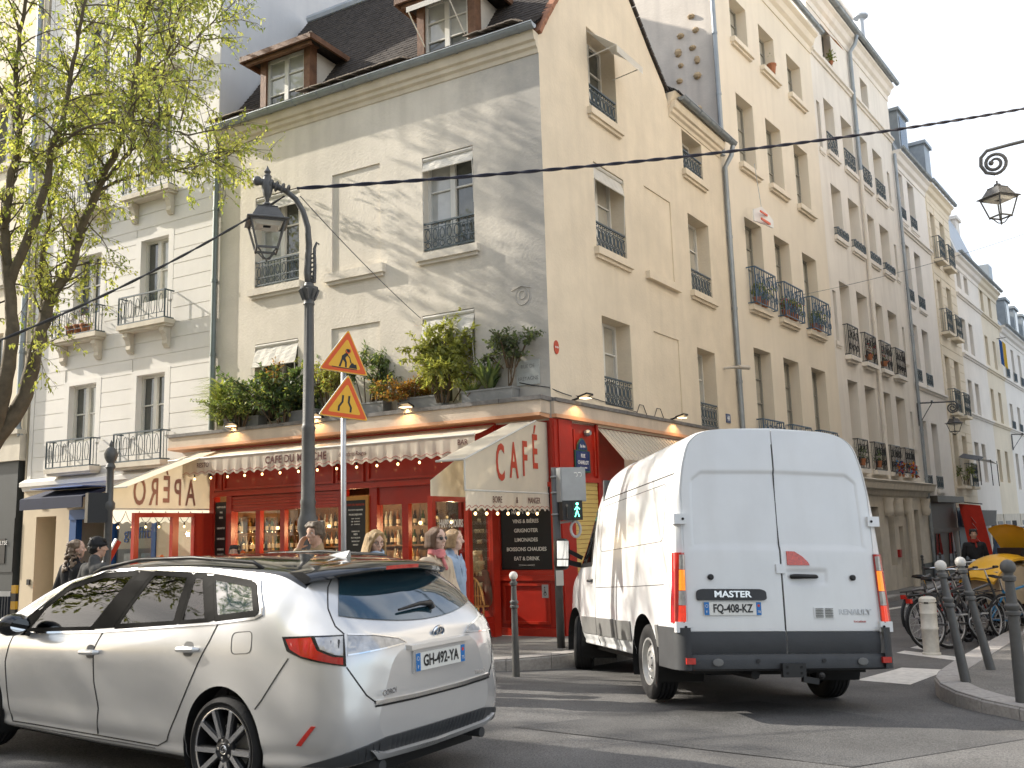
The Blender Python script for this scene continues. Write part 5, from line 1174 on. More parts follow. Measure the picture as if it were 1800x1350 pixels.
# ================================================================== vehicles
mSilver = mat('silver_paint', (.64, .64, .635), .27, .03, 3, metal=.5, spec=.5, coat=.9)
mWhiteP = mat('white_paint', (.72, .735, .74), .33, .05, 1.6, spec=.5, coat=.6, streak=.16, grime=(.5, .49, .46), sf=1.5)
mGloss = mat('gloss_black', (.010, .011, .013), .10, .0, spec=.4, coat=.5)
mPlas = mat('grey_plastic', (.045, .048, .052), .55, .12, 8, .15, 120)
mPlasL = mat('grey_plastic_dusty', (.16, .16, .155), .6, .12, 6, .15, 120)
mRub = mat('tyre_rubber', (.016, .016, .017), .75, .2, 12, .2, 60)
mChr = mat('chrome', (.72, .72, .72), .12, 0, metal=1.)
mAlloy = mat('machined_alloy', (.62, .62, .63), .22, .04, 5, metal=.9); mAlloyD = mat('dark_alloy', (.03, .031, .034), .35, .1, 6, metal=.4)
mSteel = mat('silver_steel', (.50, .50, .49), .4, .15, 8, metal=.5)
mRedL = mat('red_lens', (.42, .012, .010), .08, .12, 30, spec=.6, coat=1.); mClrL = mat('clear_lens', (.42, .42, .42), .08, .25, 22, spec=.6, coat=1., metal=.4)
mAmb = mat('amber_lens_lit', (.75, .2, .02), .12, .2, 60, coat=1., emit=(1, .25, .02), estr=.5)
mRedLit = mat('red_lens_lit', (.6, .03, .015), .1, .2, 40, coat=1., emit=(1, .06, .02), estr=.25)
mRedDim = mat('red_reflector', (.5, .03, .02), .15, .2, 40, coat=.6)
mGap = mat('panel_gap', (.012, .012, .012), .8, 0)
mCarG = glass_mat('car_glass', (.30, .35, .34), refl=1., ior=1.42, rough=.01); mPriv = mat('privacy_glass', (.012, .035, .048), .03, 0, spec=1., coat=1.)  # privacy glass: reflected sky is painted into its blue-teal base
mPlate = mat('number_plate', (.74, .74, .70), .4, .03, 5); mPlB = mat('plate_blue', (.02, .17, .48), .4, 0); mSeat = mat('seat_cloth', (.06, .06, .062), .8, .2, 10)
def catmull(P, k):
 """resample a list of points (numpy) with k steps per span"""
 P = np.asarray(P, float); Q = np.vstack([2 * P[0] - P[1], P, 2 * P[-1] - P[-2]]); out = []
 for i in range(1, len(Q) - 2):
  a, b, c, d = Q[i - 1], Q[i], Q[i + 1], Q[i + 2]
  for t in np.arange(k) / k: out.append(.5 * ((2 * b) + (c - a) * t + (2 * a - 5 * b + 4 * c - d) * t * t + (3 * b - a - 3 * c + d) * t ** 3))
 out.append(P[-1]); return np.array(out)
def loft(sections, kx, ks):
 """half sections (x, [(y, z)...]) -> fine grid [station][row] of (x, y, z) on the left side"""
 S_ = np.array([[(x, y, z) for y, z in ps] for x, ps in sections], float)
 A_ = np.array([catmull(s, ks) for s in S_])
 return np.stack([catmull(A_[:, j], kx) for j in range(A_.shape[1])], 1)
def inpoly(x, y, poly):
 c = False; n = len(poly)
 for i in range(n):
  (x0, y0), (x1, y1) = poly[i], poly[i - 1]
  if (y0 > y) != (y1 > y) and x < (x1 - x0) * (y - y0) / (y1 - y0) + x0: c = not c
 return c
def round_poly(pts, r, k=4):
 out = []; n = len(pts)
 for i in range(n):
  p, a, b = V(pts[i]).to_2d(), V(pts[i - 1]).to_2d(), V(pts[(i + 1) % n]).to_2d()
  da, db = (a - p), (b - p); q = min(r, da.length * .45, db.length * .45); s, e = p + da.normalized() * q, p + db.normalized() * q
  for j in range(k + 1): t = j / k; out.append(tuple(s * (1 - t) ** 2 + p * 2 * t * (1 - t) + e * t * t))
 return out
class Shell:
 """body surface to lay panes, lamps, strips and gaps on"""
 def __init__(s, v, f): s.t = BVHTree.FromPolygons([V(p) for p in v], f)
 def hit(s, o, d, off):
  h = s.t.ray_cast(V(o), V(d))
  if h[0] is None: h = s.t.find_nearest(V(o) + V(d) * 1.0)
  n = h[1] if h[1].dot(V(d)) < 0 else -h[1]
  return h[0] + n * off, n
 def fn(s, kind, sg=1, ax=(.9, 0)):
  if kind == 'side': return lambda a, b, off: s.hit((a, sg * 3, b), (0, -sg, 0), off)
  if kind == 'rear': return lambda a, b, off: s.hit((-3, a, b), (1, 0, 0), off)
  if kind == 'top': return lambda a, b, off: s.hit((a, b, 5), (0, 0, -1), off)
  def cyl(a, b, off):   # a = angle round the vertical axis, degrees from straight behind towards the left side
   c, q = math.cos(R_(a)), math.sin(R_(a)) * sg; return s.hit((ax[0] - 3 * c, ax[1] + 3 * q, b), (c, -q, 0), off)
  return cyl
 def patch(s, fn, poly, off=.004, th=.012, res=.05, sc=1.):
  """solid sheet of a 2-D outline laid on the body"""
  P2 = [V(p).to_2d() for p in poly]; b = []
  for i in range(len(P2)):
   p, q = P2[i], P2[(i + 1) % len(P2)]; L = math.hypot((q - p).x * sc, (q - p).y); k = max(1, int(L / res))
   b += [p.lerp(q, j / k) for j in range(k)]
  xs = [p.x for p in b]; ys = [p.y for p in b]; inn = []
  nx = max(1, int((max(xs) - min(xs)) * sc / res)); ny = max(1, int((max(ys) - min(ys)) / res)); bl = [tuple(p) for p in b]
  for i in range(1, nx):
   for j in range(1, ny):
    x, y = min(xs) + (max(xs) - min(xs)) * i / nx, min(ys) + (max(ys) - min(ys)) * j / ny
    if inpoly(x, y, bl) and min(math.hypot((p.x - x) * sc, p.y - y) for p in b) > res * .35: inn.append(V((x, y)))
  n = len(b); r = geometry.delaunay_2d_cdt(b + inn, [(i, (i + 1) % n) for i in range(n)], [], 1, 1e-7)
  mb = MB(); top = []; bot = []
  for p in r[0]: q, nn = fn(p.x, p.y, off); top.append(q); bot.append(q - nn * th)
  k = len(top); fs = [tuple(f) for f in r[2]]
  nrm = sum((((top[f[1]] - top[f[0]]).cross(top[f[2]] - top[f[0]])) for f in fs), V()); ok = nrm.dot(fn(*P2[0], 0.)[1]) > 0
  fs = fs if ok else [f[::-1] for f in fs]; mb.add(top, fs)
  ed = {}
  for f in fs:
   for i in range(len(f)): e = (f[i], f[(i + 1) % len(f)]); ed[e] = 1
  bd = [e for e in ed if (e[1], e[0]) not in ed]
  mb.add([p for e in bd for p in (top[e[0]], top[e[1]], bot[e[1]], bot[e[0]])], [tuple(range(i * 4 + 3, i * 4 - 1, -1)) for i in range(len(bd))])
  return mb
 def ribbon(s, fn, pts, w, off=.003, th=.01, res=.04, closed=False, mb=None, sc=1.):
  """narrow strip along a 2-D line laid on the body"""
  P2 = [V(p).to_2d() for p in pts]; L = []; n = len(P2)
  for i in range(n if closed else n - 1):
   p, q = P2[i], P2[(i + 1) % n]; k = max(1, int(math.hypot((q - p).x * sc, (q - p).y) / res)); L += [p.lerp(q, j / k) for j in range(k)]
  if not closed: L.append(P2[-1])
  P3 = [fn(p.x, p.y, off) for p in L]; m = len(P3); rows = []
  for i in range(m):
   a, b = P3[(i - 1) % m if closed else max(0, i - 1)][0], P3[(i + 1) % m if closed else min(m - 1, i + 1)][0]
   d = (b - a).normalized(); p, nn = P3[i]; sd = d.cross(nn).normalized() * w / 2
   rows.append([p - sd - nn * th, p - sd, p + sd, p + sd - nn * th])
  if closed: rows.append(rows[0])
  mb = mb or MB(); mb.grid(rows, flip=True); return mb
def body_mesh(G, wins, arches, mirror=True, roof_row=None, warp=None):
 """left-half grid -> closed body mesh; faces inside window outlines or wheel arches are left open"""
 nx, ns = G.shape[:2]; main = MB(); roof = MB(); full_v = []; full_f = []
 for sg in (1, -1):
  g = G.copy(); g[:, :, 1] *= sg
  for (cx, cz, R) in arches:   # pull the rim of each arch onto a clean circle
   d = np.hypot(g[:, :, 0] - cx, g[:, :, 2] - cz); m = (d > R - .035) & (d < R + .02) & (np.abs(g[:, :, 1]) > .5)
   k = R / np.maximum(d, 1e-6); g[:, :, 0] = np.where(m, cx + (g[:, :, 0] - cx) * k, g[:, :, 0]); g[:, :, 2] = np.where(m, cz + (g[:, :, 2] - cz) * k, g[:, :, 2])
  o = len(full_v); full_v += [tuple(p) for r in g for p in r]
  vm = [tuple(p) for r in g for p in r]; fm, fr = [], []
  for i in range(nx - 1):
   for j in range(ns - 1):
    q = (i * ns + j, i * ns + j + 1, (i + 1) * ns + j + 1, (i + 1) * ns + j)
    if sg < 0: q = q[::-1]
    full_f.append(tuple(x + o for x in q)); c = (g[i, j] + g[i + 1, j + 1] + g[i, j + 1] + g[i + 1, j]) / 4
    if abs(c[1]) > .5 and any(math.hypot(c[0] - cx, c[2] - cz) < R - .004 for cx, cz, R in arches): continue
    if abs(c[1]) > .5 and any(inpoly(c[0], c[2], w) for w in wins): continue
    (fr if roof_row is not None and j >= roof_row and .5 < c[0] < 3.05 else fm).append(q)
  main.add(vm, fm); roof.add(vm, fr)
  for e, q in ((0, -.012), (nx - 1, .012)):
   cg = MB(); cg.grid([[(p[0] + q * (1 - t * t) * math.sin(math.pi * j / (ns - 1)), p[1] * t, p[2]) for t in (1, .8, .55, .28, 0)] for j, p in enumerate(g[e])], flip=(sg > 0) == (e == 0)); main.add(cg.v, cg.f); o = len(full_v); full_v += cg.v; full_f += [tuple(i + o for i in f) for f in cg.f]
 return main, roof, full_v, full_f
def clean(mb, m_, name, par, angle=35):
 me = mesh(name, mb); bm = bmesh.new(); bm.from_mesh(me); bmesh.ops.remove_doubles(bm, verts=bm.verts, dist=2e-4)
 bmesh.ops.delete(bm, geom=[v for v in bm.verts if not v.link_faces], context='VERTS'); bm.to_mesh(me); bm.free()
 return obj(name, me, m_, par, world=False, angle=angle)
def wheel(par, c, R, w, rim, sg, style, steer=0.):
 """tyre with tread grooves, rim, spokes and hub; axis along y, outer face towards sg"""
 th = bpy.data.objects.new('wheel', None); COL.objects.link(th); th.parent = par; th.empty_display_size = .1
 th.location = c; th.rotation_euler = (0, 0, steer); WM[th.name] = Matrix.Identity(4)
 A_ = Matrix.Rotation(-math.pi / 2 * sg, 4, 'X')   # local z -> outward
 t = MB(); h = w / 2; s = R - rim; pr = [(rim + .004, -h * .86), (rim + s * .45, -h), (R - .03, -h * .98), (R - .008, -h * .86)]
 for g in (-.55, -.18, .18, .55): pr += [(R, h * (g - .06)), (R - .009, h * (g - .05)), (R - .009, h * (g + .05)), (R, h * (g + .06))]
 pr += [(R - .008, h * .86), (R - .03, h * .98), (rim + s * .45, h), (rim + .02, h * .95), (rim + .004, h * .86)]
 t.lathe(pr, 48, A_, cap=False); obj('tyre', t, mRub, th, world=False, angle=50)
 b = MB(); b.lathe([(rim + .006, h * .86), (rim + .004, h * .93), (rim - .012, h * .92), (rim - .02, h * .6), (rim - .04, -h * .8), (.02, -h * .7)], 40, A_, cap=False)
 obj('rim_barrel', b, mSteel if style == 'steel' else mAlloyD, th, world=False, angle=50)
 if style == 'alloy':
  l = MB(); l.lathe([(rim + .002, h * .90), (rim - .012, h * .93), (rim - .018, h * .88)], 40, A_, cap=False); obj('rim_lip', l, mAlloy, th, world=False, angle=40)
  for k in range(5):
   a0 = 2 * math.pi * k / 5 + .35
   for dd, a1 in ((-.18, -.30), (.18, .30)):
    sp = MB(); p0 = V((math.cos(a0 + dd) * .075, math.sin(a0 + dd) * .075, h * .72)); p1 = V((math.cos(a0 + a1 * .95) * (rim - .012), math.sin(a0 + a1 * .95) * (rim - .012), h * .86))
    sp.bar(A_ @ p0, A_ @ p1, .030, .024, up=tuple(A_.to_3x3() @ V((0, 0, 1)))); obj('spoke', sp, mAlloy, th, world=False)
    sp = MB(); sp.bar(A_ @ (p0 - V((0, 0, .02))), A_ @ (p1 - V((0, 0, .025))), .042, .03, up=tuple(A_.to_3x3() @ V((0, 0, 1)))); obj('spoke_back', sp, mAlloyD, th, world=False)
  hb = MB(); hb.lathe([(.085, h * .55), (.08, h * .74), (.045, h * .78), (.04, h * .82), (.0, h * .83)], 20, A_, cap=False); obj('hub', hb, mAlloyD, th, world=False, angle=40)
  hb = MB(); hb.ring(A_ @ V((0, 0, h * .83)), .026, .004, A_.to_3x3() @ V((0, 0, 1)), 14, 5); hb.ring(A_ @ V((0, 0, h * .83)), .017, .003, A_.to_3x3() @ V((0, 0, 1)), 12, 4, sx=.5); obj('hub_badge', hb, mChr, th, world=False)
  dk = MB(); dk.lathe([(.02, .0), (.15, .0), (.15, .015), (.02, .015)], 24, A_); obj('brake_disc', dk, mSteel, th, world=False)
 else:
  d = MB(); d.lathe([(rim - .02, h * .5), (rim - .05, h * .42), (.14, h * .66), (.10, h * .74), (.085, h * .60), (.07, h * .62), (.06, h * .8), (.0, h * .82)], 32, A_, cap=False); obj('rim', d, mSteel, th, world=False, angle=40)
  hs = MB()
  for k in range(16): a = 2 * math.pi * k / 16; hs.lathe([(.016, h * .52), (.016, h * .535)], 8, A_ @ Matrix.Translation((math.cos(a) * .165, math.sin(a) * .165, 0)))
  obj('vent_holes', hs, mGap, th, world=False)
 for k in range(5):
  a = 2 * math.pi * k / 5; lg = MB(); lg.lathe([(.011, h * .7), (.011, h * .80), (.006, h * .82)], 6, A_ @ Matrix.Translation((math.cos(a) * .055, math.sin(a) * .055, 0))); obj('lug_nut', lg, mChr if style == 'alloy' else mBlack, th, world=False)
 return th
def plate_on(par, M, txt, w=.52, h=.11, dep='75'):
 mb = MB(); mb.box(-w / 2, w / 2, -h / 2, h / 2, 0, .006, lambda x, y, z: M @ V((x, y, z))); p = obj('number_plate', mb, mPlate, par, world=False)
 for a, b in ((-w / 2, -w / 2 + .045), (w / 2 - .045, w / 2)):
  mb = MB(); mb.box(a, b, -h / 2, h / 2, .006, .0075, lambda x, y, z: M @ V((x, y, z))); obj('plate_band', mb, mPlB, p, world=False)
 def tx(t, s, x, y, m, sx=1., bo=0.):
  o = text('lettering', t, s, M @ Matrix.Translation((x, y, .0085)), m, None, sx, bo, ext=.0008); o.parent = p; return o
 tx(txt, .098, 0, -.001, mBlack, .78, .0022); tx('F', .03, -w / 2 + .022, -.03, mWhiteT); tx(dep, .03, w / 2 - .022, -.028, mWhiteT)
 mb = MB(); mb.ring(M @ V((-w / 2 + .022, .022, .008)), .012, .0018, M.to_3x3() @ V((0, 0, 1)), 12, 4); obj('plate_stars', mb, mWhiteT, p, world=False)
 mb = MB(); mb.lathe([(.012, 0), (.012, .001)], 10, M @ Matrix.Translation((w / 2 - .022, .026, .0076))); obj('plate_crest', mb, mat('crest_red', (.6, .05, .03), .5, 0), p, world=False)
 return p
def pose(x, y, z, yaw, pitch, roll):
 a, p, r = R_(yaw), R_(pitch), R_(roll); f = V((math.sin(a), math.cos(a), 0)); l = V((-math.cos(a), math.sin(a), 0)); k = V((0, 0, 1))
 f2 = f * math.cos(p) + k * math.sin(p); z2 = -f * math.sin(p) + k * math.cos(p); l2 = l * math.cos(r) + z2 * math.sin(r); z3 = -l * math.sin(r) + z2 * math.cos(r)
 return Matrix(((f2.x, l2.x, z3.x, x), (f2.y, l2.y, z3.y, y), (f2.z, l2.z, z3.z, z), (0, 0, 0, 1)))
# ------------------------------------------------------------------ the silver estate car
def make_car():
 car = thing('estate_car', 'silver estate car with black roof and spoiler, cut off by the left edge', 'car', M=pose(-.55, 6.30, -.05, -57.0, .8, 0))
 SEC = [
     (0.0, [(0, .40), (.45, .40), (.54, .46), (.57, .56), (.53, .68), (.49, .78), (.46, .85), (.42, .90), (.36, .935), (.28, .955), (.18, .965), (0, .97)]),
     (.04, [(0, .34), (.60, .34), (.70, .42), (.725, .55), (.69, .7), (.645, .82), (.61, .9), (.56, .955), (.49, .995), (.40, 1.015), (.25, 1.025), (0, 1.03)]),
     (.10, [(0, .30), (.68, .30), (.78, .40), (.81, .55), (.79, .72), (.765, .85), (.735, .93), (.69, .995), (.61, 1.045), (.48, 1.07), (.3, 1.085), (0, 1.095)]),
     (.20, [(0, .27), (.73, .27), (.835, .38), (.86, .55), (.855, .75), (.84, .88), (.81, .975), (.76, 1.045), (.68, 1.115), (.56, 1.15), (.35, 1.17), (0, 1.18)]),
     (.35, [(0, .25), (.76, .25), (.865, .38), (.888, .55), (.886, .75), (.872, .90), (.84, 1.01), (.785, 1.105), (.715, 1.205), (.61, 1.262), (.4, 1.288), (0, 1.30)]),
     (.52, [(0, .23), (.77, .23), (.878, .37), (.898, .55), (.896, .75), (.882, .93), (.848, 1.055), (.797, 1.155), (.735, 1.265), (.655, 1.355), (.42, 1.395), (0, 1.41)]),
     (.75, [(0, .21), (.77, .21), (.882, .35), (.902, .55), (.900, .75), (.888, .95), (.845, 1.13), (.80, 1.24), (.735, 1.345), (.66, 1.425), (.42, 1.465), (0, 1.48)]),
     (1.2, [(0, .20), (.76, .20), (.868, .33), (.888, .52), (.888, .72), (.878, .93), (.838, 1.085), (.775, 1.24), (.71, 1.375), (.65, 1.445), (.42, 1.49), (0, 1.505)]),
     (1.7, [(0, .20), (.75, .20), (.852, .31), (.868, .50), (.882, .72), (.880, .90), (.840, 1.045), (.775, 1.23), (.70, 1.40), (.64, 1.455), (.42, 1.495), (0, 1.51)]),
     (2.3, [(0, .19), (.75, .19), (.850, .30), (.862, .48), (.878, .70), (.878, .87), (.838, 1.00), (.775, 1.20), (.70, 1.385), (.64, 1.435), (.42, 1.475), (0, 1.49)]),
     (2.9, [(0, .19), (.75, .19), (.850, .30), (.860, .47), (.876, .68), (.876, .84), (.838, .957), (.785, 1.13), (.715, 1.315), (.65, 1.365), (.42, 1.40), (0, 1.415)]),
     (3.2, [(0, .19), (.75, .19), (.852, .30), (.864, .46), (.878, .67), (.876, .83), (.840, .935), (.80, 1.06), (.745, 1.205), (.67, 1.26), (.42, 1.30), (0, 1.31)]),
     (3.5, [(0, .19), (.76, .19), (.865, .31), (.880, .46), (.888, .66), (.880, .82), (.85, .91), (.815, .97), (.785, 1.045), (.70, 1.09), (.42, 1.14), (0, 1.155)]),
     (3.8, [(0, .2), (.77, .2), (.878, .33), (.895, .47), (.895, .66), (.875, .80), (.84, .87), (.80, .905), (.75, .935), (.66, .96), (.42, .99), (0, 1.005)]),
     (4.15, [(0, .21), (.74, .21), (.86, .34), (.875, .47), (.865, .64), (.84, .75), (.80, .81), (.74, .845), (.67, .87), (.57, .89), (.36, .91), (0, .92)]),
     (4.45, [(0, .24), (.65, .24), (.76, .34), (.775, .47), (.76, .6), (.72, .69), (.67, .74), (.6, .77), (.53, .79), (.43, .80), (.27, .815), (0, .82)]),
     (4.62, [(0, .28), (.5, .28), (.58, .36), (.6, .47), (.58, .56), (.55, .62), (.5, .66), (.45, .68), (.4, .69), (.32, .695), (.2, .70), (0, .70)])]
 G = loft(SEC, 13, 7)
 G[:, :, 0] += np.clip(G[:, :, 0] - 2.9, 0, 9) * .30
 WIN = [[(3.40, .935), (2.55, .985), (2.22, 1.385), (2.62, 1.365), (3.00, 1.275), (3.26, 1.115)],
           [(2.27, 1.015), (1.60, 1.065), (1.62, 1.385), (2.02, 1.395)], [(1.55, 1.07), (1.27, 1.095), (1.46, 1.38), (1.57, 1.384)],
           [(1.20, 1.115), (.80, 1.165), (.93, 1.335), (1.38, 1.378)], [(3.64, .93), (3.45, .935), (3.32, 1.085)]]
 main, roof, fv, ff = body_mesh(G, WIN, [(1.04, .335, .375), (3.99, .335, .375)], roof_row=9 * 7 - 3)
 bd = clean(main, mSilver, 'body', car, 70); clean(roof, mGloss, 'roof', car)
 sh = Shell(fv, ff)
 for sg in (1, -1):
  F = sh.fn('side', sg)
  for i, w in enumerate(WIN):
   mb = sh.patch(F, round_poly(w, .03), .003, .004, .08); g = obj('side_window', mb, mCarG if i in (0, 4, 1, 2) else mPriv, car, world=False, smooth=True)
   mb = sh.ribbon(F, round_poly(w, .03), .045, .005, .02, .03, True); obj('window_seal', mb, mat('pillar_black', (.006, .006, .006), .6, 0, spec=.05), g, world=False, smooth=False)
  for poly in ([(2.53, .99), (2.29, 1.01), (2.04, 1.40), (2.20, 1.405)], [(1.60, 1.065), (1.55, 1.07), (1.57, 1.39), (1.62, 1.39)], [(1.27, 1.09), (1.20, 1.11), (1.38, 1.385), (1.46, 1.385)], [(3.44, .93), (3.40, .93), (3.26, 1.12), (3.31, 1.1)]):
   obj('window_pillar', sh.patch(F, poly, .006, .02, .06), mat('pillar_black', (.006, .006, .006), .6, 0, spec=.05), car, world=False)
  ch = sh.ribbon(F, [(3.64, .905), (2.4, .978), (1.2, 1.085), (.80, 1.135), (.745, 1.16), (.76, 1.20), (.90, 1.365), (1.4, 1.405), (2.2, 1.415), (2.62, 1.395), (3.02, 1.30), (3.4, 1.08)], .016, .010, .012); obj('window_moulding', ch, mChr, car, world=False)
  gp = sh.ribbon(F, [(2.40, .975), (2.45, .85), (2.44, .63), (2.39, .45), (2.40, .27)], .008); sh.ribbon(F, [(1.16, 1.08), (1.20, .98), (1.30, .82), (1.42, .62), (1.55, .42), (1.62, .31), (1.72, .265), (2.4, .262), (3.5, .255)], .008, mb=gp)
  sh.ribbon(F, [(3.55, .9), (3.60, .7), (3.56, .45), (3.5, .26)], .008, mb=gp); sh.ribbon(F, round_poly([(.78, .93), (.97, .91), (.99, 1.04), (.80, 1.06)], .04), .003, closed=True, mb=gp)
  sh.ribbon(F, [(.46, .915), (.55, .80), (.66, .66), (.72, .60)], .007, mb=gp); obj('panel_gap', gp, mGap, car, world=False)
  obj('sill_trim', sh.patch(F, [(1.72, .205), (3.45, .195), (3.45, .235), (1.75, .25)], .006, .02, .1), mPlas, car, world=False)
  for x0, z0 in ((2.49, .835), (1.40, .915)):
   h = MB(); P3 = [sh.hit((x0 + dx, sg * 3, z0 + dz), (0, -sg, 0), o)[0] for dx, dz, o in ((-.10, .004, .0), (-.085, .004, .028), (.0, .0, .034), (.075, -.004, .028), (.095, -.005, .0))]
   h.tube(P3, [.012, .019, .021, .019, .01], 8); obj('door_handle', h, mSilver, car, world=False, angle=40)
   obj('handle_cup', sh.patch(F, round_poly([(x0 - .05, z0 - .045), (x0 + .05, z0 - .045), (x0 + .05, z0 + .05), (x0 - .05, z0 + .05)], .04), .002, .002, .03), mPlasL, car, world=False)
  # mirror
  m = V((3.30, sg * .985, 1.0)); mm = MB(); rows = []
  for k in range(7):
   t = k / 6; r = math.sin(math.pi * (.12 + .86 * t)) ** .55; rows.append([m + V((-.05 + .19 * t, .125 * r * math.cos(a) * sg, .085 * r * math.sin(a))) for a in np.linspace(0, 2 * math.pi, 17)[:-1]])
  mm.grid(rows, closed=True, flip=sg < 0); mm.poly(rows[-1]); mm.bar(m + V((.05, -sg * .08, -.07)), V((3.36, sg * .86, .915)), .07, .035); mi = obj('mirror', mm, mGloss, car, world=False, angle=50)
  gl = MB(); gl.poly([p + V((-.002, 0, 0)) for p in rows[0]]); obj('mirror_glass', gl, mat('mirror', (.8, .82, .84), .02, 0, metal=1.), mi, world=False)
  mb = MB(); mb.tube([(x, sg * y, z) for x, y, z in ((.95, .655, 1.435), (1.05, .65, 1.475), (1.7, .635, 1.500), (2.3, .635, 1.482), (2.75, .64, 1.415), (2.85, .645, 1.375))], .014, 6); obj('roof_rail', mb, mBlack, car, world=False, smooth=True)
  # tail lamp
  Cy = sh.fn('cyl', sg)
  tl = obj('tail_lamp', sh.patch(Cy, [(67, 1.035), (55, 1.045), (44, 1.05), (43.5, .875), (50, .895), (58, .92), (64, .955)], .010, .03, .03, sc=.013), mGloss, car, world=False, angle=40)
  obj('red_lens', sh.patch(Cy, [(65, 1.022), (55, 1.035), (52.5, .965), (47.5, .93), (44.5, .925), (44.5, .885), (50, .905), (58, .932), (62.5, .965)], .014, .006, .03, sc=.013), mRedL, tl, world=False, angle=40)
  obj('clear_lens', sh.patch(Cy, [(53.5, 1.035), (44.5, 1.04), (44.5, .935), (47, .942), (51.5, .972)], .013, .006, .03, sc=.013), mClrL, tl, world=False, angle=40)
  il = obj('inner_lamp', sh.patch(Cy, [(43, 1.045), (34, 1.03), (23, .995), (20, .968), (32, .958), (43, .945)], .008, .02, .03, sc=.013), mClrL, car, world=False, angle=40)
  obj('chrome_edge', sh.ribbon(Cy, [(43, 1.05), (34, 1.036), (23, 1.0), (19.5, .968), (32, .952), (43, .938)], .008, .011, .01, sc=.013), mChr, il, world=False)
  obj('reflector', sh.patch(Cy, [(54, .54), (52.5, .54), (57.5, .42), (59.5, .42)], .005, .01, .03, sc=.013), mRedDim, car, world=False)
  g2 = sh.ribbon(Cy, [(43.4, .872), (40, .78), (37, .70), (34, .655)], .008, sc=.013); sh.ribbon(Cy, [(44, 1.055), (47, 1.10), (50, 1.20), (51, 1.32), (49, 1.40)], .008, mb=g2, sc=.013); obj('tailgate_gap', g2, mGap, car, world=False)
 # tailgate: glass, trim, lower black apron, silver blade
 Rr = sh.fn('rear'); Cy = sh.fn('cyl', 1)
 rows = [[Cy(a, (1.085 + .07 * (abs(a) / 46) ** 2) * (1 - t) + (1.42 - .05 * (abs(a) / 46) ** 2) * t, .006)[0] for a in np.linspace(-46, 46, 25)] for t in np.linspace(0, 1, 11)]
 mb = MB(); mb.grid(rows, flip=True); obj('rear_window', mb, mPriv, car, world=False, smooth=True)
 obj('tailgate_trim', sh.ribbon(Cy, [(-34, .652), (-15, .642), (15, .642), (34, .652)], .022, .012, .02, sc=.013), mChr, car, world=False)
 g3 = sh.ribbon(Cy, [(-34, .63), (-15, .622), (15, .622), (34, .63)], .012, .004, sc=.013); obj('bumper_gap', g3, mGap, car, world=False)
 obj('lower_apron', sh.patch(Cy, [(-58, .30), (-40, .405), (-30, .44), (30, .44), (40, .405), (58, .30), (45, .315), (30, .345), (-30, .345), (-45, .315)], .014, .03, .03, sc=.013), mPlas, car, world=False, angle=40)
 obj('silver_blade', sh.patch(Cy, [(-36, .385), (-30, .36), (0, .345), (30, .36), (36, .385), (33, .335), (0, .305), (-33, .335)], .034, .04, .03, sc=.013), mSilver, car, world=False, angle=40)
 for sg in (1, -1): mb = MB(); mb.tube([(.02, sg * .52, .27), (.25, sg * .52, .27)], .035, 10); obj('exhaust', mb, mPlas, car, world=False)
 # spoiler with the high brake lamp
 rows = []
 for y in np.linspace(-.70, .70, 21):
  q = abs(y) / .70; xb = .30 + .16 * q ** 3; zt = 1.455 - .05 * q ** 2.2
  rows.append([V((.80, y * .94, zt + .018 - .01 * q)), V((.55, y * .98, zt + .012)), V((xb + .02, y, zt - .012)), V((xb, y, zt - .030)), V((xb + .03, y, zt - .055)), V((.60, y * .95, zt - .075))])
 mb = MB(); mb.grid(rows, flip=True); mb.poly(rows[0]); mb.poly(rows[-1][::-1]); obj('spoiler', mb, mGloss, car, world=False, fix=True, angle=40)
 mb = MB(); rr = [[V((.296 + .16 * (abs(y) / .7) ** 3, y, 1.455 - .05 * (abs(y) / .7) ** 2.2 + dz)) for y in np.linspace(-.17, .17, 7)] for dz in (-.018, -.042)]; mb.grid(rr); mb.grid([[p + V((.02, 0, 0)) for p in r] for r in rr], flip=True); obj('brake_lamp', mb, mRedDim, car, world=False)
 # fin, wiper, badge, plate
 mb = MB(); mb.prism([(.82, -.03, 1.48), (1.06, -.03, 1.495), (.98, -.008, 1.53), (.84, -.008, 1.545)], (0, .001, 0));
 rows = []
 for t in np.linspace(0, 1, 7):
  x = .80 + .24 * t; h = .075 * math.sin(math.pi * min(1, .55 + .45 * t)) ** .8 if t < 1 else .0; h = .045 * (1 - t) ** .7 + .002; w = .03 * (.6 + .4 * math.sin(math.pi * (t * .8 + .2)))
  rows.append([V((x, -w, 1.485)), V((x - .01, -w * .45, 1.485 + h * .75)), V((x - .012, 0, 1.485 + h)), V((x - .01, w * .45, 1.485 + h * .75)), V((x, w, 1.485))])
 mb = MB(); mb.grid(rows); mb.poly(rows[0]); obj('antenna_fin', mb, mSilver, car, world=False, fix=True, angle=50)
 a, b = Cy(3, 1.10, .02)[0], Cy(-5, 1.15, .03)[0]; mb = MB(); mb.tube([Cy(-9, 1.135, .012)[0], Cy(-8, 1.15, .035)[0], Cy(0, 1.155, .035)[0], Cy(17, 1.14, .025)[0]], [.028, .022, .014, .008], 8); obj('wiper', mb, mBlack, car, world=False, angle=50)
 c, n = Rr(-.02, 1.0, .004); n = (n + V((-.6, 0, .2))).normalized(); Mx = frame_M(c, (0, -1, 0), (-.2, 0, 1)); mb = MB(); mb.lathe([(.052, 0), (.052, .006), (.045, .009)], 24, Mx @ Matrix.Diagonal((1.15, .85, 1, 1))); obj('badge', mb, mat('badge_blue', (.08, .15, .25), .2, 0, metal=.6), car, world=False)
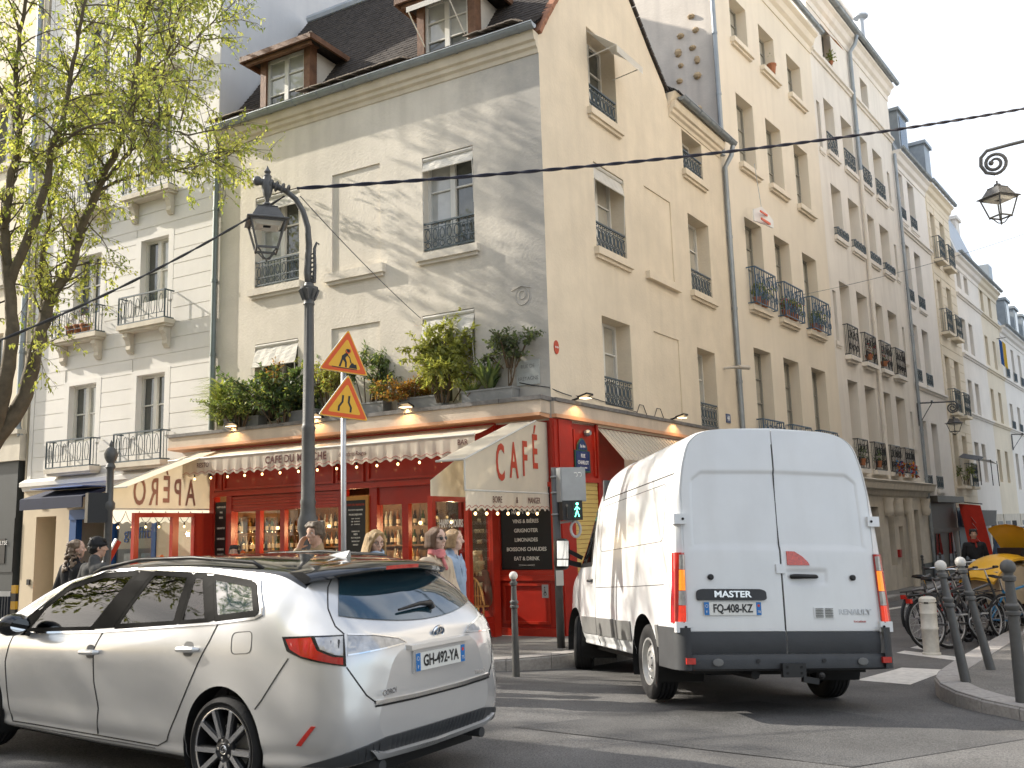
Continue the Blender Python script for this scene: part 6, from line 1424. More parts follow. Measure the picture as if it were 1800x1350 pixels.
 mb = MB(); z_ = Mx.to_3x3() @ V((0, 0, 1)); x_ = Mx.to_3x3() @ V((1, 0, 0))
 mb.ring(Mx @ V((0, 0, .010)), .046, .006, z_, 24, 6, ux=x_, sx=1.18, sy=.86); mb.ring(Mx @ V((0, .012, .011)), .030, .0045, z_, 20, 5, ux=x_, sx=1.1, sy=.62); mb.ring(Mx @ V((0, .0, .011)), .036, .0045, z_, 20, 5, ux=x_, sx=.42, sy=1.0); obj('badge_rings', mb, mChr, car, world=False)
 mb = MB(); mb.box(-.020, .03, -.275, .275, .775, .915); obj('plate_holder', mb, mSilver, car, world=False)
 mb = MB(); mb.prism([(.03, -.34, .93), (-.04, -.31, .925), (-.04, .31, .925), (.03, .34, .93)], (.004, 0, .028)); obj('plate_garnish', mb, mSilver, car, world=False, fix=True)
 plate_on(car, frame_M(V((-.022, 0, .842)), (0, -1, 0), (.03, 0, 1)), 'GH-492-YA')
 tx = text('lettering', 'COROLLA', .045, frame_M(Cy(27, .70, .006)[0], (.15, -1, 0), (0, 0, 1)), mChr, None, 1.1, .001); tx.parent = car
 tx = text('lettering', 'HYBRID', .035, frame_M(Cy(-26, .69, .006)[0], (-.15, -1, 0), (0, 0, 1)), mChr, None, 1.1, .001); tx.parent = car
 # arches, floor, cabin
 for cx in (1.04, 3.99):
  for sg in (1, -1):
   mb = MB(); k = 24; mb.grid([[V((cx + .385 * math.cos(a), sg * y, .335 + .385 * math.sin(a))) for a in np.linspace(-.5, math.pi + .5, k)] for y in (.875, .55)]); mb.grid([[V((cx + r * math.cos(a), sg * .56, .335 + r * math.sin(a))) for a in np.linspace(-.5, math.pi + .5, k)] for r in (.385, .05)]); obj('wheel_arch', mb, mGap, car, world=False, fix=True)
   wheel(car, (cx, sg * .775, .318), .326, .225, .266, sg, 'alloy')
 mb = MB(); mb.box(.25, 4.3, -.72, .72, .16, .3); mb.box(1.3, 3.5, -.78, .78, .3, .36); obj('underbody', mb, mGap, car, world=False)
 mb = MB(); mb.box(3.2, 3.55, -.72, .72, .55, .93); mb.box(.4, 1.25, -.7, .7, .55, .95); obj('dashboard', mb, mSeat, car, world=False)
 for x, y in ((2.35, .37), (2.35, -.37), (1.45, .37), (1.45, -.37)):
  mb = MB(); mb.prism([(x, y - .24, .45), (x + .5, y - .24, .42), (x + .5, y - .24, .55), (x + .1, y - .24, .58), (x - .12, y - .24, 1.08), (x - .24, y - .24, 1.06)], (0, .48, 0)); mb.prism([(x - .16, y - .13, 1.1), (x - .06, y - .13, 1.12), (x - .1, y - .13, 1.28), (x - .19, y - .13, 1.26)], (0, .26, 0)); obj('seat', mb, mSeat, car, world=False, fix=True)
 mb = MB(); mb.box(1.2, 3.4, .70, .72, .4, .93); mb.box(1.2, 3.4, -.72, -.70, .4, .93); mb.box(.6, 2.75, -.6, .6, 1.37, 1.385); mb.box(.5, 1.2, -.66, .66, .5, 1.05); obj('cabin_trim', mb, mSeat, car, world=False)
 mb = MB(); mb.ring((3.0, .37, .88), .19, .016, (.9, 0, .45), 22, 6); mb.bar((3.0, .37, .88), (3.2, .37, .78), .05); obj('steering_wheel', mb, mBlack, car, world=False)
 mb = MB(); rows = [[V((x, y, z)) for y in np.linspace(-.62, .62, 7)] for x, z in ((2.85, 1.40), (3.2, 1.28), (3.55, 1.12))]; mb.grid(rows); obj('windscreen', mb, mCarG, car, world=False)
 return car
make_car()
# ------------------------------------------------------------------ the white van
def make_van():
 van = thing('delivery_van', 'white high roofed delivery van turning into the side street, indicators lit', 'van', M=pose(2.315, 8.33, -.004, -8.72, -3.36, 2.35))
 base = [(0, .36), (.84, .36), (.95, .44), (.99, .62), (1.0, .95), (.985, 1.30), (.962, 1.62), (.930, 1.92), (.885, 2.17), (.80, 2.36), (.58, 2.455), (0, 2.485)]
 def sec(ins=0., zt=None, zs=1.):
  return [(max(0, y - ins * (1 if y > .01 else 0)), z) for y, z in base]
 def nose(w, zt, zb=.30, k=1.):   # front sections: lower the upper rows towards zt
  out = []
  for y, z in base:
   f = max(0, (z - .36)) / (2.485 - .36); zz = zb + f * (zt - zb); yy = y * w * (1 - .06 * f * (1 - k)); out.append((yy, zz))
  return out
 def cab(zt, belt=1.22, w=1.0):
  """keep the side below the belt, squeeze the part above into belt..zt"""
  out = []
  for y, z in base:
   if z <= 1.3: out.append((y * w, z * (1 if z < .9 else 1) if z < 1.25 else belt + .02))
   else: f = (z - 1.3) / (2.485 - 1.3); out.append(((.985 - (.985 - y) * 1.05) * w if y > .6 else y * w, belt + .02 + (zt - belt - .02) * f))
  return out
 SEC = [(.02, sec(.05)), (.035, sec(.022)), (.07, sec(.004)), (.14, sec()), (.6, sec()), (1.2, sec()), (1.8, sec()), (2.4, sec()), (2.85, cab(2.46)), (3.05, cab(2.40)), (3.3, cab(2.20)), (3.6, cab(1.88)), (3.9, cab(1.56, w=.99)), (4.15, cab(1.30, 1.16, .975)), (4.45, cab(1.18, 1.05, .955)), (4.75, [(y * .90, min(z, .30 + (z - .30) * .42)) for y, z in base]), (4.95, [(y * .78, .32 + (z - .32) * .33) for y, z in base]), (5.04, [(y * .6, .36 + (z - .36) * .25) for y, z in base])]
 G = loft(SEC, 14, 7)
 lean = lambda z: .085 * max(0., (z - .7) / 1.75) ** 1.25
 lz = np.array([[lean(z) for z in r] for r in G[:, :, 2]]); G[:, :, 0] += lz * np.clip(1 - G[:, :, 0] / 1.2, 0, 1)
 WIN = [[(4.02, 1.32), (3.20, 1.32), (3.17, 1.95), (3.40, 1.95), (3.72, 1.66)]]
 main, roof, fv, ff = body_mesh(G, WIN, [(1.02, .36, .43), (4.20, .36, .44)])
 # drop the flat cap at the back: the doors close it
 body = clean(main, mWhiteP, 'body', van)
 # rear doors: pressed panels on a gently curved face
 prof = catmull([(z, y) for y, z in base[1:]], 10); pz, py = prof[:, 0], prof[:, 1] - .05
 wz = lambda z: float(np.interp(z, pz, py))
 def xr(y, z):
  q = abs(y) / .93; x = .018 + lean(z) - .022 * (1 - q ** 4)
  sm = lambda v: 1 / (1 + math.exp(-max(-40, min(40, v / .006))))
  rin = sm(.80 - .03 * max(0, z - 1.6) - abs(y)) * sm(z - 1.40) * sm(2.07 - .02 * q - z - .08 * max(0, abs(y) - .70) / .1)
  x += .012 * rin
  x += .006 * sm(.012 - abs(z - 1.385) ) * sm(.83 - abs(y))
  x += .010 * sm(abs(y) - .05) * sm(.42 - abs(y)) * sm(.06 - abs(z - 1.13)) * (y < 0)
  return x
 fv2 = []; ff2 = []
 for sg in (1, -1):
  mb = MB(); rows = []
  for z in np.linspace(.665, 2.462, 130):
   w = min(wz(z), .885); rows.append([V((xr(sg * y, z), sg * y, z)) for y in np.linspace(.006, w, 64)])
  mb.grid(rows, flip=sg > 0); o = len(fv2); fv2 += [tuple(v) for v in mb.v]; ff2 += [tuple(i + o for i in f) for f in mb.f]
  ed = [r[-1] for r in rows]; mb.grid([ed, [p + V((.05, 0, 0)) for p in ed]], flip=sg < 0); mb.grid([[r[0] for r in rows], [r[0] + V((.05, 0, 0)) for r in rows]], flip=sg > 0); mb.grid([rows[-1], [p + V((.05, 0, -.0)) for p in rows[-1]]], flip=sg < 0)
  d = obj('rear_door', mb, mWhiteP, van, world=False, angle=60)
  mb = MB(); rows = [[V((-.004 - .012 * math.sin(math.pi * t), sg * y, .475 + .185 * t)) for y in np.linspace(.006, .875, 20)] for t in np.linspace(0, 1, 6)]; mb.grid(rows, flip=sg > 0); mb.grid([rows[-1], [p + V((.05, 0, 0)) for p in rows[-1]]], flip=sg < 0); mb.grid([rows[0], [p + V((.05, 0, 0)) for p in rows[0]]], flip=sg > 0); obj('door_lower_panel', mb, mPlas, d, world=False, angle=40)
  for z in (1.63, .70):
   h = MB(); y0, y1 = (.865, .975) if z > 1 else (.885, 1.0); x0 = -.01 + lean(z); h.box(x0 - .008, x0 + .07, min(sg * y0, sg * y1), max(sg * y0, sg * y1), z - .045, z + .045); obj('hinge', h, mWhiteP, van, world=False)
   h = MB(); h.lathe([(.012, 0), (.012, .006)], 8, frame_M(V((x0 - .009, sg * (y0 + .03), z)), (0, -1, 0), (0, 0, 1))); obj('hinge_bolt', h, mGap, van, world=False)
  st = MB(); st.lathe([(.026, 0), (.026, .02), (.016, .028)], 12, frame_M(V((xr(sg * .665, 1.125) - .002, sg * .665, 1.125)), (0, -1, 0), (0, 0, 1))); obj('door_stop', st, mBlack, d, world=False)
 sh = Shell(fv + fv2, ff + [tuple(i + len(fv) for i in f) for f in ff2])
 shr = Shell(fv2, ff2); Rr = shr.fn('rear')
 mb = MB(); rows = [[V((.10, y, z)) for y in np.linspace(-1, 1, 5) * (wz(max(.5, z)) - .03)] for z in np.linspace(.5, 2.35, 12)]; mb.grid(rows); obj('door_seal', mb, mGap, van, world=False)
 # pillars beside the doors
 for sg in (1, -1):
  mb = MB(); rows = []
  for z in np.linspace(.6, 2.44, 60):
   a = min(wz(z), .885) + .006; b = wz(z) + .052
   rows.append([V((.03 + lean(z), sg * a, z)), V((.012 + lean(z), sg * (a + .012), z)), V((.022 + lean(z), sg * (a + b) / 2, z)), V((.05 + lean(z), sg * (b - .008), z)), V((.10 + lean(z) * .95, sg * (b + .0), z))])
  mb.grid(rows, flip=sg > 0); obj('rear_pillar', mb, mWhiteP, van, world=False, angle=60)
  # lamp cluster: red cap, clear, lit amber, clear, red
  L = MB(); yo = lambda z: 1.012 - .03 * (z - .735) / .6; yi = lambda z: .905 - .012 * (z - .735) / .6
  hs = obj('tail_lamp', _lampbox(L, sg, .735, 1.335, yi, yo, lean, -.02, .10), mRedL, van, world=False, angle=40)
  for nm, z0, z1, m_, i0, i1 in (('clear_lens', 1.19, 1.315, mClrL, .0, .018), ('indicator_lens', 1.01, 1.185, mAmb, .0, .018), ('clear_lens', .885, 1.005, mClrL, .0, .018), ('red_lens', .745, .880, mRedLit, .0, .012)):
   L = MB(); obj(nm, _lampbox(L, sg, z0, z1, lambda z: yi(z) + .003, lambda z: yo(z) - .016, lean, -.028, .02), m_, hs, world=False, angle=40)
 # high amber brake lamp, handle, strip, plate, vent, lettering
 obj('brake_lamp', shr.patch(Rr, [(-.055, 1.355), (-.055, 1.232), (-.265, 1.232), (-.25, 1.262), (-.20, 1.31), (-.13, 1.352)], .010, .02, .03), mat('orange_lens_lit', (.45, .035, .01), .12, .45, 60, coat=1., emit=(1, .06, .01), estr=.03), van, world=False)
 mb = MB(); mb.tube([V((xr(-.1, 1.13) - .004, -.085, 1.132)), V((xr(-.2, 1.13) - .035, -.11, 1.134)), V((xr(-.2, 1.13) - .037, -.22, 1.134)), V((xr(-.3, 1.13) - .03, -.31, 1.134)), V((xr(-.33, 1.13), -.335, 1.13))], [.02, .022, .02, .018, .012], 8); obj('door_handle', mb, mBlack, van, world=False, angle=50)
 mb = MB(); mb.box(-.02 + .02, .04, -.03, .055, 1.16, 1.24, lambda x, y, z: V((x + lean(z) - .02, y, z))); obj('lock', mb, mWhiteP, van, world=False)
 obj('badge_strip', shr.patch(Rr, round_poly([(.80, .925), (.80, 1.005), (.76, 1.022), (.22, 1.022), (.17, 1.005), (.165, .94), (.19, .925)], .02), .022, .03, .05), mPlas, van, world=False, angle=50)
 sg2 = shr.ribbon(Rr, [(0, .67), (0, 1.5), (0, 2.45)], .007, .002); sg2.mi = 0; obj('door_gap', sg2, mGap, van, world=False)
 Fr_ = lambda y, z, o: frame_M(Rr(y, z, o)[0], (0, -1, 0), (.04, 0, 1))
 for tt, y, z, o, s, sx, m_ in (('MASTER', .48, .975, .0235, .075, 1.25, mAlloy), ('RENAULT', -.66, .825, .003, .062, 1.15, mat('dull_chrome', (.38, .38, .39), .3, 0, metal=.8))):
  t = text('lettering', tt, s, Fr_(y, z, o), m_, None, sx, .002, ext=.003); t.parent = van
 t = text('lettering', 'location', .03, Fr_(-.70, .745, .003), mRedDim, None, 1.2); t.parent = van
 plate_on(van, Fr_(.48, .855, .005), 'FQ-408-KZ', dep='78')
 v = obj('vent', shr.patch(Rr, [(-.27, .87), (-.27, .77), (-.465, .77), (-.465, .87)], .006, .01, .05), mWhiteP, van, world=False)
 for j in (0, 1):
  for k in range(6): mb = MB(); y0 = -.285 - j * .09; mb.bar(V((-.012, y0, .785 + k * .014)), V((-.012, y0 - .07, .785 + k * .014)), .012, .006); obj('vent_slot', mb, mPlasL, v, world=False)
 g = MB()
 # bumper
 def bump(name, y0, y1, zt, zb, m_, xo):
  ys = np.linspace(y0, y1, 40); rows = []
  for y in ys:
   q = abs(y) / 1.0; x = -.075 + .09 * q ** 6 + xo
   rows.append([V((x + .05, y, zb)), V((x + .005, y, zb + .02)), V((x, y, zb + .09)), V((x + .012, y, zt - .02)), V((x + .03, y, zt)), V((x + .14, y, zt))])
  mb = MB(); mb.grid(rows); mb.poly(rows[0]); mb.poly(rows[-1][::-1]); return obj(name, mb, m_, van, world=False, fix=True, angle=40)
 bp = bump('bumper', -.97, .97, .472, .335, mPlas, 0)
 for sg in (1, -1):
  rows = []
  for t in np.linspace(0, 1, 12):
   a = t * math.pi / 2; x, y = (-.055 + .13 * (1 - math.cos(a)), .885 + .12 * math.sin(a)) if t < 1 else (.10, 1.008)
   rows.append([V((x, sg * y, z)) for z in np.linspace(.345, .695, 8)])
  rows.append([V((.50, sg * 1.006, z)) for z in np.linspace(.345, .695, 8)]); mb = MB(); mb.grid(rows, flip=sg > 0); t_ = [r[-1] for r in rows]; mb.grid([t_, [V((p.x + .03, p.y * .93, p.z)) for p in t_]], flip=sg > 0); obj('bumper_corner', mb, mPlas, bp, world=False, angle=50)
  mb = MB(); mb.box(-.068, -.04, min(sg * .855, sg * .935), max(sg * .855, sg * .935), .395, .445); obj('reflector', mb, mRedDim, bp, world=False)
  mb = MB(); mb.lathe([(.04, 0), (.04, .004), (.03, .006)], 12, frame_M(V((-.078, sg * .66, .41)), (0, -1, 0), (0, 0, 1)) @ Matrix.Diagonal((1.2, .8, 1, 1))); obj('bumper_plug', mb, mPlasL, bp, world=False)
  for yy in (.3, ): mb = MB(); mb.lathe([(.018, 0), (.018, .006)], 10, frame_M(V((-.078, sg * yy, .42)), (0, -1, 0), (0, 0, 1))); obj('parking_sensor', mb, mBlack, bp, world=False)
 mb = MB(); mb.box(-.12, -.07, -.11, .10, .285, .40); mb.bar((-.10, -.08, .27), (-.10, -.22, .25), .05); mb.ball((-.14, -.24, .30), .028, 10); obj('tow_hitch', mb, mBlack, van, world=False)
 for y in (-.07, .06):
  for z in (.32, .37): mb = MB(); mb.lathe([(.012, 0), (.012, .004)], 6, frame_M(V((-.121, y, z)), (0, -1, 0), (0, 0, 1))); obj('bolt', mb, mGap, van, world=False)
 # sides
 for sg in (1, -1):
  F = sh.fn('side', sg)
  for a, b, dz in ((.52, .60, 0), (1.47, 2.15, 0), (2.17, 2.95, 0), (2.97, 3.74, 0)):
   obj('side_moulding', sh.patch(F, round_poly([(a, .515), (b, .505), (b, .70), (a, .705)], .015), .014, .02, .1), mPlasL, van, world=False, angle=40)
  gp = sh.ribbon(F, [(2.98, .35), (2.98, 1.2), (3.0, 2.1), (3.05, 2.2)], .007, .002); sh.ribbon(F, [(.16, 2.05), (2.9, 2.06)], .010, .002, mb=gp); sh.ribbon(F, [(.30, 1.06), (1.2, 1.05), (2.95, 1.045)], .006, .002, mb=gp)
  sh.ribbon(F, [(3.0, .36), (3.72, .36)], .006, .002, mb=gp); sh.ribbon(F, [(3.85, .75), (4.05, 1.0), (4.12, 1.22)], .006, .002, mb=gp); sh.ribbon(F, round_poly([(.35, 1.45), (2.8, 1.45), (2.8, 1.98), (.35, 1.98)], .1), .005, .0015, closed=True, mb=gp); obj('panel_gap', gp, mGap, van, world=False)
  wd = obj('side_window', sh.patch(F, round_poly(WIN[0], .03), .003, .005, .08), mCarG, van, world=False, smooth=True); obj('window_seal', sh.ribbon(F, round_poly(WIN[0], .03), .05, .006, .02, .04, True), mBlack, wd, world=False)
  h = MB(); p = F(3.12, 1.13, 0)[0]; h.tube([p, p + V((.03, sg * .035, 0)), p + V((.12, sg * .035, -.005)), p + V((.15, 0, -.005))], .016, 8); obj('door_handle', h, mBlack, van, world=False, angle=50)
  mc = V((3.95, sg * 1.20, 1.47)); mm = MB(); rows = []
  for t in np.linspace(0, 1, 7):
   r = .7 + .3 * math.sin(math.pi * (.2 + .6 * t)) if t < .95 else .55; rows.append([mc + V((-.05 + .13 * t, sg * .105 * r * (abs(math.cos(a)) ** .5) * math.copysign(1, math.cos(a)), .20 * r * (abs(math.sin(a)) ** .5) * math.copysign(1, math.sin(a)))) for a in np.linspace(0, 2 * math.pi, 25)[:-1]])
  mm.grid(rows, closed=True, flip=sg < 0); mm.poly(rows[-1]); mm.bar(mc + V((.03, -sg * .07, -.10)), V((3.98, sg * .95, 1.33)), .09, .06); mm.bar(mc + V((.03, -sg * .07, .05)), V((3.95, sg * .93, 1.42)), .08, .05); mi = obj('mirror', mm, mBlack, van, world=False, angle=50)
  for za, zb_ in ((-.155, -.075), (-.06, .165)):
   gl = MB(); gl.box(mc.x - .056, mc.x - .05, mc.y - .075, mc.y + .075, mc.z + za, mc.z + zb_); obj('mirror_glass', gl, mat('mirror', (.8, .82, .84), .02, 0, metal=1.), mi, world=False)
  for cx, st in ((1.02, 0), (4.20, -.32)):
   mb = MB(); mb.grid([[V((cx + .435 * math.cos(a), sg * y, .36 + .435 * math.sin(a))) for a in np.linspace(-.4, math.pi + .4, 24)] for y in (.985, .55)]); mb.grid([[V((cx + r * math.cos(a), sg * .56, .36 + r * math.sin(a))) for a in np.linspace(-.4, math.pi + .4, 24)] for r in (.435, .05)]); obj('wheel_arch', mb, mGap, van, world=False, fix=True)
   wheel(van, (cx, sg * (.86 if cx > 2 else .85), .345), .35, .215, .215, sg, 'steel', steer=st)
 mb = MB(); mb.box(.15, 4.6, -.8, .8, .3, .42); mb.box(.6, 1.45, -.5, .5, .25, .4); mb.tube([(.0, .3, .3), (1.2, .35, .3)], .04, 8); obj('underbody', mb, mGap, van, world=False)
 mb = MB(); mb.box(2.85, 2.9, -.9, .9, .5, 2.3); mb.box(3.9, 4.2, -.85, .85, .7, 1.22); obj('cab_interior', mb, mSeat, van, world=False)
 for y in (.5, -.5): mb = MB(); mb.prism([(2.95, y - .25, .7), (3.5, y - .25, .7), (3.5, y - .25, .85), (3.12, y - .25, .87), (3.02, y - .25, 1.7), (2.92, y - .25, 1.7)], (0, .5, 0)); obj('seat', mb, mSeat, van, world=False, fix=True)
 return van
def _lampbox(L, sg, z0, z1, yi, yo, lean, xb, xf):
 rows = []
 for z in np.linspace(z0, z1, 8):
  a, b = yi(z), yo(z); x = lean(z); rows.append([V((x + .06, sg * a, z)), V((x + xb + .012, sg * a, z)), V((x + xb, sg * (a + .02), z)), V((x + xb + .004, sg * (a + b) / 2, z)), V((x + xb + .03, sg * (b - .01), z)), V((x + xb + .07, sg * b, z)), V((x + xf, sg * b, z))])
 L.grid(rows, flip=sg > 0); L.poly(rows[0]); L.poly(rows[-1][::-1]); return L
make_van()
# ================================================================== street furniture
mCast = mat('cast_iron', (.095, .095, .092), .45, .15, 10, .15, 60)
mLampGl = glass_mat('lantern_glass', (.95, .95, .93), refl=.9, ior=1.45)
mGreyP = mat('galvanised', (.46, .47, .48), .45, .1, 6, metal=.4)
def lantern(par, c, s=1., world=True):
 """four sided Paris lantern hanging at c (its top eye)"""
 c = V(c); mb = MB(); f = lambda r, z, a: c + V((math.cos(a) * r * s, math.sin(a) * r * s, z * s * .77)); A4 = [math.pi / 4 + .35 + math.pi / 2 * i for i in range(4)]
 mb.lathe([(.02, 0), (.02, -.06), (.06, -.075), (.075, -.10), (.03, -.12), (.05, -.135), (.085, -.15)], 10, Matrix.Translation(c) @ Matrix.Scale(s * .77, 4))
 mb.grid([[f(r, z, a) for a in A4 + A4[:1]] for r, z in ((.155, -.15), (.165, -.16), (.155, -.165), (.25, -.335), (.335, -.37), (.335, -.385), (.28, -.40), (.20, -.38))]); mb.poly([f(.155, -.15, a) for a in A4]); mb.poly([f(.20, -.38, a) for a in A4])
 for a in A4: mb.tube([f(.275, -.39, a), f(.165, -.80, a), f(.16, -.83, a)], .013 * s, 5); mb.tube([f(.16, -.80, a), f(.11, -.84, a), f(.05, -.93, a), f(.0, -.945, a)], .010 * s, 5)
 for i in range(4): mb.bar(f(.165, -.80, A4[i]), f(.165, -.80, A4[(i + 1) % 4]), .022 * s); mb.bar(f(.275, -.395, A4[i]), f(.275, -.395, A4[(i + 1) % 4]), .025 * s)
 mb.lathe([(.02, -.94), (.022, -.965), (.0, -.985)], 8, Matrix.Translation(c) @ Matrix.Scale(s * .77, 4))
 o = obj('lantern', mb, mCast, par, world=world)
 for i in range(4):
  g = MB(); g.poly([f(.158, -.80, A4[i]), f(.158, -.80, A4[(i + 1) % 4]), f(.268, -.40, A4[(i + 1) % 4]), f(.268, -.40, A4[i])]); obj('pane', g, mLampGl, o, world=world)
 r = MB(); r.grid([[f(q, z, a) for a in A4 + A4[:1]] for q, z in ((.24, -.40), (.18, -.46), (.06, -.44))]); obj('reflector', r, mat('lamp_reflector', (.7, .68, .62), .4, .05, 5), o, world=world)
 return o
# lamp post in front of the cafe
LP = at_y(541, 960, 11.5); LPb = V((LP.x, LP.y, zside(LP.x, LP.y)))
lp = thing('lamp_post', 'tall fluted cast iron lamp post with a curved arm and square lantern before the cafe', 'lamp post', LPb)
def lz(z): return V((LP.x, LP.y, z))
mb = MB(); n = 24; rows = []
for z, r in ((LPb.z, .20), (.25, .20), (.3, .17), (.75, .155), (.8, .185), (.86, .185), (.92, .14), (1.5, .135), (1.62, .14), (1.70, .175), (1.80, .165), (1.86, .135), (1.98, .12), (2.02, .132), (2.06, .115), (2.9, .108), (2.93, .12), (2.97, .105)): rows.append([lz(z) + V((math.cos(2 * math.pi * j / n), math.sin(2 * math.pi * j / n), 0)) * r * .74 for j in range(n)])
for z, r in ((3.0, .098), (4.45, .082)): rows.append([lz(z) + V((math.cos(2 * math.pi * j / n), math.sin(2 * math.pi * j / n), 0)) * r * .74 * (1 if j % 2 else .88) for j in range(n)])
for z, r in ((4.5, .082), (4.52, .10), (4.56, .085), (4.62, .10), (4.70, .155), (4.74, .155), (4.76, .09), (4.80, .075)): rows.append([lz(z) + V((math.cos(2 * math.pi * j / n), math.sin(2 * math.pi * j / n), 0)) * r * .74 for j in range(n)])
mb.grid(rows, closed=True); obj('post', mb, mCast, lp, angle=40)
mb = MB()
for k in range(8):
 a = 2 * math.pi * k / 8; d = V((math.cos(a), math.sin(a), 0)); mb.tube([lz(4.58) + d * .07, lz(4.66) + d * .10, lz(4.71) + d * .12, lz(4.69) + d * .13], [.02, .022, .02, .012], 5)
obj('capital_leaf', mb, mCast, lp)
arm = [lz(4.78)]
for px in ((540, 480), (543, 430), (541, 400), (533, 372), (520, 350), (503, 336), (487, 328), (470, 323)): arm.append(at_y(*px, LP.y - .02 * len(arm)))
mb = MB(); mb.tube(arm, [.05, .045, .042, .039, .037, .035, .034, .04, .045], 12); obj('arm', mb, mCast, lp, smooth=True)
tip = arm[-1]; dr = (arm[-1] - arm[-2]).normalized()
mb = MB(); mb.ball(tip + dr * .13, .062, 12); mb.lathe([(.05, -.16), (.075, -.06), (.07, .02), (.05, .08), (.055, .10), (.03, .13), (.045, .16), (.02, .2), (.0, .25)], 12, Matrix.Translation(tip)); mb.tube([tip, tip + dr * .1], .045, 8)
for t in (.05, .12, .2, .27): mb.ring(tip - dr * t, .062 - .03 * t, .016, dr, 12, 5)
mb.lathe([(.02, -.28), (.03, -.2), (.055, -.15)], 10, Matrix.Translation(tip)); obj('finial', mb, mCast, lp, angle=50)
mb = MB(); ax = lz(0); a0 = at_y(542, 455, LP.y - .02); mb.tube([lz(4.8) + V((.06, 0, 0)), lz(5.0) + V((.075, -.01, 0)), lz(5.25) + V((.07, -.02, 0)), lz(5.33) + V((.10, -.02, 0)), lz(5.30) + V((.13, -.02, 0))], [.03, .022, .02, .016, .012], 8)
for k in range(6): mb.ring(lz(4.85 + k * .06) + V((.05, -.03, 0)), .03, .01, (.3, 1, 0), 8, 5)
obj('scroll', mb, mCast, lp)
lantern(lp, tip + V((.0, 0, -.20)), 1.1)
mb = MB(); mb.tube([tip + V((0, 0, -.15)), tip + V((0, 0, -.26))], .012, 6); obj('hook', mb, mChr, lp)
# overhead wires
def wire(lab, a, b, sag, r, twist=False, m=None):
 mb = MB(); N = 60; pts = [a.lerp(b, i / N) - V((0, 0, sag * 4 * (i / N) * (1 - i / N))) for i in range(N + 1)]
 if twist:
  for ph in (0, math.pi):
   path = []
   for i in range(N * 6 + 1):
    t = i / (N * 6); p = a.lerp(b, t) - V((0, 0, sag * 4 * t * (1 - t))); an = ph + t * (b - a).length * 9; path.append(p + V((0, math.cos(an), math.sin(an))) * r * .75)
   mb.tube(path, r, 5)
 else: mb.tube(pts, r, 5)
 return tag(obj('overhead_wire', mb, m or mBlack), lab, 'wire')
hang = at_y(522, 331, arm[5].y)
wire('thick twisted cable running from the lamp arm to the upper right', hang, at_y(1905, 171, 16.6), .22, .016, True, mat('cable_navy', (.012, .013, .028), .4, .2, 40))
wire('dark twisted cable running from the lamp arm down to the left edge', at_y(500, 345, 11.4), at_y(-60, 622, 9.0), .12, .010, True)
wire('thin grey stay wire from the lamp arm to the cafe wall', at_y(528, 345, 11.5), FA.P(2.46, .02, 5.28), .05, .007, False, mat('stay_grey', (.16, .16, .17), .5, 0))
wire('thin cable crossing the side street between the houses', FD.P(4.9, .05, 7.9), FE.P(14, 0, 9.5), .25, .006, False, mat('stay_grey', (.16, .16, .17), .5, 0))
mb = MB()
for u0 in (3.0, 3.75): mb.tube([FB.P(u0, .02, 3.68), FB.P(u0 + .1, .03, 3.84), FB.P(u0 + .25, .03, 3.84), FB.P(u0 + .4, .02, 3.68)], .008, 4)
mb.tube([FA.P(.55, .02, 3.95), FA.P(.3, .03, 3.88), FA.P(.02, .04, 3.82), FB.P(.3, .03, 3.76), FB.P(.6, .03, 3.74)], .008, 4); mb.tube([FB.P(.75, .03, 3.76), FB.P(1.2, .02, 3.79), FB.P(3.0, .02, 3.69)], .007, 4)
tag(obj('cable', mb, mBlack), 'loose black cable looping along the ledge at the corner', 'cable')
# lantern on a scrolled bracket hanging in from the right
def bracket_lantern(lab, eye, out, ln, s=1., strut=True, wall=None):
 """scroll bracket: from the wall along -out to a curl over the eye"""
 th = thing('street_lantern', lab, 'street lamp', eye); out = V(out).normalized(); mb = MB(); r0 = .19 * s; cc = eye + V((0, 0, r0 + .12 * s)); path = []
 for i in range(30):
  a = -math.pi / 2 + i / 29 * 3.6 * math.pi * .5 * 1.9; rr = r0 * (1 - .72 * i / 29); path.append(cc + (out * -1 * math.cos(a) * -1 + V((0, 0, math.sin(a)))) * rr)
 up = [cc + (out * math.cos(a) + V((0, 0, math.sin(a)))) * r0 * k for a, k in ((math.pi * 1.5, 1), (math.pi * 1.25, 1.02), (math.pi, 1.08), (math.pi * .8, 1.25), (math.pi * .62, 1.35))]
 end = eye + out * ln + V((0, 0, r0 * 2 + .24 * s)); mb.tube(path, [.028 * s] * 20 + [.028 * s * (1 - .4 * k / 9) for k in range(10)], 8); mb.tube(up + [cc + out * .25 * s + V((0, 0, r0 * 1.35)), end], .030 * s, 8)
 mb.ball(path[-1], .045 * s, 8); mb.tube([end - out * .45 * ln, end - out * .4 * ln], .06 * s, 8); mb.tube([end, end + V((0, 0, -.9 * s))], .035 * s, 8)
 if strut: mb.tube([end + V((0, 0, -.85 * s)), end - out * ln * .45], .018 * s, 6)
 obj('bracket', mb, mCast, th, smooth=False, angle=50); mb = MB(); mb.tube([eye, eye + V((0, 0, .12 * s))], .014 * s, 6); obj('hook', mb, mChr, th); lantern(th, eye, s); return th
eye = at_y(1752, 318, 12.6); wallp = FE.loc(eye); bracket_lantern('large lantern on a scrolled bracket against the sky at the right edge', eye, -FE.n, max(1.2, wallp[1] - .02), .86)
eye = FD.P(16.6, 1.25, 5.30); bracket_lantern('small lantern on a wall bracket halfway up the side street', eye, -FD.n, 1.2, .95)
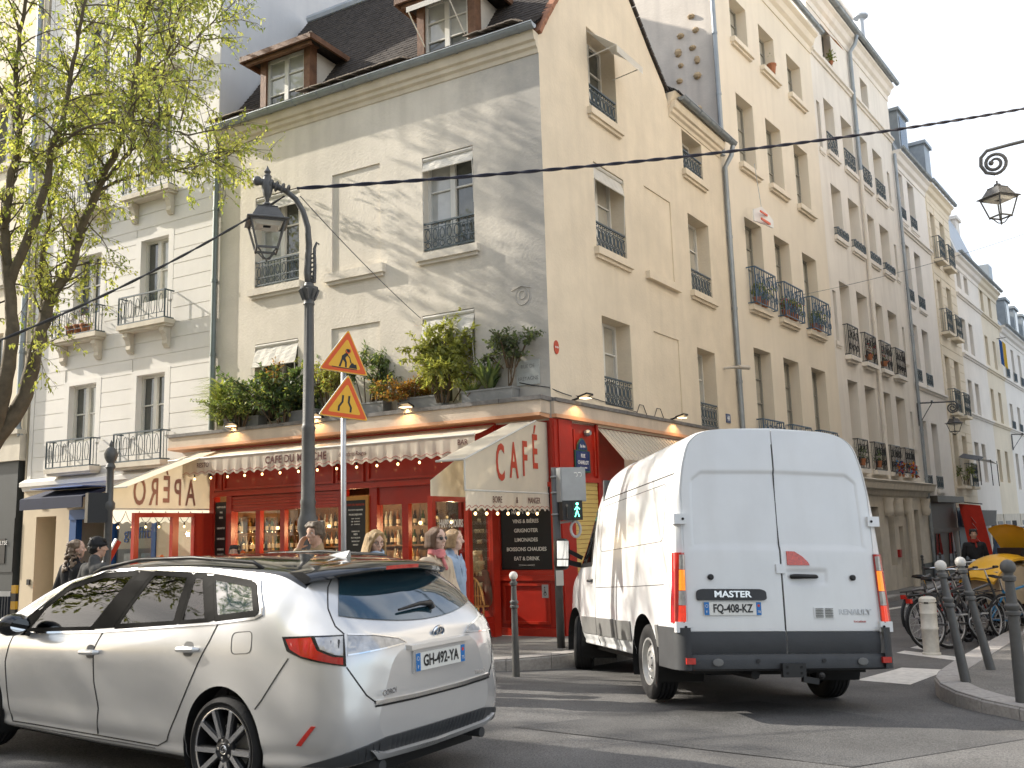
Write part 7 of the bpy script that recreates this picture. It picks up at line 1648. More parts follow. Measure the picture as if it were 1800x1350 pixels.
eye = FD.P(36.6, 1.3, 5.4); bracket_lantern('furthest lantern on a wall bracket at the right edge of the street', eye, -FD.n, 1.25, .95)
# temporary road signs on one pole
sp = at_y(604, 900, 11.2); sb = V((sp.x, sp.y, zside(sp.x, sp.y))); sgn = thing('road_works_sign', 'two orange and yellow triangular warning signs stacked on a thin grey pole', 'road sign', sb)
mb = MB(); mb.tube([sb, V((sp.x + .0, sp.y, 4.0))], .032, 10); obj('pole', mb, mGreyP, sgn, smooth=True)
mOr = mat('sign_red', (.70, .10, .015), .4, .03, 5); mYe = mat('sign_yellow', (.78, .42, .03), .4, .03, 5)
xdir = V((.87, .46, -.10)).normalized()
def tri(cx, cz, s, mark):
 nrm = xdir.cross(V((0, 0, 1))).normalized(); c = V((cx.x, cx.y, cz)) + nrm * .03; M = frame_M(c + nrm * .04, xdir, (.1, 0, 1)); h = s * .866
 T = lambda k: round_poly([(-s / 2 * k, -h / 3 * k), (s / 2 * k, -h / 3 * k), (0, h * 2 / 3 * k)], .05 * s * 1.2)
 def pl(name, k, z0, z1, m, par): mb = MB(); mb.prism([M @ V((x, y, z0)) for x, y in T(k)], nrm * (z1 - z0)); return obj(name, mb, m, par, fix=True)
 f = pl('sign_plate', 1.04, -.03, 0, mGreyP, sgn); pl('sign_rim', 1.03, 0, .002, mYe, f); pl('sign_border', .96, .002, .004, mOr, f); pl('sign_face', .70, .004, .006, mYe, f)
 def ink(pts, m=mBlack, par=f): mb = MB(); mb.prism([M @ V((x * s, y * s, .006)) for x, y in pts], nrm * .0015); obj('pictogram', mb, m, par, fix=True)
 mark(ink, M, s, f)
def narrow(ink, M, s, f):
 for q in (-1, 1): ink([(q * .145, -.17), (q * .105, -.17), (q * .105, -.08), (q * .045, .02), (q * .045, .16), (q * .085, .16), (q * .085, .03), (q * .145, -.07)][::q])
def works(ink, M, s, f):
 ink([(-.02, .09), (.02, .12), (.05, .08), (.0, -.0), (.04, -.08), (.05, -.19), (.015, -.19), (.0, -.09), (-.045, -.04), (-.08, -.19), (-.12, -.19), (-.08, -.03), (-.075, .04)])
 ink([(.03, .09), (.10, .02), (.13, -.09), (.115, -.095), (.085, .01), (.02, .07)]); ink([(.08, .05), (.085, .045), (.16, -.12), (.15, -.125)])
 ink([(.09, -.19), (.13, -.10), (.17, -.08), (.20, -.11), (.24, -.10), (.27, -.19)]); ink([(-.26, -.20), (.27, -.20), (.27, -.215), (-.26, -.215)])
 mb = MB(); mb.lathe([(.05 * s, 0), (.05 * s, .002)], 12, M @ Matrix.Translation((.035 * s, .145 * s, .006))); obj('pictogram', mb, mBlack, f)
 mb = MB(); mb.ring(M @ V((.045 * s, .15 * s, .009)), .045 * s, .014 * s, M.to_3x3() @ V((0, 0, 1)), 10, 4, a0=-1, a1=3.5); obj('paint_scribble', mb, mOr, f)
tri(sp, 3.56 + .18, .60, works); tri(sp, 3.0 + .18, .60, narrow)
# pedestrian light by the corner
pb = at_y(986, 1128, 13.0); pbz = V((pb.x, pb.y, zside(pb.x, pb.y))); pt = thing('pedestrian_light', 'dark pole with grey control box and lit green walking man, between cafe and van', 'traffic light', pbz)
mb = MB(); mb.tube([pbz, V((pb.x, pb.y, 2.45))], .055, 12); obj('pole', mb, mat('pole_grey', (.10, .10, .10), .5, .1, 5), pt, smooth=True)
bx = at_y(1003, 852, 12.93); Mb = frame_M(bx, (.95, .30, 0), (0, 0, 1))
def bbox(name, M, x0, x1, y0, y1, z0, z1, m, par, fix=False): mb = MB(); mb.box(x0, x1, y0, y1, z0, z1, lambda x, y, z: M @ V((x, y, z))); return obj(name, mb, m, par, fix=fix)
bo = bbox('control_box', Mb, -.185, .185, -.235, .235, -.08, .10, mat('grey_box', (.33, .34, .34), .5, .12, 4), pt); bbox('box_lid', Mb, -.17, .18, -.22, .22, .10, .112, mat('grey_box', (.33, .34, .34)), bo)
mb = MB()
for x in (-.03, .03): mb.ring(Mb @ V((.06 + x, .13, .115)), .03, .007, Mb.to_3x3() @ V((0, 0, 1)), 10, 4, a0=1.2, a1=4.6)
obj('sticker_mark', mb, mWhiteT, bo)
Ml = frame_M(at_y(1006, 897, 12.9), (.95, .30, 0), (0, 0, 1)); hl = bbox('signal_head', Ml, -.17, .12, -.135, .135, -.1, .08, mBlack, pt); bbox('signal_face', Ml, -.03, .11, -.115, .125, .08, .084, mBlack, hl)
mGr = mat('green_signal', (.1, .7, .5), .4, 0, emit=(.12, .95, .62), estr=5); mb = MB(); q = lambda x, y: Ml @ V((x + .035, y, .09))
mb.bar(q(0, -.0), q(.005, .055), .035, .004); mb.bar(q(0, 0), q(-.03, -.09), .018, .004); mb.bar(q(0, 0), q(.03, -.09), .018, .004); mb.bar(q(0, .05), q(.04, .01), .012, .004); mb.bar(q(0, .05), q(-.035, .005), .012, .004); mb.lathe([(.018, 0), (.018, .004)], 10, Ml @ Matrix.Translation((.04, .085, .088))); obj('green_man', mb, mGr, hl)
mb = MB(); q2 = lambda x, y: Ml @ V((x - .11, y - .01, .085)); mb.bar(q2(0, -.09), q2(0, .05), .03, .004); mb.lathe([(.018, 0), (.018, .004)], 10, Ml @ Matrix.Translation((-.11, .065, .085))); obj('red_man', mb, mat('unlit_man', (.14, .12, .1), .5, 0), hl)
for z in (2.32, 2.1, 1.80): mb = MB(); mb.ring(V((pb.x, pb.y, z)), .058, .012, (0, 0, 1), 14, 5); obj('clamp', mb, mGreyP, pt)
mb = MB(); mb.ring(at_y(1012, 930, 12.92), .07, .02, (.3, -1, 0), 16, 6, ux=(0, 0, 1), sx=1.5); mb.bar(V((pb.x, pb.y, 1.68)), at_y(1010, 915, 12.92), .03); obj('handle_loop', mb, mGreyP, pt)
mb = MB(); c = at_y(984, 1016, 12.9); mb.box(-.05, .05, -.03, .03, -.1, .1, lambda x, y, z: c + V((x, y, z))); obj('push_button', mb, mat('button_box', (.62, .60, .55), .5, .05, 4), pt)
# black post with finial and the back of a signal, far left
wp = at_y(189, 960, 14.0); wz_ = V((wp.x, wp.y, zside(wp.x, wp.y))); w = thing('signal_post', 'slim black post with pointed finial and a signal box, left of the cafe', 'traffic light', wz_)
mb = MB(); mb.lathe([(.10, 0), (.10, .4), (.06, .5), (.055, 2.0), (.085, 2.05), (.085, 2.12), (.055, 2.16), (.05, 2.62), (.075, 2.66), (.05, 2.72), (.09, 2.80), (.10, 2.86), (.07, 2.93), (.03, 2.97), (.035, 3.0), (.0, 3.08)], 14, Matrix.Translation(wz_)); obj('post', mb, mCast, w, angle=40)
Mk = frame_M(at_y(172, 890, 13.95), (.8, .6, 0), (0, 0, 1)); bbox('signal_box', Mk, -.16, .12, -.24, .2, -.09, .1, mBlack, w); mb = MB(); mb.bar(Mk @ V((.1, -.15, 0)), V((wz_.x, wz_.y, (Mk @ V((0, -.15, 0))).z)), .04); mb.bar(Mk @ V((.1, .15, 0)), V((wz_.x, wz_.y, (Mk @ V((0, .15, 0))).z)), .04); obj('bracket', mb, mCast, w)
# bollards
def bollard(lab, p, h=1.08, top='dark', lean=(0, 0), group='posts along the pavements', thin=1., far=False):
 b = thing('bollard', lab, 'bollard', p, group=group)
 M = Matrix(((1, 0, lean[0], 0), (0, 1, lean[1], 0), (0, 0, 1, 0), (0, 0, 0, 1))); mb = MB(); t = thin
 mb.lathe([(.044 * t, -.15), (.044 * t, .02), (.036 * t, h * .55), (.036 * t, h * .60), (.050 * t, h * .61), (.050 * t, h * .63), (.038 * t, h * .64), (.050 * t, h * .66), (.050 * t, h * .675), (.036 * t, h * .69), (.030 * t, h * .84), (.044 * t, h * .85), (.046 * t, h * .875), (.030 * t, h * .89), (.032 * t, h * .91)], 8 if far else 14, M); obj('post', mb, mat('grey_bollard', (.30, .29, .27), .4, .15, 12, metal=.5) if top == 'steel' else mCast, b, world=False, angle=35)
 k = MB(); k.ball(M @ V((0, 0, h * .945)), .052 * t, 8 if far else 14); obj('ball', k, mat('white_ball', (.66, .63, .58), .35, .1, 8) if top != 'dark' else mCast, b, world=False, smooth=True); return b
def side_pt(x, y):
 z = 0.
 for _ in range(8): p = on_z(x, y, z); z = zside(p.x, p.y)
 return V((p.x, p.y, z))
bollard('grey bollard with a pale ball on the pavement before the cafe door', side_pt(907, 1171), 1.10, 'white')
bollard('leaning black bollard with a white ball, left one on the right pavement', side_pt(1698, 1199), 1.17, 'white', (-.05, .16), thin=1.1)
bollard('leaning steel bollard with a white ball beside the parked bicycles', side_pt(1742, 1177), 1.18, 'white', (-.12, .14), thin=1.1)
bollard('black ball topped bollard cut by the right edge', side_pt(1798, 1236), 1.2, 'dark', (0, 0), thin=1.25)
for i, (x, y) in enumerate(((1562, 1048), (1597, 1040), (1636, 1028), (1672, 1022))): bollard(['first black bollard along the far kerb past the van', 'second black bollard along the far kerb, before the deep doorway', 'third black bollard along the far kerb by the dark shopfront', 'fourth black bollard along the far kerb, mostly behind bicycles'][i], FD.P(10.6 + i * 2.3, 1.15, zside(*FD.P(10.6 + i * 2.3, 1.15, 0).xy)), 1.15, 'dark', far=True)
# white plastic delineator
wpp = gpt(1638, 1151); wd = thing('plastic_post', 'scuffed white plastic post with rings standing on a painted stripe', 'post', wpp); Mw = Matrix(((1, 0, .03, 0), (0, 1, .04, 0), (0, 0, 1, 0), (0, 0, 0, 1)))
mb = MB(); mb.lathe([(.125, 0), (.125, .03), (.105, .04), (.11, .34), (.118, .35), (.118, .37), (.11, .38), (.112, .56), (.118, .57), (.112, .585), (.115, .70), (.10, .71), (.118, .725), (.115, .77), (.08, .795), (.0, .80)], 20, Mw); obj('post', mb, mat('scuffed_white', (.58, .55, .48), .6, .18, 8, .15, 40), wd, world=False, angle=40)
for a in (-2.4, -.8): mb = MB(); mb.bar(Mw @ V((math.cos(a) * .112, math.sin(a) * .112, .718)), Mw @ V((math.cos(a + .5) * .112, math.sin(a + .5) * .112, .718)), .02, .02); obj('slot', mb, mGap, wd, world=False)
# road works barrier at far left
bb = at_y(10, 1060, 12.2); bz = zside(bb.x, bb.y) ; br = thing('barrier', 'dark ribbed barrier panel with a black and yellow striped end at far left', 'barrier', V((bb.x, bb.y, bz)))
xd = -FA.u; Mr = frame_M(V((bb.x, bb.y, bz)), xd, (0, 0, 1))
bbox('panel', Mr, -1.6, .13, .12, .88, -.02, .02, mat('barrier_blue', (.03, .035, .045), .5, .1, 5), br); bbox('top_rail', Mr, -1.6, .13, .88, .94, -.03, .03, mGreyP, br)
for k in range(30): bbox('rib', Mr, -1.6 + k * .058, -1.58 + k * .058, .13, .88, .021, .035, mat('barrier_rib', (.05, .055, .065), .5, .1, 5), br)
for k in range(10): bbox('stripe', Mr @ Matrix.Shear('XZ', 4, (0, 0)), .14, .235, .02 + k * .1, .12 + k * .1, -.02 + .001 * k, .025, mat('stripe_yellow', (.62, .33, .02), .5, .05, 4) if k % 2 else mBlack, br)
# kakemono flag on the dark shop
fl = thing('flag', 'red banner with white writing hanging over the far shopfront', 'flag', FD.P(21.8, .6, 1.9)); rows = []
p0, p1 = FD.P(21.3, .15, 2.15), FD.P(21.5, .95, 2.05)
for k in range(9):
 t = k / 8; rows.append([p0.lerp(p1, j / 5) + V((.25 * t + .03 * math.sin(3 * t + j), 0, -2.0 * t)) for j in range(6)])
mb = MB(); mb.grid(rows); mb.grid([[p + V((.006, .006, 0)) for p in r] for r in rows], flip=True); obj('cloth', mb, mat('flag_red', (.62, .035, .015), .7, .1, 4), fl, smooth=True)
mb = MB(); mb.bar(FD.P(21.2, .0, 2.25), FD.P(21.5, 1.0, 2.1), .04); obj('pole', mb, mBlack, fl)
mb = MB();
for k in (2, 3, 5): mb.bar(rows[k][2] + FD.n * .02 - FD.u * .02, rows[k + 1][3] + FD.n * .02 - FD.u * .02, .10, .006)
obj('white_mark', mb, mWhiteT, fl)
fl2 = thing('flag', 'small blue and yellow flag high on the yellowish house', 'flag', FD.P(36.2, .4, 9.8)); mb = MB(); mb.grid([[FD.P(35.6, .1 + .3 * j, 11.2 - 1.4 * t - .4 * j) for j in (0, .5)] for t in (0, .5, 1)]); obj('blue_half', mb, mat('flag_blue', (.02, .09, .3), .7, 0), fl2); mb = MB(); mb.grid([[FD.P(35.62, .1 + .3 * j, 11.25 - 1.4 * t - .4 * j) for j in (.5, 1)] for t in (0, .5, 1)]); obj('yellow_half', mb, mat('flag_yellow', (.7, .45, .05), .7, 0), fl2); mb = MB(); mb.bar(FD.P(35.6, .0, 11.2), FD.P(35.6, .45, 11.2), .03); obj('pole', mb, mBlack, fl2)
# hanging estate sign, security camera, orange blind
hs = thing('hanging_sign', 'small white and red sign hung under the second floor window of the bay house', 'sign', FD.P(1.3, .5, 9.2)); c = FD.P(1.35, .45, 9.15)
mb = MB(); mb.prism([FD.P(1.0, .3, 9.0), FD.P(1.75, .5, 8.95), FD.P(1.75, .5, 9.15), FD.P(1.55, .45, 9.3), FD.P(1.3, .4, 9.42), FD.P(1.0, .3, 9.3)], FD.n * .03); obj('board', mb, mWhiteT, hs, fix=True); mb = MB(); fbox(mb, FD, 1.05, 1.7, .48, .5, 9.0, 9.06); fbox(mb, FD, 1.05, 1.5, .47, .49, 9.2, 9.25); obj('red_band', mb, mOr, hs); mb = MB(); mb.tube([FD.P(1.35, .4, 9.4), FD.P(1.35, .3, 10.6)], .008, 4); obj('cord', mb, mGreyP, hs)
mb = MB(); mb.tube([FB.P(7.55, .02, 5.1), FB.P(7.75, .35, 5.12)], .03, 6); mb.tube([FB.P(7.72, .30, 5.12), FB.P(8.0, .45, 5.12)], .05, 8); tag(obj('security_camera', mb, mat('camera_beige', (.5, .45, .38), .5, .1, 5)), 'small beige camera on the side wall above the number 44', 'camera')
ob = MB(); rows = [[FD.P(8.9 + .8 * j / 4, .0 + .45 * t, 17.9 - .75 * t - .05 * math.sin(3 * t)) for j in range(5)] for t in np.linspace(0, 1, 5)]; ob.grid(rows); ob.grid([[p - V((0, 0, .01)) for p in r] for r in rows], flip=True); tag(obj('window_awning', ob, mat('orange_cloth', (.75, .30, .06), .7, .08, 4), smooth=True), 'orange awning over a top window of the tall pale house', 'awning')
# pots and flowers on the balconies
def pot(name, lab, c, r, h, mats_, n=120, L=.06, grp=None, flowers=None):
 th = thing(name, lab, 'flower pot', c, group=grp); mb = MB(); mb.lathe([(r * .7, 0), (r, h), (r * 1.08, h), (r * 1.08, h * .86)], 10); obj('pot', mb, mTerra, th, world=False); lf = MB()
 for _ in range(n):
  a = random.uniform(0, 6.28); q = abs(random.gauss(0, 1)); p = V((math.cos(a) * r * q, math.sin(a) * r * q, h + random.uniform(0, .35))); lf.mi = random.randrange(len(mats_)); leaf(lf, p, rv(.4), V((0, 0, 1)) + rv() * .4, L * random.uniform(.6, 1.3), L * .3)
 obj('leaves', lf, mats_, th, world=False); return th
mFlR = mat('red_flower', (.5, .03, .03), .6, .2, 20)
pl_ = [(1.45, 'left'), (1.95, 'left'), (3.4, 'middle'), (3.85, 'middle'), (4.1, 'middle'), (5.6, 'right'), (6.0, 'right')]
for j, (u, w_) in enumerate(pl_): pot('flower_pot', '%s potted green plant behind the %s blue balcony of the bay house' % (('left', 'right', 'left', 'middle', 'right', 'left', 'right')[j], w_), FD.P(u, .08, 7.0), .11, .18, [mLfM, mLfD, mLfY] + ([mFlR] if w_ == 'middle' else []), 150, .09, 'pots on the balconies of the bay house')
pot('flower_pot', 'red and dark pot on the top floor sill of the bay house', FD.P(3.75, .08, 14.06), .13, .28, [mLfM], 4); pot('flower_pot', 'small green plant on the attic sill of the tall pale house', FD.P(9.5, .05, 16.7), .08, .1, [mLfM, mLfY], 90, .1)
for u in (10.5, 12.2): pot('flower_pot', 'terracotta trough with red flowers on the %s small balcony of the tall pale house' % ('nearer' if u < 11 else 'farther'), FD.P(u, .14, 6.75), .13, .16, [mLfM, mFlR], 60, .06, 'flower troughs of the pale house')
for u in (8.75, 10.45): pot('flower_pot', 'dark green potted shrub on the %s lowest balcony of the tall pale house' % ('first' if u < 9 else 'second'), FD.P(u, .15, 3.25), .11, .2, [mLfD], 160, .06, 'potted shrubs of the pale house')
for u in (12.25, 12.7, 13.9, 14.4): pot('balcony_decoration', '%s bunch of coloured paper decorations on the lowest balconies of the pale house' % {12.25: 'nearest', 12.7: 'second', 13.9: 'third', 14.4: 'farthest'}[u], FD.P(u, .30, 3.0), .05, .1, [mFlR, mYe, mEnam, mat('sky_blue', (.1, .3, .55), .6, 0)], 60, .14, 'coloured balcony decorations')
pot('flower_pot', 'terracotta trough with stems behind the balcony of the white house', FA.P(11.3, .16, 6.14), .12, .2, [mTerra, mLfD], 40, .06)
for u in (11.55, 11.8): pot('flower_pot', '%s plain terracotta pot behind the balcony of the white house' % ('right' if u < 11.6 else 'left'), FA.P(u, .16, 6.14), .11, .22, [mTerra], 6, .04, 'clay pots on the white house balcony')
# balcony parasol lean-to on the limestone house
bs = thing('sunshade', 'white slanted sunshade over a planted balcony of the limestone house', 'sunshade', FD.P(24.4, .5, 3.9)); mb = MB(); mb.prism([FD.P(24.0, .1, 4.25), FD.P(25.4, .1, 4.15), FD.P(25.4, 1.1, 3.85), FD.P(24.0, 1.1, 3.95)], (0, 0, .02)); obj('cloth', mb, mWhiteT, bs); mb = MB(); mb.prism([FD.P(22.5, .1, 4.1), FD.P(23.5, .1, 4.3), FD.P(23.5, .9, 4.1), FD.P(22.5, .9, 3.9)], (0, 0, .02)); obj('dark_cloth', mb, mPlas, bs); mb = MB()
for u, n_ in ((24.0, 1.05), (25.4, 1.05), (22.6, .85)): mb.tube([FD.P(u, n_, 2.9), FD.P(u, n_, 4.0)], .02, 5)
obj('pole', mb, mBlack, bs)
bush('shrub', 'green plants filling the shaded balcony of the limestone house', FD.P(22.6, .25, 2.95), (.4, .25, .9), [mLfM, mLfY], 300, .1, .03, 6)
# ------------------------------------------------------------------ bicycles
def make_bike(lab, col, group):
 b = thing('bicycle', lab, 'bicycle', (0, 0, 0), group=group); R = .34; wb = 1.06
 fm = mat('bike_%s' % col[0], col[1], .3, .05, 5, coat=.5); T = lambda nm, segs, r, m: (lambda mb: ([mb.tube(s, r, 6) for s in segs], obj(nm, mb, m, b, world=False, angle=60)))(MB())
 for x in (0, wb):
  mb = MB(); mb.ring((x, 0, R), R - .018, .019, (0, 1, 0), 32, 7); w_ = obj('wheel', mb, mRub, b, world=False, smooth=True); mb = MB(); mb.ring((x, 0, R), R - .042, .010, (0, 1, 0), 28, 5); obj('rim', mb, mGreyP, w_, world=False); mb = MB()
  for k in range(16): a = 2 * math.pi * k / 16; mb.tube([(x, .02 * (-1) ** k, R), (x + math.cos(a) * (R - .045), 0, R + math.sin(a) * (R - .045))], .0016, 3)
  mb.tube([(x, -.05, R), (x, .05, R)], .022, 8); obj('spokes', mb, mGreyP, w_, world=False)
  mb = MB(); mb.ring((x, 0, R), R + .012, .014, (0, 1, 0), 20, 4, a0=-.3 if x == 0 else -.2, a1=2.6 if x == 0 else 2.2, ux=(1, 0, 0) if False else (-1 if x == 0 else 1, 0, 0)); obj('mudguard', mb, mBlack, b, world=False)
 bbk, st, hd, hl = V((.42, 0, .30)), V((.28, 0, .74)), V((.86, 0, .82)), V((.93, 0, .58))
 T('frame', [[bbk, st], [st + V((.02, 0, -.05)), hd], [bbk, hl], [hd + V((-.02, 0, .08)), hl], [bbk, V((0, .05, R)), st + V((.02, 0, -.06))], [bbk, V((0, -.05, R)), st + V((.02, 0, -.06))]], .018, fm)
 T('fork', [[hl, V((.97, .06, .5)), V((wb, .06, R))], [hl, V((.97, -.06, .5)), V((wb, -.06, R))]], .013, fm)
 T('handlebar', [[hd, hd + V((-.05, 0, .20))], [hd + V((-.16, .29, .22)), hd + V((-.02, .22, .22)), hd + V((-.04, 0, .2)), hd + V((-.02, -.22, .22)), hd + V((-.16, -.29, .22))]], .013, mChr); T('grip', [[hd + V((-.17, s * .295, .22)), hd + V((-.06, s * .25, .22))] for s in (1, -1)], .018, mBlack)
 T('seat_post', [[st, st + V((-.05, 0, .18))]], .014, mChr); mb = MB(); rows = []
 for t in np.linspace(0, 1, 8): w_ = .085 * (1 - t) ** .8 + .018; x = .12 + .29 * t; z = .935 + .015 * math.cos(6 * t); rows.append([(x, -w_, z - .03), (x, -w_ * .8, z), (x, 0, z + .008), (x, w_ * .8, z), (x, w_, z - .03)])
 mb.grid(rows); mb.poly(rows[0]); mb.poly(rows[-1]); obj('saddle', mb, mBlack, b, world=False, fix=True, smooth=True)
 T('crank', [[bbk + V((-.1, .07, -.13)), bbk + V((0, .06, 0)), bbk + V((0, -.06, 0)), bbk + V((.1, -.07, .13))]], .012, mGreyP); mb = MB(); mb.ring(bbk + V((0, -.05, 0)), .09, .006, (0, 1, 0), 18, 4); mb.box(.25, .38, .07, .16, .155, .175); mb.box(.46, .59, -.16, -.07, .42, .44); obj('chainset', mb, mGreyP, b, world=False)
 T('rack', [[(-.22, .06, .72), (.22, .06, .74)], [(-.22, -.06, .72), (.22, -.06, .74)], [(-.22, .06, .72), (-.22, -.06, .72)], [(-.1, .06, .73), (0, .07, R)], [(-.1, -.06, .73), (0, -.07, R)], [(0, -.06, .73), (0, .06, .73)]], .008, mBlack)
 mb = MB(); mb.box(-.26, -.22, -.04, .04, .62, .68); obj('rear_light', mb, mRedDim, b, world=False); return b
BK = [('dark', (.03, .032, .035)), ('red', (.42, .02, .015)), ('blue', (.02, .20, .42)), ('black', (.012, .012, .014)), ('silver', (.4, .41, .43))]
protos = [make_bike('black bicycle nearest the white plastic post', BK[0], 'bicycles parked at the kerb'), make_bike('red bicycle second in the parked row', BK[1], 'bicycles parked at the kerb'), make_bike('bright blue bicycle in the parked row', BK[2], 'bicycles parked at the kerb'), make_bike('silver framed bicycle in the parked row', BK[4], 'bicycles parked at the kerb')]
base = gpt(1634, 1139)
spots = [(0, 1636, 1143, 68), (3, 1622, 1128, 62), (1, 1650, 1122, 70), (0, 1672, 1140, 72), (2, 1740, 1132, 74), (3, 1690, 1112, 66), (1, 1720, 1118, 62), (0, 1757, 1106, 68), (2, 1776, 1116, 64), (3, 1706, 1094, 70), (1, 1742, 1092, 66), (2, 1690, 1082, 60), (0, 1772, 1088, 66), (1, 1795, 1100, 70), (3, 1812, 1112, 64)]
labs = ['black bicycle nearest the white plastic post', 'silver bicycle leftmost in the row, reaching into the road', 'red bicycle with its rear rack seen over the white post', 'black bicycle between white post and steel bollard', 'blue bicycle right of the steel bollard', 'silver bicycle in the middle of the row', 'red bicycle behind the leaning steel bollard', 'black bicycle deep in the row', 'blue bicycle near the black bollard at the right edge', 'silver bicycle before the yellow cargo box', 'red bicycle under the open yellow lid', 'blue bicycle furthest left at the back of the row', 'black bicycle at the back of the row', 'red bicycle at the right edge', 'silver bicycle cut by the right edge']
used = set()
for (k, px, py, yaw), lb in zip(spots, labs):
 p = gpt(px, py)
 a = math.pi / 2 - R_(yaw); M = Matrix.Translation((p.x, p.y, zroad(p.x, p.y))) @ Matrix.Rotation(a, 4, 'Z') @ Matrix.Rotation(R_(random.uniform(-7, 4)), 4, 'X') @ Matrix.Scale(1.1, 4)
 if k not in used: protos[k].matrix_world = M; protos[k]['label'] = lb; used.add(k)
 else: dup(protos[k], M, lb)
# hoops to lock them to
def hoop(lab, p, yaw, w, h, r, m, mid=False):
 th = thing('bike_hoop', lab, 'bike rack', p, math.pi / 2 - R_(yaw)); mb = MB(); q = .14
 pts = [(0, 0, -.1), (0, 0, h - q)] + [(q - q * math.cos(a), 0, h - q + q * math.sin(a)) for a in np.linspace(.2, math.pi / 2, 5)] + [(w - q + q * math.sin(a), 0, h - q + q * math.cos(a)) for a in np.linspace(0, math.pi / 2 - .2, 5)] + [(w, 0, h - q), (w, 0, -.1)]
 mb.tube(pts, r, 8);
 if mid: mb.tube([(0.02, 0, h * .55), (w - .02, 0, h * .55)], r * .9, 8)
 obj('hoop', mb, m, th, world=False, smooth=True); return th
hoop('dark rounded steel hoop among the nearest bicycles', gpt(1650, 1135), 75, .75, .80, .025, mPlas, True); p = gpt(1668, 1100); hoop('long pale rail behind the bicycles', p + FB.u * 1.5, 76, 2.6, 1.12, .022, mGreyP)
p = gpt(1700, 1105); hoop('second dark hoop deeper in the bicycle row', p + FB.u * .8, 75, .75, .80, .025, mPlas, True)
# yellow cargo box with an open lid, behind the bicycles
cb = thing('cargo_trike', 'yellow topped cargo trike box with its lid swung open behind the bicycles', 'cargo bike', FB.P(4.9, 5.55, zroad(*FB.P(4.9, 5.55, 0).xy)), math.pi / 2 - R_(70))
mb = MB(); mb.prism([(-.7, -.4, .45), (.6, -.4, .45), (.7, -.4, .95), (-.75, -.4, .85)], (0, .8, 0)); obj('box', mb, mat('cargo_beige', (.50, .40, .27), .6, .1, 4), cb, world=False)
def lid(x0, x1, z0, z1, k):
 rows = []
 for t in np.linspace(0, 1, 9): rows.append([V((x0 + (x1 - x0) * t, y, z0 + (z1 - z0) * t + k * math.sin(math.pi * t) - .05 * (abs(y) / .44) ** 2)) for y in np.linspace(-.44, .44, 5)])
 mb = MB(); mb.grid(rows); mb.grid([[p - V((0, 0, .03)) for p in r] for r in rows], flip=True); mb.grid([[r[0] for r in rows], [r[0] - V((0, 0, .03)) for r in rows]]); mb.grid([[r[-1] for r in rows], [r[-1] - V((0, 0, .03)) for r in rows]]); return mb
cb.scale = (.62, .8, 1.3)
mYel = mat('cargo_yellow', (.70, .38, .02), .35, .06, 4, coat=.4)
obj('front_lid', lid(-.95, .25, .78, 1.05, .10), mYel, cb, world=False, angle=50); obj('open_lid', lid(.25, .95, 1.42, .88, .06), mYel, cb, world=False, angle=50)
mb = MB(); mb.box(.3, .55, -.3, .3, .95, 1.12); obj('black_case', mb, mBlack, cb, world=False); mb = MB()
for y in (-.42, .42): mb.ring((.3, y, .3), .28, .025, (0, 1, 0), 24, 6)
mb.ring((-1.4, 0, .3), .28, .025, (0, 1, 0), 24, 6); obj('wheel', mb, mRub, cb, world=False); mb = MB(); mb.tube([(-.7, 0, .5), (-1.4, 0, .3)], .03, 6); mb.tube([(-1.1, 0, .4), (-1.2, 0, .95)], .02, 6); obj('frame', mb, mBlack, cb, world=False)
# folded dark covers on a moped (dark heap right of the cargo box)
mp = thing('moped_cover', 'dark folded cover over a parked moped at the right edge', 'cover', FB.P(6.3, 6.1, zroad(*FB.P(6.3, 6.1, 0).xy)), .4); mb = MB(); rows = []
for t in np.linspace(0, 1, 13):
 h = .75 + .4 * math.sin(2.6 * t + .3) + .05 * math.sin(17 * t); rows.append([V((-.9 + 1.9 * t, y, max(.05, h * (1 - (abs(y) / .42) ** 2.5 * .75)) + .02 * math.sin(9 * y + 8 * t))) for y in np.linspace(-.42, .42, 11)])
mb.grid(rows); mb.poly(rows[0]); mb.poly(rows[-1][::-1]); mb.prism([(-.9, -.42, 0), (1, -.42, 0), (1, .42, 0), (-.9, .42, 0)], (0, 0, .25)); obj('cover', mb, mBlack, mp, world=False, smooth=True)
# dark blue people carrier parked beyond
bv = thing('parked_van', 'dark blue van parked beyond the bicycles, cut by the right edge', 'van', FB.P(13.0, 5.3, zroad(*FB.P(13.0, 5.3, 0).xy)), math.pi / 2 - R_(33.8))
bs_ = [(0, .35), (.8, .35), (.92, .5), (.95, .8), (.95, 1.05), (.90, 1.3), (.84, 1.6), (.76, 1.85), (.5, 1.93), (0, 1.95)]
Gv = loft([(.0, [(max(0, y - .12), z) for y, z in bs_]), (.03, [(max(0, y - .04), z) for y, z in bs_]), (.12, bs_), (1.5, bs_), (3.2, bs_), (4.1, [(y, z if z < 1.1 else 1.1 + (z - 1.1) * .55) for y, z in bs_]), (4.9, [(y * .9, .35 + (z - .35) * .4) for y, z in bs_])], 8, 5)
Gv[:, :, 0] += np.clip(Gv[:, :, 2] - 1.0, 0, 2) * .22 * np.clip(1 - Gv[:, :, 0], 0, 1)
mn, rf, fv, ff = body_mesh(Gv, [], [(1.0, .34, .4), (3.9, .34, .4)]); mBV = mat('navy_paint', (.015, .05, .10), .3, .05, 4, coat=.8)
clean(mn, mBV, 'body', bv); shv = Shell(fv, ff)
obj('rear_window', shv.patch(shv.fn('rear'), round_poly([(-.74, 1.12), (.74, 1.12), (.66, 1.74), (-.66, 1.74)], .08), .004, .01, .1), mPriv, bv, world=False, smooth=True)
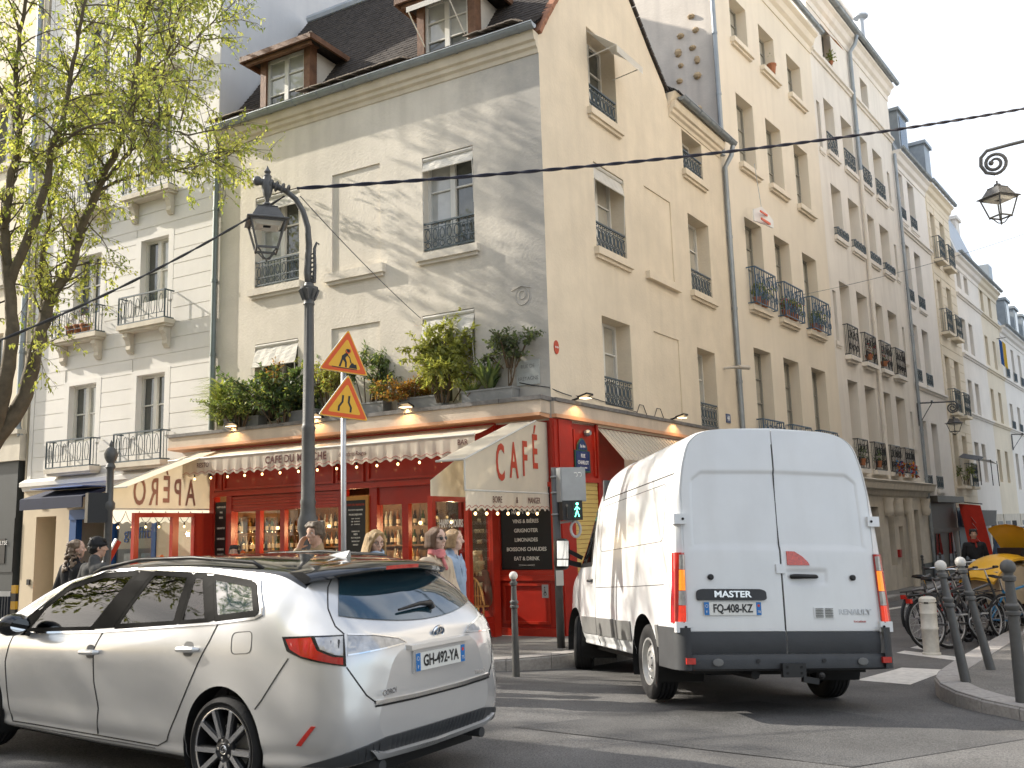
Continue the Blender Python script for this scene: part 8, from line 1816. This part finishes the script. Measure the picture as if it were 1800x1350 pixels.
for sg in (1, -1):
 for w_ in ([(.35, 1.12), (1.5, 1.12), (1.5, 1.70), (.5, 1.70)], [(1.6, 1.12), (2.7, 1.12), (2.7, 1.70), (1.6, 1.70)], [(2.8, 1.12), (3.9, 1.12), (3.4, 1.66), (2.8, 1.70)]): obj('side_window', shv.patch(shv.fn('side', sg), round_poly(w_, .06), .004, .01, .12), mPriv, bv, world=False, smooth=True)
 obj('tail_lamp', shv.patch(shv.fn('rear'), [(sg * .80, .9), (sg * .88, .9), (sg * .84, 1.3), (sg * .76, 1.3)], .006, .02, .05), mRedL, bv, world=False)
 for cx in (1.0, 3.9): wheel(bv, (cx, sg * .82, .33), .33, .2, .22, sg, 'steel')
obj('bumper', shv.patch(shv.fn('rear'), [(-.85, .4), (.85, .4), (.85, .62), (-.85, .62)], .03, .05, .1), mPlas, bv, world=False)
# ================================================================== street trees
mBark = mat('bark', (.13, .105, .07), .9, .35, 5, .6, 22)
mLfS1 = leafmat('leaf_spring', (.33, .35, .115), .55, .3, 3); mLfS2 = leafmat('leaf_spring_yellow', (.43, .43, .16), .55, .25, 3); mLfS3 = leafmat('leaf_spring_green', (.22, .27, .08), .5, .3, 3)
def tree(label, base, limbs, group=None, nleaf=9, LL=.085, twig=1.0, seed=1, dens=1.0, keep=None):
 """limbs = [(points, r0, r1)]; twigs and leaf sprays grow from the limbs"""
 random.seed(seed); th = thing('street_tree', label, 'tree', base, group=group); tk = MB(); lf = MB(); nodes = []
 for pts, r0, r1 in limbs:
  P_ = [V(p) for p in catmull([tuple(p) for p in pts], 4)]; k = len(P_)
  P_ = [p + V((random.gauss(0, .012), random.gauss(0, .012), 0)) for p in P_]
  rr = [(r0 + (r1 - r0) * (i / (k - 1)) ** .8) * random.uniform(.93, 1.08) for i in range(k)]; tk.tube(P_, rr, 10)
  L = 0
  for i in range(1, k):
   L += (P_[i] - P_[i - 1]).length; f = i / (k - 1)
   if P_[i].z - base[2] > 3.2 and f > .25: nodes.append((P_[i], (P_[i] - P_[i - 1]).normalized(), rr[i], f))
 sprays = []
 for p, d, r, f in nodes:
  for _ in range(max(1, int(2.4 * dens * (.6 + f)))):
   q = (d * .5 + rv(.35) * 1.0).normalized(); ln = random.uniform(.7, 1.7) * twig; a = p; path = [a]
   for s_ in range(4): q = (q + rv() * .28 + V((0, 0, .10 - .10 * s_))).normalized(); a = a + q * ln / 4; path.append(a)
   tk.tube(path, [min(r * .5, .022), .014, .010, .007, .004], 5)
   for j in range(1, 5):
    for _ in range(2 if j < 4 else 3):
     e = (q + rv(.0) * 1.1).normalized(); l2 = random.uniform(.25, .6) * twig; b = path[j] + e * l2 - V((0, 0, .12 * l2)); tk.tube([path[j], path[j].lerp(b, .5) + V((0, 0, .03)), b], [.005, .004, .002], 3); sprays.append((path[j], b))
 for a, b in sprays:
  if keep and not keep(b): continue
  d = (b - a); n = int(nleaf * random.uniform(.5, 1.4))
  lf.mi = random.choices((0, 1, 2), (5, 3, 3))[0]
  for i in range(n):
   t = (i + .5) / n; p = a.lerp(b, .2 + .85 * t) + rv() * .03; e = (d.normalized() * .5 + rv(-.25) * .9 - V((0, 0, .35)))
   if random.random() < .15: lf.mi = random.choices((0, 1, 2), (5, 3, 3))[0]
   leaf(lf, p, e, V((0, 0, 1)) + rv() * .6, LL * random.uniform(.6, 1.35), LL * .26, .25)
 obj('trunk', tk, mBark, th, angle=60); c = obj('crown', lf, [mLfS1, mLfS2, mLfS3], th); return th
D_ = 15.5
def tp(x, y, dd=0.): return at_y(x, y, D_ + dd)
tb = tp(-55, 1060); tb = V((tb.x, tb.y, zside(tb.x, tb.y)))
LIMBS = [
 ([tb, tp(-45, 900), tp(-18, 790), tp(34, 716), tp(59, 629), tp(78, 567), tp(87, 526, .1), tp(124, 470, .2), tp(143, 400, .3), tp(170, 333, .3), tp(207, 257, .2), tp(233, 167), tp(247, 67, -.2), tp(268, -40, -.3), tp(285, -160, -.4)], .17, .02),
 ([tp(170, 333, .3), tp(200, 300, .1), tp(227, 267, -.1), tp(253, 207, -.3), tp(277, 153, -.5), tp(300, 70, -.7), tp(330, -30, -.9)], .05, .010),
 ([tp(177, 333, .3), tp(233, 310, .5), tp(290, 303, .7), tp(350, 290, .9), tp(385, 285, 1.0)], .03, .006),
 ([tp(-18, 790), tp(5, 690, -.3), tp(22, 600, -.4), tp(16, 500, -.5), tp(8, 411, -.5), tp(10, 383, -.6), tp(25, 283, -.7), tp(33, 213, -.8), tp(27, 130, -.8), tp(40, 30, -1.0), tp(60, -90, -1.1)], .14, .02),
 ([tp(16, 500, -.5), tp(60, 393, -.7), tp(83, 320, -.8), tp(90, 267, -.9), tp(113, 200, -1.0), tp(127, 110, -1.2), tp(150, 10, -1.4), tp(165, -110, -1.5)], .085, .015),
 ([tp(59, 629), tp(75, 540, .5), tp(72, 480, .7), tp(85, 400, .9), tp(110, 300, 1.2), tp(150, 200, 1.5), tp(190, 90, 1.7), tp(215, -30, 1.8)], .06, .012),
 ([tp(-30, 850), tp(-40, 700, .5), tp(-70, 560, .9), tp(-120, 420, 1.2), tp(-180, 260, 1.5), tp(-230, 80, 1.8), tp(-260, -120, 2)], .11, .02),
 ([tp(-40, 700, .5), tp(-110, 590, -.6), tp(-220, 470, -1.2), tp(-330, 330, -1.6), tp(-400, 160, -2.0), tp(-430, -20, -2)], .09, .02),
 ([tp(90, 267, -.9), tp(140, 230, -1.2), tp(190, 215, -1.6), tp(250, 220, -2.0), tp(310, 235, -2.2)], .03, .007),
 ([tp(33, 213, -.8), tp(-20, 120, -1.3), tp(-60, 20, -1.7), tp(-90, -120, -2.0)], .04, .01),
 ([tp(233, 167), tp(280, 110, .3), tp(330, 80, .6), tp(375, 40, .8)], .025, .006)]
tree('multi stemmed street tree with fresh yellow-green leaves at the left edge', tb, LIMBS, nleaf=9, LL=.082, twig=.80, seed=5, dens=.85)
def plain_tree(label, x, y, h, seed, dens=1., gr=None):
 random.seed(seed); b = V((x, y, zside(x, y) if na_of((x, y)) < 6 else zroad(x, y))); top = []
 limbs = [([b, b + V((.1, .05, 1.6)), b + V((.0, .1, 3.0))], .19, .15)]
 for k in range(8):
  a = 2 * math.pi * k / 8 + random.uniform(-.3, .3); d = V((math.cos(a), math.sin(a), 0)); q = random.uniform(.55, 1.1); o = b + V((0, .1, 2.9 + .12 * k % .5))
  limbs.append(([o, o + d * .6 * q + V((0, 0, 1.2)), o + d * 1.6 * q + V((0, 0, 2.6)), o + d * 2.5 * q + V((0, 0, h * .55)), o + d * 3.1 * q + V((0, 0, h * .78 * random.uniform(.8, 1.1)))], .085, .012))
 return tree(label, b, limbs, nleaf=7, LL=.16, twig=1.25, seed=seed, dens=dens, group=gr)
plain_tree('leafy street tree just outside the left edge, shading the road', -15.5, 9.6, 8.5, 21, .8)
plain_tree('leafy street tree further left along the main road', -19.5, 14.5, 8.5, 33, .7)
plain_tree('leafy street tree beside the viewer on the near pavement', -11.5, -1.5, 8.0, 44, .6)
# ================================================================== people
random.seed(3)
mSkin = mat('skin', (.52, .32, .23), .5, .05, 12); mSkinL = mat('skin_pale', (.60, .40, .31), .5, .05, 12); mLip = mat('lips', (.38, .13, .11), .45, .05, 9); mEye = mat('eye_white', (.6, .58, .55), .25, 0); mIris = mat('iris', (.05, .04, .03), .2, 0)
hairmat = lambda n, c: mat('hair_' + n, c, .45, .3, 30, .5, 220, streak=.75, grime=tuple(x * .45 for x in c), sf=22)
def cap(mb, a, b, ra, rb, n=12):
 """tapered capsule"""
 a, b = V(a), V(b); d = b - a; L = d.length; d = d.normalized() if L > 1e-6 else V((0, 0, 1)); M = frame_M(a, d.orthogonal(), d.cross(d.orthogonal())) ; pr = []
 for i in range(1, 6): t = math.pi / 2 * (1 - i / 5); pr.append((ra * math.cos(t) + 1e-4, -ra * math.sin(t)))
 for i in range(0, 6): t = math.pi / 2 * i / 5; pr.append((rb * math.cos(t) + 1e-4, L + rb * math.sin(t)))
 mb.lathe(pr, n, M)
def remesh(name, mb, m, par, vox, smooth=4, it=True):
 me = mesh('tmp', mb); ob = bpy.data.objects.new('tmp', me); COL.objects.link(ob)
 md = ob.modifiers.new('r', 'REMESH'); md.mode = 'VOXEL'; md.voxel_size = vox
 if smooth: sm = ob.modifiers.new('s', 'SMOOTH'); sm.factor = .5; sm.iterations = smooth
 dg = bpy.context.evaluated_depsgraph_get(); out = bpy.data.meshes.new_from_object(ob.evaluated_get(dg)); out.name = name
 bpy.data.objects.remove(ob); out.materials.clear(); out.polygons.foreach_set('use_smooth', [True] * len(out.polygons))
 return obj(name, out, m, par, world=False)
def hand(mb, w, dirv, side, palm, curl=.5, s=1.):
 """palm and five separate fingers; dirv = along the hand, palm = the way the palm faces"""
 d = V(dirv).normalized(); p = V(palm); p = (p - d * p.dot(d)).normalized(); x = d.cross(p) * side
 for k in range(4): cap(mb, V(w) + x * (-.027 + .018 * k) * .7 + d * .01, V(w) + x * (-.029 + .0195 * k) + d * .085 * s, .016, .0125, 8)
 for k, L in enumerate((.070, .080, .076, .060)):
  a = V(w) + x * (.029 - .0195 * k) + d * .088 * s; q = d
  for j in range(3): q = (q + p * curl * (.45 + .3 * j)).normalized(); b = a + q * L * s * (.46, .30, .26)[j]; cap(mb, a, b, .0098 - .001 * j, .0092 - .001 * j, 7); a = b
 a = V(w) + x * .034 + d * .03; q = (x * .75 + d * .6 + p * .25).normalized()
 for j in range(2): b = a + q * (.038, .03)[j]; cap(mb, a, b, .0125 - .0015 * j, .011 - .001 * j, 7); a = b; q = (q + d * .3 + p * .35).normalized()
def person(label, p, yaw, h, skin, hair, hairstyle, coat, trousers, arms=None, legs='stand', head_turn=0., head_tilt=0., sex='w', glasses=None, scarf=None, hat=None, coat_len=.55, extra=None, shoes=None, seat=None):
 """standing, walking or seated figure. local x = facing direction, y = left, z = up"""
 th = thing('person', label, 'person', p, math.pi / 2 - R_(yaw)); k = h / 1.7; sk = .205 * k if sex == 'm' else .185 * k; mb = MB()
 hz = .90 * k if legs != 'sit' else .50; sh_z = hz + .50 * k; nk = sh_z + .07 * k; hc = nk + .155 * k
 hip = .095 * k
 if legs == 'sit': kn = [(.44, s * .11, .50) for s in (1, -1)]; an = [(.46, s * .11, .08) for s in (1, -1)]
 elif legs == 'walk': kn = [(.16, hip, .48 * k), (.02, -hip, .47 * k)]; an = [(.24, hip, .08), (-.30, -hip, .14)]
 else: kn = [(.02, s * hip, .48 * k) for s in (1, -1)]; an = [(0, s * hip, .08) for s in (1, -1)]
 # torso
 cap(mb, (0, .05, hz), (0, -.05, hz), .115 * k, .115 * k); cap(mb, (0, 0, hz), (.01, 0, hz + .25 * k), .12 * k, .115 * k)
 cap(mb, (.01, .06 * k, hz + .30 * k), (.0, .07 * k, sh_z - .08 * k), .105 * k, .10 * k); cap(mb, (.01, -.06 * k, hz + .30 * k), (.0, -.07 * k, sh_z - .08 * k), .105 * k, .10 * k)
 cap(mb, (-.01, sk - .04, sh_z - .03), (-.01, -sk + .04, sh_z - .03), .06 * k, .06 * k); cap(mb, (-.015, 0, sh_z - .03), (.005, 0, nk + .06 * k), .062 * k, .052 * k)
 for i in (0, 1):
  s = 1 - 2 * i; cap(mb, (0, s * hip, hz - .02), kn[i], .088 * k, .058 * k); cap(mb, kn[i], an[i], .055 * k, .038 * k); cap(mb, an[i], (an[i][0] + .15, an[i][1] + s * .02, an[i][2] - .045), .04, .034)
 # arms
 A_ = arms or {}
 el, wr, hd, pm = [], [], [], []
 for i, s in enumerate((1, -1)):
  e, w, d, q = A_.get(i, ((-.06, s * (sk + .05), sh_z - .30 * k), (.03, s * (sk + .06), sh_z - .55 * k), (.15, 0, -1), (0, -s, 0))); el.append(V(e)); wr.append(V(w)); hd.append(d); pm.append(q)
  cap(mb, (-.01, s * (sk - .02), sh_z - .04), e, .052 * k, .040 * k); cap(mb, e, w, .040 * k, .026 * k); hand(mb, V(w) + V(d).normalized() * .01, d, -s, q, .55 if i in A_ else .35, k)
 # head, turned on the neck
 Mh = Matrix.Translation((.02 * k, 0, hc)) @ Matrix.Rotation(R_(head_turn), 4, 'Z') @ Matrix.Rotation(R_(head_tilt), 4, 'Y') @ Matrix.Scale(k, 4); H = lambda x, y, z: Mh @ V((x, y, z))
 hb = MB(); hb.ball((0, 0, .025), 1, 16, (.098, .076, .098)); hb.ball((.022, 0, -.035), 1, 14, (.072, .060, .088)); hb.ball((.055, 0, -.092), 1, 10, (.030, .028, .024)); cap(hb, (.088, 0, .018), (.113, 0, -.020), .009, .014, 8); hb.ball((.098, .013, -.026), .010, 8); hb.ball((.098, -.013, -.026), .010, 8)
 for s in (1, -1): hb.ball((.055, s * .042, -.02), 1, 10, (.030, .026, .024)); hb.ball((.074, s * .032, .034), 1, 8, (.020, .026, .009)); hb.ball((-.008, s * .078, -.004), 1, 10, (.022, .010, .034)); hb.ball((.078, s * .012, -.060), 1, 8, (.014, .016, .006)); hb.ball((.078, s * .010, -.071), 1, 8, (.014, .014, .006))
 cap(hb, (-.02, 0, -.06), (-.015, 0, -.16), .052, .055, 12)
 mb.add([Mh @ V(v) for v in hb.v], hb.f)
 body = remesh('body', mb, skin, th, .0075, 3)
 for s in (1, -1):
  e = MB(); e.ball(H(.076, s * .031, .012), .0125 * k, 10); ey = obj('eye', e, mEye, th, world=False, smooth=True); e = MB(); e.ball(H(.0835, s * .031, .012), .0065 * k, 8); obj('iris', e, mIris, ey, world=False, smooth=True)
  e = MB(); e.tube([H(.088, s * .014, .036), H(.090, s * .032, .041), H(.078, s * .050, .034)], .0038 * k, 5); obj('eyebrow', e, hair, th, world=False)
 e = MB(); e.tube([H(.078, .026, -.066), H(.0895, .0, -.0645), H(.078, -.026, -.066)], .0045 * k, 6); obj('mouth', e, mLip, th, world=False)
 # hair
 hm = MB(); hh = random.Random(int(h * 1000 + yaw))
 def lock(a, b, r0, r1): cap(hm, H(*a), H(*b), r0 * k, r1 * k, 8)
 hm.ball(H(-.018, 0, .045), 1, 14, (.102 * k, .086 * k, .088 * k)); hm.ball(H(-.05, 0, .0), 1, 12, (.07 * k, .082 * k, .085 * k))
 if hairstyle == 'short':
  for _ in range(46): a = hh.uniform(-2.6, 2.6); z = hh.uniform(-.03, .11); r = .082 * math.cos(z * 6); c = (-.02 - .095 * math.cos(a) * 1.0 * (r / .085), .086 * math.sin(a) * (r / .085), z); hm.ball(H(*c), .02 * k, 6)
  for _ in range(46): hm.ball(H(hh.uniform(-.09, .068), hh.uniform(-.066, .066), .098 + hh.uniform(-.01, .022)), .022 * k, 6)
  for y in np.linspace(-.06, .06, 7): lock((.03, y * .8, .115), (.082, y, .075 + hh.uniform(-.01, .015)), .022, .014)
 elif hairstyle == 'bob':
  for q in np.linspace(-2.1, 2.1, 15): c, s_ = math.cos(q), math.sin(q); lock((-.02 - .09 * c, .084 * s_, .05), (-.03 - .10 * c, .092 * s_, -.075), .030, .022)
  hm.ball(H(-.115, 0, -.03), .05 * k, 10); lock((.05, .05, .09), (.02, .088, .0), .022, .014); lock((.05, -.05, .09), (.02, -.088, .0), .022, .014)
 elif hairstyle == 'long':
  for q in np.linspace(-2.0, 2.0, 19):
   c, s_ = math.cos(q), math.sin(q); w = hh.uniform(.9, 1.15); lock((-.02 - .088 * c, .084 * s_, .05), (-.03 - .105 * c, .100 * s_, -.06), .03, .026); lock((-.03 - .105 * c, .100 * s_, -.06), (-.02 - .12 * c * w, .135 * s_ * w, -.25 * w), .027, .014)
  lock((.06, .03, .10), (.045, .085, -.02), .026, .022); lock((.06, -.03, .10), (.045, -.085, -.02), .026, .022); lock((.045, .085, -.02), (.05, .11, -.2), .022, .014); lock((.045, -.085, -.02), (.05, -.11, -.2), .022, .014)
 elif hairstyle == 'curly':
  for _ in range(120): q = hh.uniform(-2.2, 2.2); z = hh.uniform(-.30, .09); f = 1 + max(0, -z) * 1.3; hm.ball(H(-.02 - .098 * math.cos(q) * f, .092 * math.sin(q) * f, z), hh.uniform(.018, .03) * k, 6)
 remesh('hair', hm, hair, th, .010, 2)
 # clothes
 cm = MB(); g = .018
 cap(cm, (0, .055, hz + .03), (0, -.055, hz + .03), .125 * k + g, .125 * k + g); cap(cm, (0, 0, hz), (.01, 0, hz + .25 * k), .13 * k + g, .118 * k + g)
 for s in (1, -1): cap(cm, (.01, s * .065 * k, hz + .28 * k), (.0, s * .075 * k, sh_z - .07 * k), .108 * k + g, .102 * k + g)
 cap(cm, (-.01, sk - .03, sh_z - .03), (-.01, -sk + .03, sh_z - .03), .064 * k + g, .064 * k + g); cap(cm, (-.02, 0, sh_z - .02), (-.02, 0, nk + .015), .085 * k, .072 * k)
 if coat_len > .2 and legs != 'sit':
  for i in (0, 1): s = 1 - 2 * i; kx = kn[i][0] * .5; cap(cm, (0, s * hip * .7, hz), (kx, s * hip, hz - coat_len * k), .128 * k + g, .125 * k + g)
  cap(cm, (0, 0, hz), (0, 0, hz - coat_len * k * .95), .13 * k + g, .12 * k + g)
 for i, s in enumerate((1, -1)): cap(cm, (-.01, s * (sk - .015), sh_z - .04), el[i], .062 * k + g * .6, .052 * k + g * .6); cap(cm, el[i], el[i].lerp(wr[i], .93), .050 * k + g * .6, .038 * k + g * .5)
 co = remesh('coat', cm, coat, th, .013, 3)
 # collar / lapels
 lp_ = MB()
 for s in (1, -1): lp_.prism([(.115 * k, s * .01, sh_z - .30 * k), (.125 * k, s * .075, sh_z - .12 * k), (.06 * k, s * .085, nk - .005), (.095 * k, s * .02, sh_z - .10 * k)], (.012, 0, .004))
 obj('lapel', lp_, coat, th, world=False, fix=True)
 tm = MB()
 cap(tm, (0, .05, hz - .02), (0, -.05, hz - .02), .118 * k + .006, .118 * k + .006)
 for i in (0, 1): s = 1 - 2 * i; cap(tm, (0, s * hip, hz - .03), kn[i], .095 * k, .066 * k); cap(tm, kn[i], (an[i][0], an[i][1], an[i][2] + .03), .064 * k, .058 * k)
 remesh('trousers', tm, trousers, th, .013, 3); sm_ = MB()
 for i in (0, 1): s = 1 - 2 * i; x, y, z = an[i]; cap(sm_, (x - .03, y, z - .02), (x + .16, y + s * .02, z - .042), .048, .040); cap(sm_, (x, y, z), (x, y, z + .04), .045, .045)
 remesh('shoe', sm_, shoes or mBlack, th, .010, 2)
 if glasses:
  g_ = MB()
  for s in (1, -1):
   if glasses == 'sun': g_.ball(H(.094, s * .033, .010), 1, 10, (.008 * k, .026 * k, .020 * k))
   else: g_.ring(H(.096, s * .033, .010), .021 * k, .0022, Mh.to_3x3() @ V((1, 0, 0)), 16, 4)
   g_.tube([H(.094, s * .056, .016), H(-.005, s * .080, .018)], .0022, 4)
  g_.tube([H(.098, .012, .014), H(.098, -.012, .014)], .002, 4); obj('glasses', g_, mBlack, th, world=False)
 if scarf:
  s_ = MB()
  for j in range(3): s_.tube([V((.012 + .080 * k * math.cos(a) * (1 - .06 * j), .078 * k * math.sin(a), nk + .005 + .022 * j + .012 * math.sin(3 * a + j) - .02 * math.cos(a))) for a in np.linspace(0, 2 * math.pi, 25)[:-1]], .019 * k, 7, closed=True)
  cap(s_, (.07 * k, .02, nk - .03), (.115 * k, .03, nk - .14), .018, .022); remesh('scarf', s_, scarf, th, .009, 1)
 if hat:
  q = MB(); q.ball(H(-.012, 0, .055), 1, 16, (.112 * k, .094 * k, .098 * k)); q.ring(H(-.006, 0, .045), .094 * k, .020 * k, Mh.to_3x3() @ V((0, 0, 1)), 24, 8, sx=1.08, sy=.92, ux=Mh.to_3x3() @ V((1, 0, 0))); remesh('beanie', q, hat, th, .010, 2)
 if extra: extra(th, H, k, sk, sh_z, hz, wr)
 return th
mTrench = mat('trench_beige', (.46, .37, .27), .8, .08, 8, .2, 40); mNavy = mat('navy_cloth', (.03, .04, .07), .8, .15, 8, .2, 40); mDenim = mat('pale_denim', (.26, .34, .46), .85, .1, 10, .2, 50); mJean = mat('jeans', (.05, .07, .12), .85, .15, 10); mCloBlk = mat('black_cloth', (.018, .018, .020), .85, .2, 8, .2, 40); mGreyC = mat('charcoal_cloth', (.07, .07, .07), .85, .15, 8, .2, 40); mTan = mat('tan_jacket', (.36, .25, .14), .75, .12, 8, .2, 40); mScP = mat('pink_scarf', (.55, .18, .18), .8, .3, 14); mScB = mat('blue_scarf', (.36, .46, .58), .85, .12, 12)
def gp_(x, y, d): p = at_y(x, y, d); return V((p.x, p.y, zside(p.x, p.y) if na_of(p) < 3.7 else zroad(p.x, p.y)))
# man on the phone
def phone(th, H, k, sk, sh_z, hz, wr):
 m = MB(); c = H(.0, -.098, -.035); m.box(-.035, .035, -.006, .006, -.07, .07, lambda x, y, z: c + V((x * .6 + z * .35, y - .01, z))); obj('phone', m, mBlack, th, world=False)
hx = 1.70
person('man with tousled grey-brown hair and tan jacket, phone at his ear, before the lamp post', gp_(556, 960, 10.4), -158, 1.74, mSkin, hairmat('greybrown', (.13, .095, .065)), 'short', mTan, mJean, arms={1: ((.10, -.30, 1.20), (.09, -.175, 1.49), (-.30, .28, .9), (0, 1, .1))}, sex='m', head_turn=-14, head_tilt=4, coat_len=.1, extra=phone)
# blonde woman looking down
def mobile(th, H, k, sk, sh_z, hz, wr):
 m = MB(); c = wr[0].lerp(wr[1], .5) + V((.07, 0, .05)); m.box(-.005, .005, -.036, .036, -.07, .07, lambda x, y, z: c + V((x + z * .5, y, z * .8))); obj('phone', m, mBlack, th, world=False)
person('woman with long blonde hair, glasses and pale blue scarf looking down, before the chalk board', gp_(660, 960, 9.8), 158, 1.63, mSkinL, hairmat('blonde', (.42, .28, .13)), 'long', mNavy, mJean, arms={0: ((.05, .24, 1.08), (.26, .06, 1.10), (.5, -.3, .35), (-1, 0, .5)), 1: ((.05, -.24, 1.08), (.26, -.06, 1.10), (.5, .3, .35), (-1, 0, .5))}, head_tilt=16, head_turn=12, glasses='clear', scarf=mScB, coat_len=.3, extra=mobile)
# woman with the pink scarf, walking right
def belt(th, H, k, sk, sh_z, hz, wr):
 b = MB(); b.ring((.0, 0, hz + .12), .150 * k, .018, (0, 0, 1), 28, 6, sx=1., sy=1.12); b.box(.13, .165, -.03, .03, hz + .09, hz + .15); cap(b, (.15, .02, hz + .1), (.19, .05, hz - .12), .014, .02); obj('belt', b, mTrench, th, world=False)
 b = MB(); c = V((.20, -.16, hz - .02)); b.box(-.10, .10, -.03, .03, -.12, .06, lambda x, y, z: c + V((x, y, z))); b.tube([c + V((-.08, 0, .06)), c + V((-.02, .02, .25)), c + V((.08, 0, .06))], .008, 5); obj('bag', b, mat('red_bag', (.5, .03, .03), .5, .1, 6), th, world=False)
person('woman in beige trench coat with pink scarf and sunglasses walking past the HAPPY HOURS screen', gp_(766, 960, 9.5), 128, 1.64, mSkinL, hairmat('brown', (.14, .075, .04)), 'bob', mTrench, mGreyC, arms={1: ((-.03, -.24, 1.14), (.16, -.17, .98), (.9, .3, -.2), (0, 1, -.3)), 0: ((-.02, .24, 1.14), (.18, .12, 1.0), (.8, -.4, -.2), (0, -1, -.2))}, legs='walk', glasses='sun', scarf=mScP, coat_len=.48, extra=belt)
person('blonde woman in a long pale denim coat, mostly hidden behind the woman with the scarf', gp_(796, 960, 10.5), 105, 1.63, mSkinL, hairmat('darkblonde', (.34, .22, .11)), 'bob', mDenim, mJean, legs='walk', coat_len=.45)
# couple at the left
def stripe(th, H, k, sk, sh_z, hz, wr):
 for y in (-.24, -.215): m = MB(); m.bar((-.02, y, sh_z - .08), (-.04, y - .03, sh_z - .5), .02, .02); obj('sleeve_stripe', m, mWhiteT, th, world=False)
person('woman with long curly ash hair and white striped black jacket, far left', gp_(133, 960, 11.8), 25, 1.62, mSkinL, hairmat('ash', (.22, .16, .11)), 'curly', mCloBlk, mJean, head_turn=-35, coat_len=.15, extra=stripe)
person('man in black beanie and charcoal jacket beside the curly haired woman', gp_(170, 960, 11.4), 32, 1.63, mSkin, hairmat('black', (.02, .017, .015)), 'short', mGreyC, mJean, sex='m', head_turn=-25, hat=mCloBlk, coat_len=.1)
# seated guests
person('fair haired woman in a brown jacket seated inside the terrace screen', FA.P(1.22, .40, 0), 20, 1.60, mSkinL, hairmat('blonde', (.42, .28, .13)), 'long', mat('brown_jacket', (.12, .07, .045), .8, .15, 8), mJean, legs='sit')
person('dark haired guest seated at the terrace, only the crown of the head above the car', FA.P(5.6, 1.2, .12), 170, 1.72, mSkin, hairmat('black', (.02, .017, .015)), 'short', mCloBlk, mJean, legs='sit', sex='m')
person('distant person in dark clothes with a red scarf beside the blue van', gp_(1712, 950, 23), 200, 1.72, mSkin, hairmat('black', (.02, .017, .015)), 'short', mCloBlk, mCloBlk, sex='m', scarf=mat('red_cloth', (.30, .03, .02), .8, .1, 8))
# rattan chairs and small tables on the terrace
mRat = mat('rattan', (.46, .24, .07), .55, .25, 30, .3, 80)
def cafe_chair(lab, p, yaw, grp='rattan chairs on the terrace'):
 c = thing('rattan_chair', lab, 'chair', p, math.pi / 2 - R_(yaw), group=grp)
 for x in (-.19, .19):
  for y in (-.19, .19): mb = MB(); mb.tube([(x * 1.1, y * 1.1, 0), (x, y, .45)], .014, 6); obj('leg', mb, mRat, c, world=False, smooth=True)
 mb = MB(); mb.lathe([(.0, .44), (.215, .44), (.225, .455), (.215, .47), (.0, .468)], 18); obj('seat', mb, mRat, c, world=False, angle=40)
 mb = MB(); arc_ = [(-.19 + .0 * t, -.21 + .42 * t, .46 + .44 * math.sin(math.pi * t) ** .5) for t in np.linspace(0, 1, 13)]; mb.tube(arc_, .016, 6)
 for t in np.linspace(.15, .85, 8): mb.bar((-.19, -.21 + .42 * t, .46), (-.19, -.21 + .42 * t, .46 + .44 * math.sin(math.pi * t) ** .5), .022, .006)
 mb.tube([(-.19, -.19, .62), (-.19, .19, .62)], .008, 5); obj('backrest', mb, mRat, c, world=False); return c
def round_table(lab, p):
 t = thing('cafe_table', lab, 'table', p, group='round cafe tables'); mb = MB(); mb.lathe([(.0, .71), (.30, .71), (.305, .725), (.30, .74), (.0, .74)], 24); obj('top', mb, mat('table_top', (.25, .2, .15), .4, .15, 6), t, world=False, angle=40); mb = MB(); mb.lathe([(.22, 0), (.2, .02), (.03, .05), (.025, .7), (.08, .71)], 14); obj('pedestal', mb, mBlack, t, world=False, angle=40)
 g = MB(); g.lathe([(.025, .74), (.03, .84), (.028, .84), (.022, .745)], 10, Matrix.Translation((.1, .05, 0))); tag(obj('glass', g, mat('tumbler', (.4, .42, .42), .1, 0, spec=.9)), lab.replace('round', 'drinking glass on the round'), 'glass').matrix_world = Matrix.Translation(p)
 return t
chs = [('rattan chair with a curved back just inside the right terrace screen', 1.32, .62, 75), ('rattan chair holding the fair haired guest', 1.22, .40, 20), ('rattan chair under the long awning before the chalk board', 3.6, .7, 200), ('rattan chair holding the dark haired guest', 5.6, 1.2, 170), ('rattan chair left of the middle terrace table', 4.5, .7, 120), ('rattan chair by the left terrace screen', 6.6, .7, 150)]
c0 = None
for lb, u, n_, yw in chs:
 p = FA.P(u, n_, 0)
 if c0 is None: c0 = cafe_chair(lb, p, yw)
 else: dup(c0, Matrix.Translation(p) @ Matrix.Rotation(math.pi / 2 - R_(yw), 4, 'Z'), lb)
for lb, u, n_ in (('small round table before the seated fair haired woman', 1.75, 1.25), ('small round table under the long awning', 4.0, 1.1), ('small round table before the dark haired guest', 5.9, 1.8)): round_table(lb, FA.P(u, n_, 0))
# finish: every mesh keeps its own name; nothing else is added after this point
bpy.context.view_layer.update()
